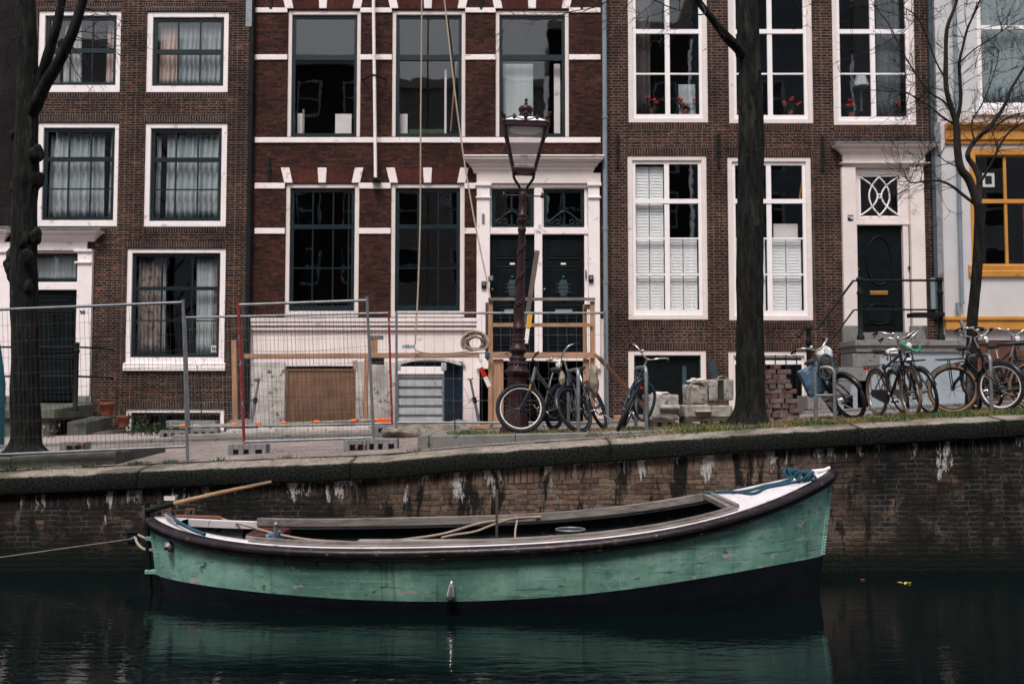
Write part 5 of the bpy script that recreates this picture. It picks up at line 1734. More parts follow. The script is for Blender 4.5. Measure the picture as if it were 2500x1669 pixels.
# square pedestal that flares at the foot
mb = MB()
rows = [(37,1047),(37,1036),(33,1030),(29,1010),(24,985),(22,960),(22,912),(25,908),(28,903),(28,896),(24,892)]
vs = []
for hw, v in rows:
    h = lr(hw)
    for k in range(8):
        a = math.pi/8 + k*math.pi/4
        rr = h/math.cos(math.pi/8)
        vs.append((rr*math.cos(a), rr*math.sin(a), lz(v)))
fs = []
for i in range(len(rows)-1):
    for k in range(8):
        l = (k+1) % 8
        fs.append((i*8+k, i*8+l, (i+1)*8+l, (i+1)*8+k))
fs += [tuple(range(7,-1,-1)), tuple(range(len(vs)-8, len(vs)))]
mb.add(vs, fs)
ped = mb.build('pedestal', L, lamp, bevel=.008)
mb = MB()
for k in range(8):
    a = k*math.pi/4
    d = Vector((math.cos(a), math.sin(a), 0)); e = Vector((-d.y, d.x, 0))
    fr = [d*(lr(24.5))+e*s_*lr(6.5)+Vector((0,0,lz(v))) for s_, v in ((-1,988),(1,988),(1,925),(-1,925))]
    fr = [p*1 for p in fr]
    for i, q in enumerate(((0,1),(1,2),(2,3),(3,0))):
        a0, b0 = fr[q[0]], fr[q[1]]
        k0 = lr(24.6 if fr[q[0]].z < lz(960) else 22.4); k1 = lr(24.6 if fr[q[1]].z < lz(960) else 22.4)
        mb.tube([Vector((0,0,a0.z))+d*k0+e*a0.dot(e), Vector((0,0,b0.z))+d*k1+e*b0.dot(e)], .008, 6)
mb.build('panel_moulding', L, ped)
sh = [(24,892),(22,887),(19,875),(15.5,862),(14,858),(19,854),(20.5,848),(20,843),(16,838),(14.5,832),(13.5,812),(12.5,803),(16,799),(16.5,795),(13.5,791),(12.3,770),(11.2,740),(10.2,690),(9.4,640),(8.7,596),(8.5,566),(10.2,562),(10.2,558),(8.8,555),(9.2,544),(12,541),(12.4,535),(10.5,531),(12.6,528),(12.6,524),(9,519),(8.7,492),(9.5,487),(9.8,474),(8.6,469),(6,467)]
post = MB().lathe([(lr(r), lz(v)) for r, v in sh], (0,0,0), 24).build('post', L, lamp)
# cast relief: winding vine and leaf rows
mb = MB()
pts = []
for i in range(160):
    t = i/159
    v = 786 - t*210
    r = lr(12.1 - t*3.4)
    a = t*math.tau*3.2
    pts.append((r*math.cos(a), r*math.sin(a), lz(v)))
    if i % 4 == 0:
        for sg in (-1, 1):
            a2 = a + sg*.45
            c = Vector((r*1.02*math.cos(a2), r*1.02*math.sin(a2), lz(v)+sg*.012))
            mb.ball(c, .015, 4, (1,1,1.7))
mb.tube(pts, .008, 5)
mb.build('vine_relief', L, post)
mb = MB()
for v, r, n, s_ in ((880,21,14,.022),(868,18,14,.018),(899,28.5,20,.016),(848,20.5,18,.012),(826,14.5,12,.016),(815,13.8,12,.014),(536,12.4,12,.010),(510,9.2,6,.010),(500,9.0,6,.012)):
    for k in range(n):
        a = math.tau*k/n
        mb.ball((lr(r)*math.cos(a), lr(r)*math.sin(a), lz(v)), s_, 4, (1,1,1.3))
mb.build('leaf_relief', L, post)
mb = MB()
for sg in (-1, 1):
    mb.tube([(0,0,lz(477)), (sg*lr(46),0,lz(477))], [.014,.009], 8)
    mb.lathe([(.01,-.01),(.028,0),(.030,.02),(.018,.045),(.012,.07)], (sg*lr(46),0,lz(480)), 10)
mb.build('ladder_bar', L, lamp)
mb = MB()
for k in range(2):
    a = k*math.pi
    d = Vector((math.cos(a), math.sin(a), 0))
    mb.tube(smooth_path([d*lr(4)+Vector((0,0,lz(468))), d*lr(12)+Vector((0,0,lz(452))), d*lr(22)+Vector((0,0,lz(437))), d*lr(23.5)+Vector((0,0,lz(428))), d*lr(18)+Vector((0,0,lz(422))), d*lr(10)+Vector((0,0,lz(420)))], 4), .019, 8)
mb.build('fork', L, lamp)
lan = empty('lantern', (0,0,0)); lan.parent = lamp
def hexr(r, n=4, off=math.pi/4): return [(r*math.cos(off+2*math.pi*k/n), r*math.sin(off+2*math.pi*k/n)) for k in range(n)]
def frus(name, rows, mat, par, n=4, bev=.006, scale=math.sqrt(2)):
    mb = MB()
    vs = [(x, y, lz(v)) for hw, v in rows for x, y in hexr(lr(hw)*scale, n)]
    fs = []
    for i in range(len(rows)-1):
        for k in range(n):
            l = (k+1) % n
            fs.append((i*n+k, i*n+l, (i+1)*n+l, (i+1)*n+k))
    fs += [tuple(range(n-1,-1,-1)), tuple(range(len(vs)-n, len(vs)))]
    return mb.add(vs, fs).build(name, mat, par, bevel=bev)
frus('lantern_base', [(27,423),(28.5,421),(28.5,415),(27,412),(12,408),(10,405)], L, lan)
mb = MB()
cb = hexr(lr(26)*math.sqrt(2)); ct = hexr(lr(48)*math.sqrt(2))
for k in range(4): mb.tube([(cb[k][0], cb[k][1], lz(413)), (ct[k][0], ct[k][1], lz(322))], .019, 8)
mb.build('lantern_bars', L, lan)
mb = MB()
for k in range(4):
    l = (k+1) % 4
    q = .985
    mb.add([(cb[k][0]*q, cb[k][1]*q, lz(412)), (cb[l][0]*q, cb[l][1]*q, lz(412)), (ct[l][0]*q, ct[l][1]*q, lz(322)), (ct[k][0]*q, ct[k][1]*q, lz(322))], [(0,1,2,3)])
mb.build('lantern_glass', M['glass_clear'], lan)
# eaves as a hollow ring with the white reflector inside
mb = MB()
for hw0, hw1, v0, v1 in ((48,54,321,311),(50,55,311,308)):
    a0, a1 = lr(hw0), lr(hw1)
    mb.box(-a1, a1, -a1, -a0+.03, lz(v0), lz(v1)).box(-a1, a1, a0-.03, a1, lz(v0), lz(v1)).box(-a1, -a0+.03, -a0+.03, a0-.03, lz(v0), lz(v1)).box(a0-.03, a1, -a0+.03, a0-.03, lz(v0), lz(v1))
mb.build('eaves', L, lan, bevel=.005)
MB().lathe([(lr(40),lz(318)),(lr(30),lz(312)),(lr(6),lz(309))], (0,0,0), 28).build('reflector', M['lamp_white'], lan)
frus('lantern_roof', [(54,309),(40,300),(28,293),(18,289)], M['lamp_white'], lan)
frus('crown_plinth', [(18,290),(18,286),(15,285)], L, lan)
MB().lathe([(lr(13),lz(286)),(lr(14.5),lz(283)),(lr(13),lz(279)),(lr(16),lz(274)),(lr(17.5),lz(268)),(lr(16),lz(262)),(lr(11),lz(259)),(lr(4),lz(258)),(lr(2.5),lz(256)),(lr(4.5),lz(253)),(lr(3),lz(249)),(lr(1.2),lz(248))], (0,0,0), 20).box(-.012,.012,-.012,.012,lz(249),lz(240)).box(-.027,.027,-.012,.012,lz(246.5),lz(243.5)).build('crown', L, lan)
mb = MB()
for k in range(10):
    a = math.tau*k/10
    mb.ball((lr(17)*math.cos(a), lr(17)*math.sin(a), lz(268)), .015, 5)
    mb.ball((lr(14)*math.cos(a+.3), lr(14)*math.sin(a+.3), lz(281)), .011, 5)
mb.build('crown_beads', L, lan)
mb = MB()
for k in range(4):
    a = math.pi/4 + k*math.pi/2
    d = Vector((math.cos(a), math.sin(a), 0))
    r = lr(53)*math.sqrt(2)
    mb.tube([d*r+Vector((0,0,lz(312))), d*(r-.01)+Vector((0,0,lz(302))), d*(r+.03)+Vector((0,0,lz(292)))], [.03,.022,.02], 7)
    mb.ball(d*(r-.01)+Vector((0,0,lz(299))), .033, 6).ball(d*(r+.035)+Vector((0,0,lz(290))), .02, 5)
    a = k*math.pi/2
    d = Vector((math.cos(a), math.sin(a), 0)); e = Vector((-d.y, d.x, 0))
    rr = lr(54)
    for sg in (-1, 1):
        pts = [d*rr+e*sg*lr(52)*f+Vector((0,0,lz(vv))) for f, vv in ((.98,305),(.8,303),(.62,299.5),(.5,300),(.35,303),(.15,306),(0,305))]
        mb.tube(smooth_path(pts, 4), .008, 6)
        c = d*rr+e*sg*lr(27)+Vector((0,0,lz(302)))
        mb.ball(c, .026, 6, (1,1,.8)).ball(c+Vector((0,0,.035)), .018, 5).ball(c+e*.022+Vector((0,0,.012)), .014, 5).ball(c-e*.022+Vector((0,0,.012)), .014, 5)
    c = d*rr+Vector((0,0,lz(300)))
    mb.ball(c, .030, 6).ball(c+Vector((0,0,.05)), .03, 6).ball(c+e*.032+Vector((0,0,.03)), .022, 5).ball(c-e*.032+Vector((0,0,.03)), .022, 5).ball(c-Vector((0,0,.045)), .016, 5)
mb.build('cresting', L, lan)
MB().lathe([(.07,lz(411)),(.065,lz(408)),(.03,lz(405)),(.024,lz(404))], (0,0,0), 14).build('lamp_holder', L, lan)
MB().lathe([(.026,lz(404)),(.028,lz(397)),(.046,lz(394)),(.052,lz(387)),(.06,lz(383)),(.075,lz(382)),(.07,lz(381))], (0,0,0), 16).build('bulb', M['lamp_white'], lan)

# ================================================================== trees
def limb(mb, pts, r0, r1, n=10, wob=.0, seed=0, sub=5):
    p = smooth_path(pts, sub)
    m = len(p)
    rs = [r0+(r1-r0)*i/(m-1) for i in range(m)]
    if wob: rs = [r*(1+wob*mnoise.noise(Vector((q.x*3+seed, q.y*3, q.z*2.3)))) for r, q in zip(rs, p)]
    mb.tube(p, rs, n)
    return p
def twigs(mb, p0, d, L, r, depth, rn, droop=0.0, bend=.35):
    """a bare twig that forks"""
    n = 5
    pts = [Vector(p0)]
    d = Vector(d).normalized()
    for i in range(n):
        d = (d + Vector((rn.uniform(-1,1), rn.uniform(-1,1), rn.uniform(-1,1)))*bend*.5 + Vector((0,0,-droop))).normalized()
        pts.append(pts[-1] + d*L/n)
    mb.tube(pts, [max(.0025, r*(1-.75*i/n)) for i in range(n+1)], 5 if r > .006 else 4, smooth=True)
    if depth > 0:
        k = rn.choice((2,3,3,4))
        for j in range(k):
            i = rn.randint(1, n)
            ax = Vector((rn.uniform(-1,1), rn.uniform(-1,1), rn.uniform(-.6,1)))
            d2 = (pts[i]-pts[i-1]).normalized()*.8 + ax*.75
            twigs(mb, pts[i], d2, L*rn.uniform(.45,.72), max(.003, r*.55), depth-1, rn, droop, bend)
def bark_trunk(pts_px, D, name, label, cat='tree', base_flare=1.3, seed=0, n=18):
    """pts_px: (u, v, width px) from the ground up"""
    o = tag(empty('tree', P(pts_px[0][0], pts_px[0][1], D)), label, cat)
    org = o.location.copy()
    c = [P(u, v, D) for u, v, w_ in pts_px]
    path = smooth_path(c, 8)
    rad = []
    for i in range(len(pts_px)-1):
        for k in range(8): rad.append((pts_px[i][2] + (pts_px[i+1][2]-pts_px[i][2])*k/8)/2*D/FPX)
    rad.append(pts_px[-1][2]/2*D/FPX)
    mb = MB()
    N = 64
    # resample finely for lumpy bark
    fine, fr = [], []
    for i in range(len(path)-1):
        for k in range(8):
            t = k/8
            fine.append(path[i].lerp(path[i+1], t)); fr.append(rad[i]+(rad[i+1]-rad[i])*t)
    fine.append(path[-1]); fr.append(rad[-1])
    for p, r in zip(fine, fr):
        for k in range(N):
            a = math.tau*k/N
            q = Vector((math.cos(a), math.sin(a), 0))
            w_ = 1 + .10*mnoise.noise(Vector((q.x*1.2+seed, q.y*1.2, p.z*1.1))) + .07*mnoise.noise(Vector((q.x*5+seed, q.y*5, p.z*2.2))) + .055*abs(mnoise.noise(Vector((q.x*7.5, q.y*7.5+seed, p.z*2.4)))) + .05*mnoise.noise(Vector((q.x*15, q.y*15+seed, p.z*4)))
            mb.v.append(p - org + q*r*w_)
    for i in range(len(fine)-1):
        for k in range(N):
            l = (k+1) % N
            mb.f.append((i*N+k, i*N+l, (i+1)*N+l, (i+1)*N+k)); mb.sm.append(True)
    tr = mb.build('trunk', M['bark'], o)
    return o, org, tr
# left tree with pollard knots and two limbs
T1D = 14.2
t1, o1, tr1 = bark_trunk([(60,1110,128),(60,1098,96),(60,1084,76),(62,1050,66),(62,900,62),(60,760,60),(58,700,62),(55,640,66),(58,600,60),(62,480,58),(64,440,62),(64,330,54),(68,240,52),(68,180,48),(64,60,46),(60,-60,42),(56,-300,30)], T1D, 'tree', 'dark knobbly tree at the left edge, growing in the kerbed island behind the fence')
mb = MB()
def rel(pts, org): return [Vector(p)-org for p in pts]
for pts, r0, r1 in (([P(74,250,T1D),P(100,190,T1D),P(122,120,T1D-.1),P(142,50,T1D-.2),P(156,-40,T1D-.2),P(175,-200,T1D-.2)], .085, .05),
                    ([P(78,275,T1D-.05),P(112,205,T1D-.25),P(150,140,T1D-.35),P(178,78,T1D-.45),P(206,-10,T1D-.5),P(250,-160,T1D-.5)], .095, .055)):
    limb(mb, rel(pts, o1), r0, r1, 14, .25, 3)
mb.build('limbs', M['bark'], t1)
mb = MB()
for (u, v, r, sx) in ((87,374,.10,1.0),(88,441,.12,.9),(34,640,.15,.9),(36,662,.12,.9),(60,590,.11,.8),(66,628,.08,1),(86,575,.10,.8),(40,330,.08,1),(90,213,.07,1),(38,455,.07,1),(70,700,.09,.8)):
    c = P(u, v, T1D-(.10 if 40 < u < 88 else .0)-(.12 if u in (64,66,72) else 0))-o1
    kb = MB().ball((0,0,0), r, 14, (sx,1,1.25))
    kb.v = [q*(1+.45*mnoise.noise(q*9+Vector((u,v,0)))) + c for q in kb.v]
    kb.build('knot', M['bark'], t1)
rn = random.Random(11)
mb = MB()
for (u, v, dx, dz, L_) in ((178,98,1,.1,.75),(182,90,1,-.45,.8),(170,108,.8,-.75,.8),(186,80,1,.35,.7),(160,125,.6,-.9,.7),(200,20,1,-.1,.6),(52,88,-1,-.2,.45),(192,50,1,.2,.6),(150,20,.6,.5,.4)):
    twigs(mb, P(u, v, T1D-.42)-o1, (dx, rn.uniform(-.4,.3), dz), L_, .009, 2, rn, .06, .6)
mb.build('twigs', M['twig'], t1)
# thick tree before house 94
T2D = 14.25
t2, o2, tr2 = bark_trunk([(1830,1044,140),(1830,1030,104),(1830,1012,84),(1832,990,72),(1832,930,66),(1830,800,63),(1830,600,62),(1832,440,60),(1834,330,60),(1832,240,56),(1830,150,54),(1826,60,50),(1822,-60,48),(1816,-300,34)], T2D, 'tree', 'thick dark straight trunk standing in the verge in front of the plum brick house', seed=5)
mb = MB()
limb(mb, rel([P(1822,150,T2D),P(1800,118,T2D-.15),P(1766,82,T2D-.3),P(1732,38,T2D-.45),P(1706,4,T2D-.5),P(1672,-60,T2D-.6),P(1630,-180,T2D-.7)], o2), .075, .035, 12, .2, 8)
mb.build('limbs', M['bark'], t2)
mb = MB()
for (u, v, r) in ((1832,108,.09),(1806,135,.08),(1852,175,.06),(1828,265,.08),(1836,330,.06),(1842,560,.05)):
    MB().ball(P(u, v, T2D-.10)-o2, r*.8, 8, (1,.9,.85)).build('knot', M['bark'], t2)
rn = random.Random(23)
mb = MB()
limb(mb, rel([P(1708,4,T2D-.5),P(1722,30,T2D-.6),P(1700,36,T2D-.7),P(1640,20,T2D-.8),P(1600,2,T2D-.9),P(1540,-20,T2D-1)], o2), .012, .006, 6)
limb(mb, rel([P(1760,-30,T2D-.3),P(1748,8,T2D-.4),P(1730,26,T2D-.5),P(1700,14,T2D-.6)], o2), .010, .005, 6)
limb(mb, rel([P(1540,-60,T2D-1),P(1530,10,T2D-1),P(1500,50,T2D-1.1),P(1470,75,T2D-1.1)], o2), .008, .004, 6)
limb(mb, rel([P(1560,-90,T2D-1),P(1480,5,T2D-1.2),P(1400,28,T2D-1.3),P(1300,50,T2D-1.4),P(1230,20,T2D-1.4)], o2), .008, .003, 6)
for (u, v, dx, dz, L_, dep) in ((1690,34,-1,.1,.7,2),(1640,18,-.8,-.5,.55,2),(1600,0,-.6,-.8,.6,2),(1660,26,-.4,.9,.5,2),(1620,10,-.2,-1,.45,2),(1560,-12,-1,-.6,.7,2),(1480,5,-1,-.25,.7,2),(1400,28,-1,-.1,.6,2),(1310,48,-.9,.4,.6,2),(1280,30,-.8,.6,.5,1),(1530,10,-.5,-.8,.4,1),(1870,-10,1,-.3,.5,2),(1900,-40,1,-.7,.6,2),(1720,10,.5,-.7,.4,2)):
    twigs(mb, P(u, v, T2D-.9)-o2, (dx, rn.uniform(-.4,.4), dz), L_, .006, dep, rn, .05, .6)
mb.build('twigs', M['twig'], t2)
# young bare tree on the right
T3D = 15.1
t3, o3, tr3 = bark_trunk([(2372,1012,34),(2372,960,27),(2373,841,25),(2374,780,25),(2383,690,24),(2389,600,23),(2391,520,23),(2389,500,22)], T3D, 'tree', 'young slender bare tree behind the parked bikes at the right', seed=9)
mb = MB(); tw = MB()
rn = random.Random(41)
main = [([(2389,505),(2366,440),(2345,411),(2337,360),(2335,304),(2322,262),(2310,214),(2309,140),(2312,71),(2331,18),(2345,-30)], .066, .018),
        ([(2389,505),(2392,446),(2380,410),(2362,380),(2380,345),(2420,305),(2450,262),(2467,221),(2485,190),(2510,150)], .045, .018),
        ([(2335,304),(2345,250),(2344,200),(2342,154),(2352,110),(2362,70),(2385,20),(2400,-20)], .030, .012),
        ([(2389,505),(2350,475),(2325,455),(2300,443),(2270,441),(2225,446),(2210,430)], .026, .007),
        ([(2333,306),(2300,285),(2270,260),(2235,240),(2210,225),(2150,222),(2085,215)], .016, .005),
        ([(2318,262),(2300,245),(2270,225),(2235,180),(2200,120),(2170,60),(2130,10)], .018, .007),
        ([(2312,200),(2285,150),(2250,60),(2225,30),(2180,5)], .014, .006),
        ([(2362,380),(2390,330),(2440,300),(2480,280),(2510,275)], .02, .008),
        ([(2393,446),(2420,400),(2450,340),(2480,310),(2520,290)], .02, .010),
        ([(2380,345),(2372,300),(2400,250),(2430,170),(2440,120)], .014, .006),
        ([(2342,154),(2380,120),(2420,95),(2470,60),(2510,40)], .012, .005),
        ([(2345,411),(2310,395),(2290,380),(2260,378)], .01, .004)]
for k, (px, r0, r1) in enumerate(main):
    dd = 0
    pts = []
    for i, (u, v) in enumerate(px):
        f = i/(len(px)-1)
        pts.append(P(u, v, T3D + f*(.35 if k % 2 else -.45)))
    p = limb(mb, rel(pts, o3), r0, r1, 9, .15, k, 4)
    m = len(p)
    for j in range(int(4 + m*.40)):
        i = rn.randint(m//4, m-1)
        d = (p[i]-p[i-1]).normalized()*.5 + Vector((rn.uniform(-1,1), rn.uniform(-.7,.7), rn.uniform(-.7,.9)))
        twigs(tw, p[i], d, rn.uniform(.3,.75), .0065, 2, rn, .02, .6)
mb.build('limbs', M['twig'], t3)
tw.build('twigs', M['twig'], t3)

# ================================================================== bicycles
def bike(front, heading, lean, steer, label, style='dutch', frame='black_paint', tyre='rubber', rim='chrome', bars='chrome', Rw=.345,
         front_rack=False, rear_rack=True, light=True, guards=True, chaincase=True, rimw=.010, bell=True, tr=.026, saddle_h=.93, extra=None):
    hd = R(heading)
    d = Vector((math.cos(hd), math.sin(hd), 0))
    fx, rx = .58, -.50
    loc = front - d*fx
    def gz(p):
        return zs(p.x)-.005 if p.y > 13.5 else zg(p.x, p.y)
    pf, prr = loc+d*fx, loc+d*rx
    zf, zr = gz(pf), gz(prr)
    loc.z = zf + (zr-zf)*fx/(fx-rx)
    o = tag(empty('bicycle', loc), label, 'bicycle', 'bicycles parked along the canal')
    o.rotation_mode = 'XYZ'
    o.rotation_euler = (R(lean), -math.atan2(zf-zr, fx-rx), hd)
    FM = M[frame]
    V = lambda x, z, y=0.0: Vector((x, y, z))
    bbk = V(-.06, .29)
    if style == 'mtb':
        st_top, ht, hb, sad = V(-.20, .70), V(.34, .93), V(.40, .72), .88
    else:
        st_top, ht, hb, sad = V(-.22, .76), V(.33, .92), V(.375, .74), saddle_h
    fr_ax, rr_ax = V(fx, Rw), V(rx, Rw)
    mb = MB()
    if style == 'mtb':
        mb.tube([bbk, st_top], .017, 8).tube([V(-.175,.62), ht+(hb-ht)*.2], .022, 8).tube([bbk, hb], .025, 8).tube([ht, hb], .026, 8)
    elif style == 'step':
        mb.tube([bbk, st_top], .016, 8).tube(smooth_path([V(-.13,.40), V(.02,.38), V(.22,.55), hb], 4), .017, 8).tube([bbk, V(.2,.46), hb+V(.01,-.03)], .017, 8).tube([ht, hb], .02, 8)
    else:
        mb.tube([bbk, st_top], .020, 8).tube([st_top+V(.02,-.06), ht+(hb-ht)*.25], .019, 8).tube([bbk, hb], .021, 8).tube([ht, hb], .024, 8)
    for y in (-.055, .055):
        mb.tube([bbk+V(0,0,y*.5), rr_ax+V(0,0,y)], .010, 6).tube([st_top+V(.03,-.12,y*.4), rr_ax+V(0,0,y)], .009, 6)
    mb.build('frame', FM, o)
    # rear wheel
    def wheel(ax, tf, name='wheel', rim=rim):
        w_ = MB()
        w_.tube([tf(ax+V(0,0,-.05)), tf(ax+V(0,0,.05))], .022, 8)
        ns = 28
        for k in range(ns):
            a = math.tau*k/ns
            y = .028 if k % 2 else -.028
            a2 = a + (.55 if (k//2) % 2 else -.55)
            w_.tube([tf(ax+V(.022*math.cos(a2), .022*math.sin(a2), y)), tf(ax+V((Rw-.035)*math.cos(a), (Rw-.035)*math.sin(a), 0))], .0016, 3, cap=False)
        wo_ = w_.build(name, M['spoke'], o)
        axis = tf(ax+V(0,0,1)) - tf(ax)
        c = tf(ax)
        MB().torus(c, axis, Rw-tr, tr, 40, 8, 1.0).build('tyre', M[tyre], wo_)
        MB().torus(c, axis, Rw-tr*2-.006, rimw, 40, 6, 1.1).build('rim', M[rim], wo_)
        return wo_
    ident = lambda p: p
    rw = wheel(rr_ax, ident, rim='iron_black' if style == 'mtb' else rim)
    # crank set
    mb = MB().torus(bbk+V(0,0,-.05), (0,1,0), .085, .008, 24, 6, .5)
    for k in range(5):
        a = math.tau*k/5
        mb.tube([bbk+V(0,0,-.05), bbk+V(.085*math.cos(a), .085*math.sin(a), -.05)], .006, 5)
    mb.tube([bbk+V(0,0,-.07), bbk+V(0,0,.07)], .014, 8)
    ca = .5
    for sg, y in ((1,-.075),(-1,.075)):
        mb.tube([bbk+V(0,0,y), bbk+V(.17*math.cos(ca)*sg, .17*math.sin(ca)*sg, y)], .010, 6)
    cr = mb.build('crank_set', M['chrome'], o)
    for sg, y in ((1,-.13),(-1,.13)):
        p = bbk+V(.17*math.cos(ca)*sg, .17*math.sin(ca)*sg, y)
        MB().box(p.x-.045, p.x+.045, p.y-.045, p.y+.045, p.z-.014, p.z+.014).build('pedal', M['rubber'], cr, bevel=.006)
    if chaincase:
        pl = [(bbk.x+.11, bbk.z-.03), (bbk.x+.09, bbk.z+.08), (bbk.x-.03, bbk.z+.105), (rr_ax.x, rr_ax.z+.055), (rr_ax.x-.05, rr_ax.z), (rr_ax.x, rr_ax.z-.055), (bbk.x, bbk.z-.105), (bbk.x+.08, bbk.z-.09)]
        MB().prism(pl, -.085, -.062).build('chain_case', M['black_paint'], o, bevel=.012)
    else:
        MB().tube([bbk+V(0,.085,-.05), rr_ax+V(0,.04,-.05)], .005, 5).tube([bbk+V(0,-.085,-.05), rr_ax+V(0,-.04,-.05)], .005, 5).torus(rr_ax+V(0,0,-.05), (0,1,0), .04, .007, 18, 5, .6).build('chain', M['iron_black'], o)
    def guard(ax, tf, a0, a1, name='mudguard'):
        mb = MB(); n = 22
        for i in range(n+1):
            a = a0+(a1-a0)*i/n
            for y, rr in ((-.032,-.012),(-.02,.004),(.02,.004),(.032,-.012)):
                r_ = Rw+.022+rr
                mb.v.append(tf(ax+V(r_*math.cos(a), r_*math.sin(a), y)))
        for i in range(n):
            for j in range(3): mb.f.append((i*4+j, i*4+j+1, (i+1)*4+j+1, (i+1)*4+j)); mb.sm.append(True)
        for y in (-.035, .035):
            a = a1
            mb.tube([tf(ax+V((Rw+.015)*math.cos(a-.1), (Rw+.015)*math.sin(a-.1), y*.9)), tf(ax+V(0,0,y*1.5))], .003, 4)
        return mb.build(name, FM if style != 'mtb' else M['iron_black'], o)
    if guards: guard(rr_ax, ident, .35, 3.3)
    # saddle
    sp = st_top + (st_top-bbk).normalized()*(sad-.02-st_top.z)/((st_top-bbk).normalized().z)
    mb = MB().tube([st_top, sp], .013, 8)
    if style != 'mtb':
        for y in (-.06, .06): mb.tube([sp+V(-.09,.0,y), sp+V(-.09,-.06,y)], .018, 8)
    so = mb.build('seat_post', M['chrome'], o)
    mb = MB()
    secs = [(.155,.018,.02),(.10,.024,.03),(.02,.045,.04),(-.06,.085,.05),(-.11,.095,.05),(-.135,.07,.035)]
    k = 10
    for x, hw, hh in secs:
        for j in range(k):
            a = math.tau*j/k
            mb.v.append(sp+V(x-.02, .035+hh*.7*math.sin(a)+(.012 if x < -.1 else 0), hw*math.cos(a)))
    for i in range(len(secs)-1):
        for j in range(k):
            l = (j+1) % k
            mb.f.append((i*k+j, i*k+l, (i+1)*k+l, (i+1)*k+j)); mb.sm.append(True)
    mb.f += [tuple(range(k-1,-1,-1)), tuple(range((len(secs)-1)*k, len(secs)*k))]; mb.sm += [False, False]
    mb.build('saddle', M['saddle'], o)
    if rear_rack:
        zt = Rw*2+.06
        mb = MB()
        for y in (-.06, .06): mb.tube([V(-.27,zt,y), V(-.78,zt,y), V(-.80,zt+.0,y*.3)], .007, 6).tube([V(-.62,zt,y), rr_ax+V(-.01,0,y*1.15)], .006, 6)
        for x in (-.34, -.48, -.62, -.76): mb.tube([V(x,zt,-.06), V(x,zt,.06)], .006, 5)
        mb.build('luggage_rack', M['black_paint'], o)
        MB().box(-.85, -.81, -.03, .03, zt-.05, zt-.01).build('rear_light', M['red_plastic'], o, bevel=.006)
    if style != 'mtb':
        MB().tube([V(rx+.10, .26, .05), V(rx+.14, .06, .20)], .009, 6).build('kickstand', M['galv'], o)
    # steered assembly
    ax_dir = (ht-hb).normalized()
    rot = Matrix.Rotation(R(steer), 4, ax_dir)
    T = lambda p: hb + (rot @ (Vector(p)-hb).to_4d()).to_3d()
    mb = MB()
    crown = hb + V(.012,-.03)
    if style == 'mtb':
        for y in (-.06, .06):
            mb.tube([T(crown+V(.01,-.0,y)), T(crown+V(.04,-.13,y))], .014, 8)
            mb.tube([T(crown+V(.035,-.10,y)), T(fr_ax+V(0,0,y))], .021, 8)
        mb.tube([T(crown+V(.005,.0,-.075)), T(crown+V(.005,.0,.075))], .022, 8)
    else:
        for y in (-.05, .05):
            mb.tube([T(p) for p in smooth_path([crown+V(0,0,y*.8), crown+V(.05,-.16,y), fr_ax+V(-.045,.10,y), fr_ax+V(0,0,y)], 3)], [.017]*4+[.015]*3+[.012]*3, 7)
        mb.tube([T(crown+V(0,.0,-.055)), T(crown+V(0,0,.055))], .018, 8)
    fk = mb.build('fork', M['navy_paint'] if style == 'mtb' else FM, o)
    if style == 'mtb':
        mb = MB()
        for y in (-.06, .06): mb.tube([T(crown+V(.012,-.01,y)), T(crown+V(.037,-.105,y))], .0165, 8)
        mb.build('stanchion', M['brass'], fk)
    wheel(fr_ax, T)
    if guards: guard(fr_ax, T, .2 if style != 'mtb' else .6, 2.85)
    stem = ht + ax_dir*(.16 if style != 'mtb' else .07)
    mb = MB().tube([T(ht), T(stem), T(stem+V(.06,.015))], .013, 8)
    c0 = stem+V(.06,.015)
    if style == 'mtb':
        half = [V(0,0), V(.0,.015,.10), V(-.03,.05,.16), V(-.06,.055,.30)]
    else:
        half = [V(0,0), V(.045,.01,.05), V(.06,.06,.13), V(.02,.11,.23), V(-.08,.115,.275), V(-.16,.10,.285)]
    for sg in (-1, 1):
        pts = [c0+Vector((q.x, q.y*sg, q.z)) for q in half]
        mb.tube([T(p) for p in smooth_path(pts, 4)], .0115, 8)
    hbn = mb.build('handlebar', M[bars], o)
    for sg in (-1, 1):
        q1 = c0+Vector((half[-1].x, half[-1].y*sg, half[-1].z)); q0 = c0+Vector((half[-2].x, half[-2].y*sg, half[-2].z))
        e = (q1-q0).normalized()
        MB().tube([T(q1-e*.11), T(q1+e*.015)], .0175, 8).build('grip', M['rubber'], hbn)
        if style == 'mtb' or sg == -1:
            MB().tube([T(q0), T(q0+e*.02+V(.03,-.02)), T(q0+e*.12+V(.03,-.04))], .006, 5).build('brake_lever', M['iron_black'], hbn)
    if bell:
        q = c0+Vector((half[2].x, -half[2].y*.8, half[2].z+.02))
        MB().ball(T(q), .028, 8, (1,1,.8)).build('bell', M['chrome'], hbn)
    # brake cables
    MB().tube([T(p) for p in smooth_path([c0+V(.02,.03,.10), c0+V(.12,.02,.05), c0+V(.10,-.14,.02), crown+V(.03,.05,.02)], 4)], .003, 4).build('cable', M['iron_black'], hbn)
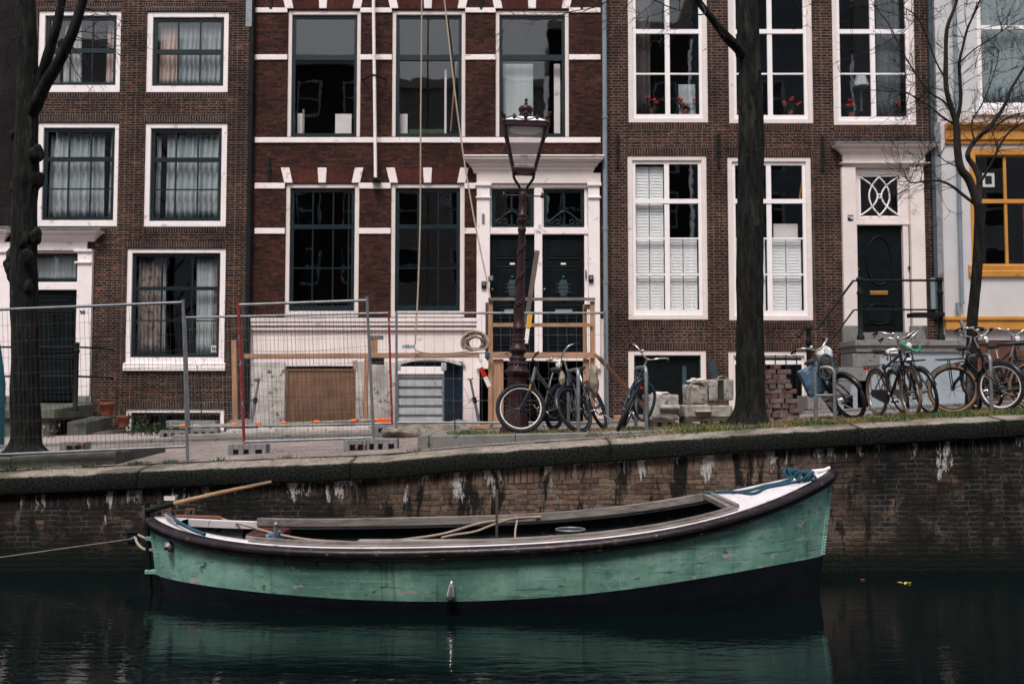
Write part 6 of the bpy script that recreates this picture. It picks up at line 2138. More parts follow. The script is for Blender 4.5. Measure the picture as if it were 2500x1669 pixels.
    if light:
        lp = c0+V(.10,-.06) if not front_rack else fr_ax+V(.02,.44)
        rotm = Matrix(((0,0,1),(0,1,0),(-1,0,0)))
        prof = [(.015,-.06),(.040,-.03),(.050,.0),(.052,.012),(.046,.018)]
        mb = MB().lathe(prof, lp, 14, m=rotm)
        mb.tube([c0+V(.01,-.02), lp+V(-.03,0)], .007, 5)
        mb.v = [T(p) for p in mb.v]
        hl = mb.build('headlight', M['black_paint'] if front_rack else M['chrome'], o)
        mb = MB().lathe([(.046,.016),(.02,.024),(.001,.026)], lp, 14, m=rotm)
        mb.v = [T(p) for p in mb.v]
        mb.build('lens', M['lamp_white'], hl)
    if front_rack:
        mb = MB()
        z0 = Rw*2+.085
        bx = fx-.02
        for y in (-.16, .16): mb.tube([V(bx-.17,z0,y), V(bx+.20,z0,y)], .011, 7)
        for x in (bx-.17, bx-.05, bx+.08, bx+.20): mb.tube([V(x,z0,-.16), V(x,z0,.16)], .011, 7)
        mb.tube([V(bx-.17,z0,-.16), V(bx-.20,z0+.16,-.15), V(bx-.20,z0+.16,.15), V(bx-.17,z0,.16)], .011, 7)
        for y in (-.07, .07): mb.tube([V(bx+.05,z0,y), fr_ax+V(0,0,y)], .008, 6)
        mb.v = [T(p) if style != 'transport' else p for p in mb.v]
        mb.build('front_carrier', M['black_paint'], o)
    return o, loc, T
def at(u, D): return Vector((P(u, 990, D).x, D, 0))
b1, *_ = bike(at(1272,13.85), 243, -7, -63, 'silver and blue mountain bike with a white rimmed wheel, against the lamp post', 'mtb', 'silver_paint', 'rubber', 'white', 'iron_black', .352, rear_rack=False, light=False, guards=False, chaincase=False, rimw=.0105, bell=False, tr=.031)
b2, *_ = bike(at(1428,13.85), 250, 21, -22, 'dark city bike with a round chrome headlight, right beside the mountain bike', 'dutch', 'navy_paint', 'rubber', 'iron_black', 'chrome')
b3, *_ = bike(at(1506,13.9), 259, -22, 6, 'small dark bike leaning right beside the grey stone blocks, high chrome handlebar', 'step', 'navy_paint', 'rubber', 'chrome', 'chrome', .315, saddle_h=.82, guards=False, light=False, chaincase=False)
b4, *_ = bike(at(2092,13.9), 264, 28, 26, 'dark leaning bike with a blue pannier and white bag over its saddle', 'dutch', 'black_paint', 'rubber', 'iron_black', 'chrome', light=False)
b5, *_ = bike(at(2228,13.75), 274, 3, -3, 'black bike with tan tyres parked in the middle of the right hand row', 'dutch', 'black_paint', 'tan_rubber', 'chrome', 'chrome', front_rack=True)
b6, *_ = bike(at(2274,14.2), 268, 15, 4, 'black bike half hidden behind the tan tyred one, its front wheel turned right', 'dutch', 'black_paint', 'rubber', 'chrome', 'chrome', front_rack=False)
b7, *_ = bike(at(2329,14.3), 170, -4, -4, 'black transport bike seen from the side with a tubular front carrier', 'step', 'black_paint', 'tan_rubber', 'iron_black', 'chrome', front_rack=True, light=False)
b8, *_ = bike(at(2448,13.85), 262, 14, 44, 'dark bike with white rims and raised handlebar near the right edge', 'dutch', 'black_paint', 'rubber', 'white', 'chrome', rimw=.013)
b9, *_ = bike(at(2512,14.5), 268, 5, 4, 'bike cut off by the right edge of the picture', 'dutch', 'black_paint', 'rubber', 'chrome', 'chrome')
# baggage
def lump(c, sx, sy, sz, mat, name, label, cat, seed=0, n=14, rough=.25, group=None):
    mb = MB()
    mb.ball((0,0,0), 1, n)
    mb.v = [Vector((p.x*sx, p.y*sy, p.z*sz))*(1+rough*mnoise.noise(p*1.7+Vector((seed,0,0)))+rough*.5*mnoise.noise(p*4+Vector((0,seed,0)))) for p in mb.v]
    mb.xform(Matrix.Translation(c))
    return tag(mb.build(name, mat), label, cat, group)
lump(P(2012,862,14.45), .12, .13, .10, M['plastic_bag'], 'plastic_bag', 'crumpled white plastic bag over the saddle of the bike with the blue pannier', 'bag', 3)
lump(P(2180,860,14.3), .09, .09, .06, M['plastic_bag'], 'plastic_bag', 'small whitish plastic wrap over the saddle of the tan tyred bike', 'bag', 7)
lump(P(2190,895,14.2), .07, .05, .09, M['bag_blue'], 'plastic_bag', 'blue bag hanging in the frame of the tan tyred bike', 'bag', 9)
pn = P(1985,928,14.75)
mb = MB().beam(pn+Vector((-.10,0,.19)), pn+Vector((.08,0,-.20)), .13, .30, up=(1,0,.3))
tag(mb.build('pannier', M['bag_blue'], bevel=.03), 'faded blue pannier bag at the left of the leaning bike, beside the brick stack', 'bag')
lump(P(1450,930,14.5), .075, .12, .22, M['bag_tan'], 'bag', 'worn tan bag hanging behind the city bike with the chrome headlight', 'bag', 12, rough=.3)
lump(P(1372,925,15.0), .045, .08, .12, M['bag_tan'], 'bag', 'narrow tan cloth bundle left of the city bike', 'bag', 15, rough=.3)
# locks
p = [P(2196,835,13.75), P(2215,846,13.7), P(2240,858,13.65), P(2247,842,13.65)]
tag(MB().tube(smooth_path(p, 4), .014, 8).build('bicycle_lock', M['green_lock']), 'green lock bar across the front carrier of the tan tyred bike', 'lock')
c = P(1570,975,13.95)
pts = [c+Vector((.16*math.cos(a)*(1+.1*math.sin(3*a)), .03*math.sin(2*a), .27*math.sin(a)*(1+.06*math.cos(4*a)))) for a in [math.tau*i/36 for i in range(37)]]
tag(MB().tube(pts, .022, 8).build('chain_lock', M['navy_paint']), 'thick black chain lock looped round the steel rack beside the small leaning bike', 'lock')
c = P(2016,895,13.9)
pts = [c+Vector((.10*math.cos(a), .03*math.sin(2*a), .17*math.sin(a))) for a in [math.tau*i/28 for i in range(29)]]
tag(MB().tube(pts, .018, 7).build('chain_lock', M['rope_blue']), 'blue chain lock looped over the rack by the blue pannier', 'lock')
# steel hoop racks
def rack(p0, p1, h, label, r=.026):
    z0, z1 = zs(p0.x)-.05, zs(p1.x)-.05
    a, b = Vector((p0.x,p0.y,z0)), Vector((p1.x,p1.y,z1))
    up = Vector((0,0,h))
    d = (b-a).normalized()*.09
    pts = [a, a+up*.5, a+up-Vector((0,0,.09)), a+up-Vector((0,0,.025))+d*.3, a+up+d, b+up-d, b+up-Vector((0,0,.025))-d*.3, b+up-Vector((0,0,.09)), b+up*.5, b]
    o = tag(MB().tube(pts, r, 12).build('bike_rack', M['galv']), label, 'bike rack', 'steel hoop bike racks')
    return o
rack(at(1388,14.7), at(1412,13.75), .92, 'steel hoop rack under the city bike with the chrome headlight')
rack(at(1552,14.6), at(1578,13.85), .93, 'steel hoop rack next to the grey stone block, holding the small leaning bike')
r3 = rack(at(1992,13.95), at(2038,13.8), .80, 'steel hoop rack holding the bike with the blue pannier')
pz = zs(4.4)+.36
MB().tube([(at(1994,13.94).x, 13.94, pz), (at(2037,13.81).x, 13.81, pz)], .018, 8).build('crossbar', M['galv'], r3)
rack(at(2368,14.6), at(2421,13.95), .85, 'steel hoop rack between the transport bike and the white rimmed bike')

# ================================================================== site fences
def fence(tl, tr, bl, br, D, sx, sz, wmat, label, left='galv', right='galv', over=.0, rail='galv', sag=0.0, wr=.0021, sign=None, ext=(0,0)):
    """corner pixels; left / right post materials"""
    A, B, C, E = P(*tl, D), P(*tr, D), P(*bl, D), P(*br, D)
    o = tag(empty('mesh_fence', (C.x, D, C.z)), label, 'fence panel', 'mesh fence panels round the building site')
    org = o.location.copy()
    A, B, C, E = A-org, B-org, C-org, E-org
    dl, dr = (A-C).normalized(), (B-E).normalized()
    MB().tube([C-dl*ext[0], A+dl*over], .021, 10).build('post', M[left], o)
    MB().tube([E-dr*ext[1], B+dr*over], .021, 10).build('post', M[right], o)
    MB().tube([A, B], .019, 8).build('top_rail', M[rail], o)
    MB().tube([C, E], .019, 8).build('bottom_rail', M[rail], o)
    w_ = (B-A).length; h = (A-C).length
    mb = MB()
    nx, nz = int(w_/sx), int(h/sz)
    rn = random.Random(int(abs(A.x)*100)+5)
    for i in range(1, nx):
        t = i/nx
        a, b = A.lerp(B, t), C.lerp(E, t)
        m = a.lerp(b, .5)+Vector((rn.uniform(-.004,.004)*2, rn.uniform(-.006,.006), 0))
        mb.tube([a+Vector((0,0,.035)), m, b], wr, 4, cap=False)
    for j in range(1, nz):
        t = j/nz
        a, b = A.lerp(C, t), B.lerp(E, t)
        m = a.lerp(b, .5)+Vector((0, .012, -sag*math.sin(math.pi*t)))
        mb.tube(smooth_path([a, m, b], 5), wr, 4, cap=False)
    mb.build('wire_mesh', wmat, o)
    if sign:
        u, v, mt, tm, rz = sign
        c = P(u, v, D)-org+Vector((0,-.012,0))
        sgn = MB().box(c.x-.125, c.x+.125, c.y-.004, c.y+.002, c.z-.034, c.z+.034).build('sign_plate', mt, o)
        sgn.location = (0,0,0)
        text_mesh('lettering', 'HERAS', .072, tm, sgn, (c.x, c.y-.006, c.z), bold=.002)
    return o
fence((-160,762),(447,738),(-150,1116),(457,1089), 13.3, .060, .205, M['wire_dark'], 'long mesh fence panel at the far left in front of the dark tree', over=.04, ext=(.1,.19))
fence((452,775),(949,764),(462,1042),(957,1033), 17.6, .062, .21, M['wire_pale'], 'pale mesh fence panel standing behind the leaning one', right='red_paint', over=.03, ext=(0,.05))
fence((582,744),(896,733),(596,1078),(912,1068), 14.2, .060, .205, M['wire_dark'], 'short leaning mesh fence panel with a worn red left post', left='red_paint', over=.05, sag=.05, ext=(.04,.04))
fence((968,764),(1476,764),(968,1031),(1480,1031), 16.7, .155, .31, M['wire_pale'], 'wide meshed fence panel behind the lamp post', over=.03, ext=(.1,.15), sign=(998,846,M['plastic_bag'],M['blue_sign'],0))
# loose black name plate on the red banded fence
p = P(920,824,17.55)
sg_ = tag(MB().box(p.x-.115, p.x+.115, 17.545, 17.552, p.z-.035, p.z+.035).build('sign_plate', M['black_sign']), 'dark fence name plate hanging beside the raw wooden upright', 'sign')
text_mesh('lettering', 'HERAS', .07, M['pale_wood'], sg_, (p.x, 17.543, p.z), bold=.002)
# concrete feet
def foot(u0, u1, v0, v1, D, mat, label, notch=2, dep=.24):
    a = rect(u0, v0, u1, v1, D)
    zb = a[2]; zt = a[3]
    xm = (a[0]+a[1])/2; hw = (a[1]-a[0])/2
    h = zt-zb
    o = tag(empty('concrete_block', (xm, D, zb)), label, 'fence foot', 'concrete fence feet')
    pl = [(-hw,0),(-hw,h*.72),(-hw*.82,h),(hw*.82,h),(hw,h*.72),(hw,0)]
    cut = []
    if notch == 2: cut = [(-.72,-.45),(-.18,.10),(.45,.80)]
    else: cut = [(-.45,.05),(.3,.75)]
    # body built as columns so that the pockets stay open
    mb = MB()
    xsn = [-hw] + [c*hw for pr in cut for c in pr] + [hw]
    for i in range(len(xsn)-1):
        pocket = i % 2 == 1
        mb.box(xsn[i], xsn[i+1], -dep/2, dep/2, h*.55 if pocket else 0, h*.999)
        if pocket: mb.box(xsn[i], xsn[i+1], -dep/2+.09, dep/2, 0, h*.55)
    mb.build('block', mat, o, bevel=.008)
    return o
foot(562,654,1083,1113,14.25,M['concrete'],'grey concrete foot under the worn red post at the left')
foot(842,896,1072,1100,14.15,M['foot_red'],'red painted concrete foot beside a grey one under the leaning panel',1)
foot(894,972,1070,1098,14.2,M['concrete'],'grey concrete foot next to the red painted one under the leaning panel')
foot(916,988,1036,1056,17.6,M['concrete'],'concrete foot at the orange pipe clip, end of the pale fence panel')
foot(155,214,1078,1098,14.0,M['foot_red'],'red and grey concrete foot near the trunk of the left tree',1)
foot(395,462,1050,1066,19.0,M['concrete'],'grey concrete block lying by the weeds under the large window')
foot(410,530,1026,1046,20.5,M['concrete'],'longer concrete block lying behind others under the large window')
foot(470,535,1046,1064,18.9,M['concrete'],'concrete block right of the blocks by the weeds')
# ================================================================== building site
def board(u0, v0, u1, v1, D, w_, t, mat, name, label, cat, D2=None, parent=None, bevel=.004, up=None):
    a, b = P(u0, v0, D), P(u1, v1, D2 or D)
    mb = MB().beam(a, b, t, w_, up=up)
    o = mb.build(name, mat, parent, bevel=bevel)
    return tag(o, label, cat) if label else o
board(600,870,1170,866,21.9,.10,.32,M['timber_x'],'scaffold_board','long sagging scaffold board lying across above the basement openings','board', bevel=.006)
board(571,830,575,1042,20.6,.10,.06,M['timber'],'timber_post','raw upright timber at the left end of the scaffold board','post')
board(895,875,891,1043,21.6,.09,.08,M['timber'],'timber_post','raw upright timber under the scaffold board beside the boarded window','post')
board(913,820,913,868,22.4,.16,.03,M['timber'],'timber_board','short raw board fixed upright above the scaffold board','board')
board(866,880,868,900,22.4,.10,.06,M['rope'],'timber_block','short pale timber block under the scaffold board by the boarded window','block')
board(905,880,938,882,22.6,.16,.05,M['iron_black'],'ventilation_box','dark box on the wall under the scaffold board','box')
def prop(u0, v0, u1, v1, D, label):
    a, b = P(u0,v0,D), P(u1,v1,D)
    o = tag(empty('steel_prop', a), label, 'prop', 'steel building props')
    a0 = a.copy(); a, b = a-a0, b-a0
    MB().tube([a, a.lerp(b,.55)], .035, 10).build('outer_tube', M['galv'], o)
    MB().tube([a.lerp(b,.5), b], .026, 10).build('inner_tube', M['galv'], o)
    m = a.lerp(b,.52)
    MB().tube([m-(b-a).normalized()*.06, m+(b-a).normalized()*.06], .048, 10).tube([m+Vector((-.1,-.03,.02)), m+Vector((.1,-.03,-.02))], .012, 6).build('collar', M['iron_black'], o)
    d = (b-a).normalized()
    MB().beam(b-d*.01, b+d*.01, .14, .14).build('head_plate', M['galv'], o)
prop(613,1034,632,925,22.0,'rusty steel prop leaning on the dirty white wall at the left')
prop(1170,1032,1148,925,21.5,'steel prop leaning in the dark opening under the stoop')
# corrugated trench sheet
a = rect(969,897,1084,1056,20.9)
o = tag(empty('trench_sheet', (a[0], 20.9, a[2])), 'pale corrugated steel sheet standing in front of the arched basement door', 'steel panel')
W_, H_ = a[1]-a[0], a[3]-a[2]
prof = []
n = 7
for i in range(n):
    z = H_*i/n
    prof += [(0, z), (0, z+H_/n*.62), (.055, z+H_/n*.70), (.055, z+H_/n*.92)]
prof.append((0, H_))
mb = MB()
for y, z in prof:
    mb.v += [Vector((.04, y, z)), Vector((W_-.04, y, z)), Vector((.04, y+.012, z)), Vector((W_-.04, y+.012, z))]
for i in range(len(prof)-1):
    c, d = i*4, i*4+4
    for q in ((c,c+1,d+1,d),(c+2,d+2,d+3,c+3),(c,d,d+2,c+2),(c+1,c+3,d+3,d+1)): mb.f.append(q); mb.sm.append(False)
mb.build('corrugated_sheet', M['galv_pale'], o)
MB().box(0, .038, -.03, .08, 0, H_).box(W_-.038, W_, -.03, .08, 0, H_).build('side_rail', M['galv'], o, bevel=.006)
MB().box(.0, W_, -.04, .07, H_-.14, H_+.02).build('top_rail', M['white'], o, bevel=.012)
for x in (-.03, W_-.06): MB().box(x, x+.11, -.05, .07, H_-.06, H_+.10).build('bracket', M['galv_pale'], o, bevel=.01)
# timber balustrade before the twin doors
BD = 20.6
bo = tag(empty('timber_balustrade', P(1200,1045,BD)), 'raw timber site balustrade with planks below, in front of the twin black doors', 'balustrade')
bl = bo.location.copy()
def bpart(name, u0, v0, u1, v1, mat, y=0, th=.06):
    a = rect(u0, v0, u1, v1, BD)
    return MB().box(a[0]-bl.x, a[1]-bl.x, y, y+th, a[2]-bl.z, a[3]-bl.z).build(name, mat, bo, bevel=.005)
bpart('post', 1192, 729, 1203, 1052, M['timber']); bpart('post', 1441, 735, 1453, 1052, M['timber'])
bpart('post', 1428, 738, 1438, 1040, M['timber'], .5); bpart('post', 1184, 735, 1192, 860, M['dark_wood'], .3)
bpart('rail', 1192, 727, 1453, 734, M['grey_wood'], -.062); bpart('rail', 1203.5, 789, 1446, 798, M['timber_x'], -.062)
bpart('rail', 1203.5, 860, 1450, 874, M['timber_x'], -.062, .06)
bpart('plank', 1204, 876, 1229, 1050, M['timber'], .02, .03); bpart('plank', 1424, 876, 1440, 1046, M['timber'], .02, .03)
bpart('plank', 1204, 1036, 1424, 1048, M['timber_x'], -.0, .05)
bpart('bracket', 1428, 742, 1453, 750, M['timber_x'], .061, .44)
board(1458,868,1578,1000,19.8,.40,.05,M['dark_wood'] if False else M['plywood'],'plank','broad brown plank leaning down to the right against the plum brick house','plank', D2=20.3, up=(0,1,0))
q = rect(1436,1022,1478,1046,20.0)
tag(MB().box(q[0],q[1],20.0,20.3,q[2]-.1,q[3]).build('timber_block', M['timber']), 'pale timber block at the foot of the broad brown plank', 'block')
q = rect(1500,1013,1578,1044,19.5)
tag(MB().box(q[0],q[1],19.5,19.7,q[2]-.1,q[3]).build('timber_box', M['timber_x'], bevel=.01), 'raw timber board lying behind the small leaning bike', 'board')
# long plank leaning at the doors, spirit level below it
board(1312,612,1284,792,20.2,.10,.05,M['dark_wood'],'long_plank','long dark grey plank leaning upright beside the lamp post','plank', D2=19.9)
sl = board(1294,766,1284,838,19.85,.08,.03,M['white'],'spirit_level','white spirit level with a yellow end leaning against the long plank','tool')
board(1296,762,1290,800,19.84,.085,.036,pbr('yellow_paint',(.62,.36,.04),.4,var=.05),'yellow_end',None,None,parent=sl)
# ropes from the hoist beam above
def rope2(pts, r, label, n=6): return rope('hoist_rope', pts, r, M['rope'], label, 'rope', 'hoisting ropes on the banded house')
rope2([P(1031,-200,22.2),P(1029,100,22.2),P(1027,300,22.1),P(1026,520,22.0),P(1021,700,21.9),P(1014,840,21.7),P(1020,856,21.65),P(1045,862,21.6),P(1100,862,21.5),P(1150,856,21.3),P(1178,852,21.2)], .017, 'hoist rope hanging straight down the red house and trailing to the coil')
rope2([P(1065,-200,22.2),P(1085,0,22.2),P(1120,300,21.9),P(1155,520,21.5),P(1190,690,20.9),P(1197,730,20.7)], .017, 'hoist rope slanting down to the left post of the timber balustrade')
mb = MB()
rn = random.Random(6)
c = P(1160,835,20.7)
for k in range(16):
    rx_, rz_ = rn.uniform(.13,.30), rn.uniform(.10,.27)
    a0 = rn.uniform(0,6)
    tl_ = rn.uniform(-.25,.15)
    pts = []
    for i in range(25):
        a = math.tau*i/24
        z = rz_*math.sin(a)
        x = rx_*math.cos(a)
        if z < -.10: z = -.10 + (z+.10)*.25
        pts.append(c+Vector((x+.25*z*tl_+rn.uniform(-.008,.008), .08*math.sin(a+a0)+k*.011-.08, z-.02+rn.uniform(-.006,.006))))
    mb.tube(pts, .017, 7)
tag(mb.build('rope_coil', M['rope']), 'big coil of hemp rope hung on the left post of the timber balustrade', 'rope coil')
rope('rope', [P(1100,866,21.0),P(1170,862,20.9),P(1240,860,20.5)], .012, M['rope'], 'short rope end trailing right from the coil along the balustrade')
lump(P(1190,868,20.45), .05, .04, .09, M['rope_blue'], 'rope_knot', 'little knot of blue cord on the left post of the timber balustrade', 'cord', 4)
# red and white warning board
a, b = P(1174,897,17.3), P(1195,943,17.3)
wb_ = tag(MB().beam(a, a.lerp(b,.5), .012, .075).build('warning_board', M['red_plastic']), 'red and white barrier slat hanging askew on the wide meshed fence panel', 'barrier slat')
MB().beam(a.lerp(b,.5), b, .0125, .075).build('white_half', M['white'], wb_)
# pipe with orange clips
a, b = P(420,1040,18.6), P(955,1024,18.6)
pp = tag(MB().tube([a, a.lerp(b,.5)+Vector((0,0,-.02)), b], .028, 10).build('site_pipe', M['bag_tan']), 'thin grey pipe with orange clips running low along the building site', 'pipe')
for f in (.055, .285, .395, .51, .66, .83, .93):
    c = a.lerp(b, f)
    MB().tube([c-Vector((.045,0,0)), c+Vector((.045,0,0))], .034, 10).build('clip', M['orange'], pp)
q = rect(921,1021,956,1034,18.3)
ob = tag(MB().box(q[0],q[1],18.3,18.42,q[2],q[3]).build('orange_clamp', M['orange'], bevel=.01), 'bright orange clamp block at the right end of the thin grey pipe', 'clamp')
for k in range(5):
    x = q[0]+.03+k*(q[1]-q[0]-.05)/5
    MB().box(x, x+.02, 18.285, 18.299, q[2]+.01, q[3]-.01).build('rib', M['orange'], ob)
# planks, boards lying about
def lying(u0, u1, v, D, dep, h, mat, name, label, cat, rz=0):
    x0, x1 = P(u0, v, D).x, P(u1, v, D).x
    z = zg((x0+x1)/2, D)+.06
    o = MB().box((x0-x1)/2, (x1-x0)/2, -dep/2, dep/2, 0, h).build(name, mat, bevel=.006)
    o.location = ((x0+x1)/2, D, z); o.rotation_euler = (0, -math.atan((zg(x1,D)-zg(x0,D))/(x1-x0)), R(rz))
    return tag(o, label, cat)
lying(430,1020,1070,18.5,.5,.05,M['pale_wood'],'board','long pale board lying along the pavement edge under the fences','board')
lying(560,940,1062,19.4,.4,.10,M['render_old'],'slab','long dirty slab lying behind the leaning fence panel','slab')
lying(1082,1128,1046,18.9,.2,.06,M['timber_x'],'board','short piece of raw timber lying right of the corrugated sheet','board',12)
lying(1160,1200,1050,17.2,.3,.07,M['timber_x'],'board','short timber offcut lying left of the lamp post','board',-8)
for k, (u, D, s_) in enumerate(((1020,17.3,.6),(1120,17.6,.5),(760,20.3,.7))):
    x = P(u, 1050, D).x
    lump(Vector((x, D, zg(x,D)+.05)), s_, .45, .16, M['soil'], 'soil_heap', ['low sand heap beside the corrugated sheet foot','low sand heap left of the lamp post','low earth heap under the boarded window'][k], 'soil heap', k)
lump(P(590,1040,20.4), .35,.3,.14, M['earth'], 'soil_heap', 'earth heap at the foot of the left raw upright', 'soil heap', 8)
# ================================================================== stones, bricks
def stone(u0, v0, u1, v1, D, dep, mat, label, rz=0, band=None, mould=False, bev=.02, tilt=0):
    a = rect(u0, v0, u1, v1, D)
    hw, h = (a[1]-a[0])/2, a[3]-a[2]
    o = empty('stone_block', ((a[0]+a[1])/2, D+dep/2, a[2]), (0, R(tilt), R(rz)))
    tag(o, label, 'stone block', 'old stone blocks by the tree')
    mb = MB()
    n = 8
    G = 9
    def hp(p):
        e = sum(1 for v_, l_ in ((p.x,hw),(p.y,dep/2),(p.z-h/2,h/2)) if abs(abs(v_)-l_) < 1e-5)
        k_ = .012*mnoise.noise(p*7+Vector((u0,0,0))) + .006*mnoise.noise(p*23) - (.012 + .02*max(0, mnoise.noise(p*9+Vector((0,v0,0)))) if e > 1 else 0)
        c_ = Vector((p.x, p.y, p.z-h/2))
        return p + c_.normalized()*k_
    for ax in range(3):
        for sg in (-1, 1):
            o_ = len(mb.v)
            for i in range(G+1):
                for j in range(G+1):
                    q = [0, 0, 0]
                    q[ax] = sg; q[(ax+1)%3] = -1+2*i/G; q[(ax+2)%3] = -1+2*j/G
                    mb.v.append(hp(Vector((q[0]*hw, q[1]*dep/2, h/2+q[2]*h/2))))
            for i in range(G):
                for j in range(G):
                    a_ = o_+i*(G+1)+j
                    t_ = (a_, a_+G+1, a_+G+2, a_+1)
                    mb.f.append(t_ if sg > 0 else t_[::-1]); mb.sm.append(False)
    b_ = mb.build('block', mat, o)
    if mould:
        MB().profx([(-dep/2-.001,h*.36),(-dep/2-.055,h*.40),(-dep/2-.07,h*.48),(-dep/2-.055,h*.57),(-dep/2-.001,h*.60)], -hw*.30, hw*1.0).build('moulding', mat, o, bevel=.008)
    if band:
        f0, f1 = band
        MB().box(-hw+2*hw*f0, -hw+2*hw*f1, -dep/2-.004, -dep/2+.01, .02, h-.01).build('dark_stripe', M['wire_dark'], o)
    return o
SM = M['stone_pale']
stone(1581,963,1657,1024,14.7,.5,SM,'big pale stone block with a moulding, right of the small leaning bike',3,mould=True)
stone(1671,988,1735,1019,14.6,.5,SM,'low stone block with a rounded moulding, bottom left of the pile',4,mould=True)
stone(1738,989,1792,1019,14.65,.5,SM,'low plain stone block, bottom right of the pile beside the thick trunk',-3)
stone(1681,938,1726,987,14.65,.45,SM,'upright stone block on the top left of the pile, draped with a strap',5)
stone(1733,925,1794,977,14.7,.45,SM,'stone block with a dark stripe, top right of the pile by the thick trunk',-4,band=(.36,.60))
def pallet(u0, u1, v0, v1, D, label):
    a = rect(u0, v0, u1, v1, D)
    o = tag(empty('pallet', (a[0], D, a[2])), label, 'pallet', 'dark timber pallets')
    w_, h = a[1]-a[0], a[3]-a[2]
    MB().box(0, w_, 0, .55, h*.6, h).build('deck', M['dark_wood'], o, bevel=.004)
    for f in (0, .45, .86): MB().box(w_*f, w_*f+.1, 0, .55, -.03, h*.59).build('bearer', M['dark_wood'], o)
pallet(1588,1648,1024.5,1040,14.68,'dark timber bearers under the big pale stone block')
pallet(1673,1792,1019.5,1042,14.6,'dark timber bearers under the pile of stone blocks')
rope('strap', [P(1690,937,14.6),P(1705,930,14.55),P(1722,930,14.5),P(1733,942,14.5),P(1745,938,14.5),P(1753,922,14.6),P(1766,918,14.7),P(1776,924,14.7)], .011, M['bag_tan'], 'pale webbing strap lying over the two top stone blocks', 'strap')
rope('strap', [P(1690,934,14.7),P(1681,950,14.55),P(1679,970,14.5),P(1680,986,14.5)], .013, M['bag_tan'], 'strap hanging down the left side of the upright stone block', 'strap')
lump(P(1703,931,14.75), .14,.12,.05, M['render_old'], 'rubble', 'small heap of rubble on the upright stone block', 'rubble', 5, rough=.5)
lump(P(1612,962,14.85), .16,.12,.035, M['render_old'], 'rubble', 'little rubble on top of the big pale stone block', 'rubble', 6, rough=.5)
q0, q1 = P(1737,880,18.5), P(1748,925,18.5)
tag(MB().beam(q0, q1, .04, .12).build('slate', M['pipe_blue']), 'dark blue slat leaning on the wall behind the stone pile', 'slat')
# stack of clinker bricks
rn = random.Random(77)
brick_cols = [pbr('clinker_%s' % k, c, .85, var=.25, scale=12, spots=((.20,.17,.16), 9, .66), bump=.3) for k, c in (('plum',(.125,.070,.066)),('grey',(.16,.12,.112)),('brown',(.12,.085,.075)))]
proto = [MB().box(-.102,.102,-.05,.05,-.034,.034).build('brick', mt, bevel=.006) for mt in brick_cols]
first = [True]*3
base = P(1892,1015,14.9)
cnt = 0
zb_ = zs(base.x)-.02
for row in range(12):
    head = row % 2 == 1
    cells = [(c, 0) for c in range(5)] if head else [(c, d) for c in range(3) for d in range(2)]
    lean_ = -.016*row*(1 if row > 4 else .3)
    for cidx, dpt in cells:
        if row > 9 and rn.random() < .35: continue
        k = rn.randrange(3)
        o = proto[k] if first[k] else proto[k].copy()
        if not first[k]: COL.objects.link(o)
        first[k] = False
        sp_ = .109 if head else .212
        x_ = (cidx-2)*sp_ if head else (cidx-1)*sp_
        o.location = (base.x+x_+lean_+.03*math.sin(row*1.3)+rn.uniform(-.01,.01), 14.65+(.052 if head else dpt*.108)+rn.uniform(-.018,.012), zb_+.036+row*.0712)
        o.rotation_euler = (rn.uniform(-.03,.03), rn.uniform(-.05,.05), (math.pi/2 if head else 0)+rn.uniform(-.11,.11))
        tag(o, 'dull red clinker paver in the tall ragged stack right of the thick trunk', 'brick', 'clinker pavers stacked beside the thick trunk')
for (u, v) in ((1935,1019),(1922,1024),(1870,1026)):
    o = proto[1].copy(); COL.objects.link(o)
    p = at(u, 14.4)
    o.location = (p.x, 14.4, zs(p.x)+.02); o.rotation_euler = (.1, .2, rn.uniform(0,3))
    tag(o, 'loose clinker paver lying on the verge at the foot of the brick stack', 'brick', 'loose clinker pavers')
# ================================================================== pots, weeds, grass
def pot(u, v0, v1, D, r, label):
    a, b = P(u, v1, D), P(u, v0, D)
    h = b.z-a.z
    o = tag(MB().lathe([(r*.68,0),(r*.9,h*.75),(r*1.02,h*.75),(r*1.06,h),(r*.92,h),(r*.85,h*.8)], (0,0,0), 18).build('flower_pot', M['terracotta']), label, 'flower pot', 'terracotta pots by the stoop')
    o.location = a
    MB().lathe([(r*.84,h*.82),(.01,h*.86)], (0,0,0), 14).build('soil', M['soil'], o)
pot(261,982,1012,22.3,.165,'larger terracotta pot standing higher beside the stoop of 98')
pot(302,1014,1042,22.2,.15,'terracotta pot standing lower, right of the first, beside the basement window')
def weed(x, y, z, n, spread, h, label, seed, mat='leaf', cat='plant', group='weeds at the foot of the houses', lw=.03):
    rn = random.Random(seed)
    o = tag(empty('plant', (x,y,z)), label, cat, group)
    mb, stm = MB(), MB()
    for k in range(n):
        b = Vector((rn.uniform(-spread,spread)*.5, rn.uniform(-spread,spread)*.3, 0))
        t = b+Vector((rn.uniform(-.5,.5)*spread, rn.uniform(-.3,.3)*spread, h*rn.uniform(.4,1)))
        m = b.lerp(t,.5)+Vector((rn.uniform(-.03,.03),0,.03))
        stm.tube([b,m,t], .004, 4)
        for j in range(7):
            p = b.lerp(t, rn.uniform(.25,1.05))
            q = Matrix.Rotation(rn.uniform(0,6.28),3,'Z') @ Matrix.Rotation(rn.uniform(-.9,.9),3,'X')
            s_ = lw*rn.uniform(.6,1.3)
            mb.add([p+q@Vector(c) for c in ((0,-s_*1.6,0),(s_*.6,0,.006),(0,s_*1.6,0),(-s_*.6,0,.006))], [(0,1,2,3)])
    stm.build('stems', M['twig'], o); mb.build('leaves', M[mat], o)
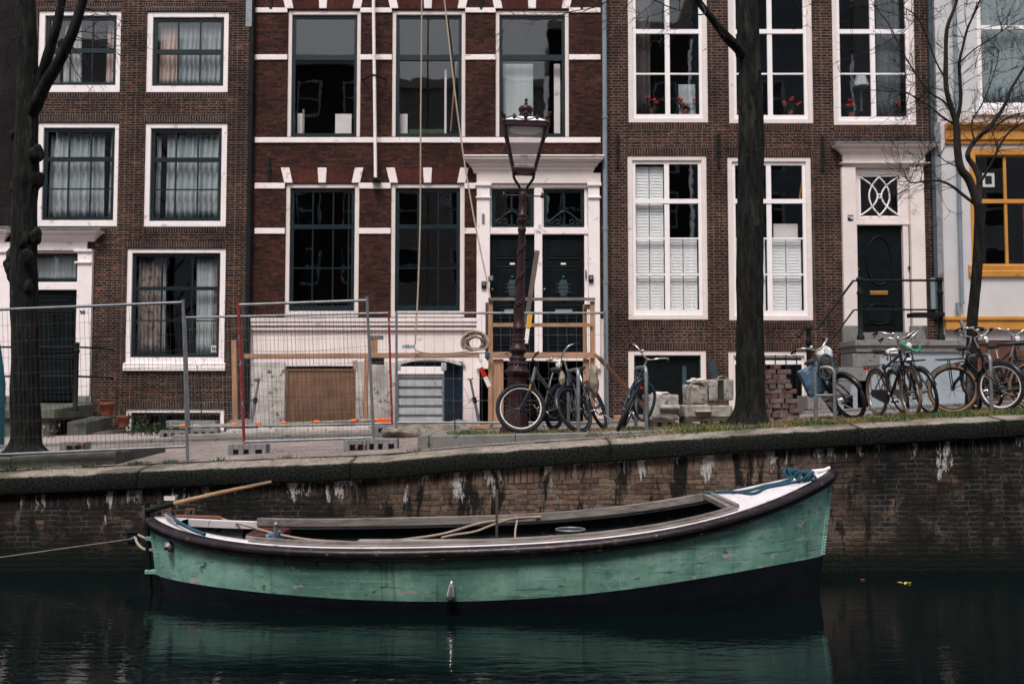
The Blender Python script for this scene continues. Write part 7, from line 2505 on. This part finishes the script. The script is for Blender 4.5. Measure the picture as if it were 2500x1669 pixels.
def wz(u, D): x = P(u,1050,D).x; return x, D, zg(x,D)+.06
weed(*wz(345,20.6), 26, .6, .40, 'clump of green weeds under the large ground floor window', 1)
weed(*wz(385,20.2), 16, .35, .30, 'smaller clump of weeds right of the first under the large window', 2)
weed(*wz(325,21.5), 9, .3, .55, 'thin stalky weed beside the lower terracotta pot', 3)
weed(*wz(118,20.6), 10, .25, .28, 'dry brown tuft at the foot of the stoop wall', 4, mat='bag_tan')
def sapling(u, v0, v1, D, label, seed, n=5, leaves=60):
    a, b = P(u, v0, D), P(u-10, v1, D)
    o = tag(empty('sapling', a), label, 'plant')
    rn = random.Random(seed)
    mb = MB(); H_ = b.z-a.z
    mb.tube(smooth_path([(0,0,0), (.03,.02,H_*.4), (-.04,0,H_*.75), tuple(b-a)], 4), [.012]*5+[.008]*4+[.005]*4, 6)
    lf = MB()
    for k in range(n):
        z = H_*rn.uniform(.25,.9)
        twigs(mb, Vector((0,0,z)), (rn.choice((-1,1))*rn.uniform(.4,1), rn.uniform(-.5,.5), .7), .4, .005, 1, rn)
    for k in range(leaves):
        p = Vector((rn.gauss(0,.16), rn.gauss(0,.12), H_*rn.uniform(.3,1)))
        q = Matrix.Rotation(rn.uniform(0,6.28),3,'Z') @ Matrix.Rotation(rn.uniform(-1,1),3,'X')
        s_ = rn.uniform(.015,.035)
        lf.add([p+q@Vector(c) for c in ((0,-s_*1.5,0),(s_*.7,0,.004),(0,s_*1.5,0),(-s_*.7,0,.004))], [(0,1,2,3)])
    mb.build('stems', M['twig'], o)
    if leaves: lf.build('leaves', M['leaf'], o)
sapling(487,1045,880,20.5,'sparse leafy sapling standing before the right part of the large window',5)
sapling(1106,1086,950,15.9,'thin bare sapling stem at the end of the kerb left of the lamp post',6,2,0)
# grass
def grass(name, label, spots, seed, h=.07, mat=None):
    rn = random.Random(seed)
    mb = MB()
    for x, y, z in spots:
        a = rn.uniform(0, 6.28)
        hh = h*rn.uniform(.4,1.25)
        w_ = rn.uniform(.004,.008)
        d = Vector((math.cos(a), math.sin(a), 0)); e = Vector((-d.y, d.x, 0))
        b = Vector((x,y,z-.01))
        l = d*hh*rn.uniform(.1,.8)
        mb.add([b-e*w_, b+e*w_, b+l*.45+Vector((0,0,hh*.65))+e*w_*.7, b+l+Vector((0,0,hh))], [(0,1,2,3)])
    return tag(mb.build(name, mat), label, 'grass', kind='stuff')
def grass_mat():
    m, t, b, _ = newmat('verge_grass')
    co = objco(t)
    n = noisen(t, co, 1.6, 4, .6); n2 = noisen(t, co, 20, 3)
    c = mix(t, ramp(t, n, [(.42, 0), (.60, 1)]), (.060,.105,.022), (.20,.145,.045))
    c = mix(t, 1.0, c, ramp(t, n2, [(.2,.6), (.8,1.3)]), 'MULTIPLY')
    t.links.new(c, b.inputs['Base Color']); b.inputs['Roughness'].default_value = .8
    return m
M['grass'] = grass_mat()
rn = random.Random(99)
sp = []
while len(sp) < 11000:            # between kerb and coping, thickening to the right
    x = rn.uniform(1.0, 9.5)
    y = rn.uniform(13.1, 13.56)
    if mnoise.noise(Vector((x*1.1, y*2, 2))) + .16*(x-3.0) + .5*mnoise.noise(Vector((x*5, y*5, 2))) < rn.uniform(-.45,.6): continue
    sp.append((x, y, zg(x,y)+.0))
while len(sp) < 17500:            # on the verge
    x = rn.uniform(-.9, 9.5)
    y = rn.uniform(13.6, 14.9)
    t_ = mnoise.noise(Vector((x*1.6, y*1.6, 7)))
    if t_ + .5*mnoise.noise(Vector((x*6, y*6, 3))) < rn.uniform(.0,.5) - max(0,(x-2.2))*.12: continue
    sp.append((x, y, strip_z(x,y)))
for cx, cy, n, s_ in ((-.62,13.85,420,.10),(-.35,13.9,200,.16),(.55,13.9,260,.2),(.25,13.95,200,.2),(2.5,14.0,500,.4),(3.0,14.3,300,.3)):
    for k in range(n):
        x, y = rn.gauss(cx,s_), cy+rn.uniform(-.2,.2)
        if x > SX0: sp.append((x, y, strip_z(x,y)))
grass('grass', 'short green and straw coloured grass along the verge and the coping', sp, 1, .062, M['grass'])
sp = []
for u, v, n in ((330,1130,60),(345,1128,60),(420,1124,80),(540,1108,50),(700,1110,40),(30,1139,90),(90,1140,80),(1015,1092,40),(225,1122,90)):
    x = P(u, v, 13.35).x
    for k in range(n):
        xx, yy = rn.gauss(x,.06), 13.3+rn.uniform(-.08,.1)
        sp.append((xx, yy, zg(xx,yy)))
grass('grass', 'tiny green tufts in the joint behind the coping at the left', sp, 2, .05, M['leaf'])
# fallen leaves and crumbs along the quay
mb = MB()
for k in range(1500):
    x = rn.uniform(-7, 8)
    y = rn.choice((rn.uniform(12.95,13.5), rn.uniform(13.4,17)))
    z = zg(x,y)+.006
    if x > SX0 and y > 13.55: z = strip_z(x,y)+.006 if y < 15.6 else z
    if x < LX1 and 13.4 < y < 15.3: z = isl_z(x)+.02
    a = rn.uniform(0,6.28); s_ = rn.uniform(.008,.024)
    d = Vector((math.cos(a), math.sin(a), rn.uniform(-.3,.3))); e = Vector((-d.y, d.x, rn.uniform(-.3,.3)))
    c = Vector((x,y,z+.004))
    mb.add([c-d*s_, c+e*s_*.6, c+d*s_, c-e*s_*.6+Vector((0,0,.006))], [(0,1,2,3)])
tag(mb.build('leaf_litter', pbr('litter', (.17,.125,.08), .9, var=.6, scale=30)), 'small dead leaves and crumbs scattered along the quay', 'litter', kind='stuff')
# teal plastic thing at the left edge
a = P(-2, 1085, 14.9); b = P(-2, 800, 14.9)
tb = tag(empty('plastic_barrel', a), 'tall teal plastic sheet roll cut off by the left edge', 'plastic roll')
MB().tube([(-.10,0,0),(-.10,0,.9),(-.16,0,1.45),(-.19,0,1.72)], [.16,.155,.13,.08], 18).build('roll', M['tarp_teal'], tb)

# bare trees on the near bank, behind the camera (they show in the panes)
for k, (x, y, h) in enumerate(((-7.5,-3.2,17),(3.4,-3.6,18),(11.5,-3.0,16),(-17,-3.4,17))):
    o = tag(empty('tree', (x, y, .85)), ['bare tree on the near bank, left of the viewer','bare tree on the near bank, close behind the viewer','bare tree on the near bank, right of the viewer','bare tree on the near bank, far to the left'][k], 'tree', 'bare trees on the near bank')
    rn = random.Random(300+k)
    mb = MB().tube(smooth_path([(0,0,-.05),(.1,0,h*.2),(-.1,.1,h*.4),(.15,0,h*.65),(0,0,h*.85)], 4), [.24,.22,.21,.20,.19,.18,.17,.16,.15,.13,.12,.10,.09,.08,.07,.06,.05], 10)
    mb.build('trunk', M['bark'], o)
    mb = MB()
    for j in range(13):
        z = h*rn.uniform(.3,.85); a = rn.uniform(0,6.28)
        twigs(mb, (0,0,z), (math.cos(a), math.sin(a), rn.uniform(.4,1.1)), rn.uniform(2.6,4.6)*(1.15-z/h*.5), .055, 3, rn, 0, .35)
    mb.build('crown', M['twig'], o)
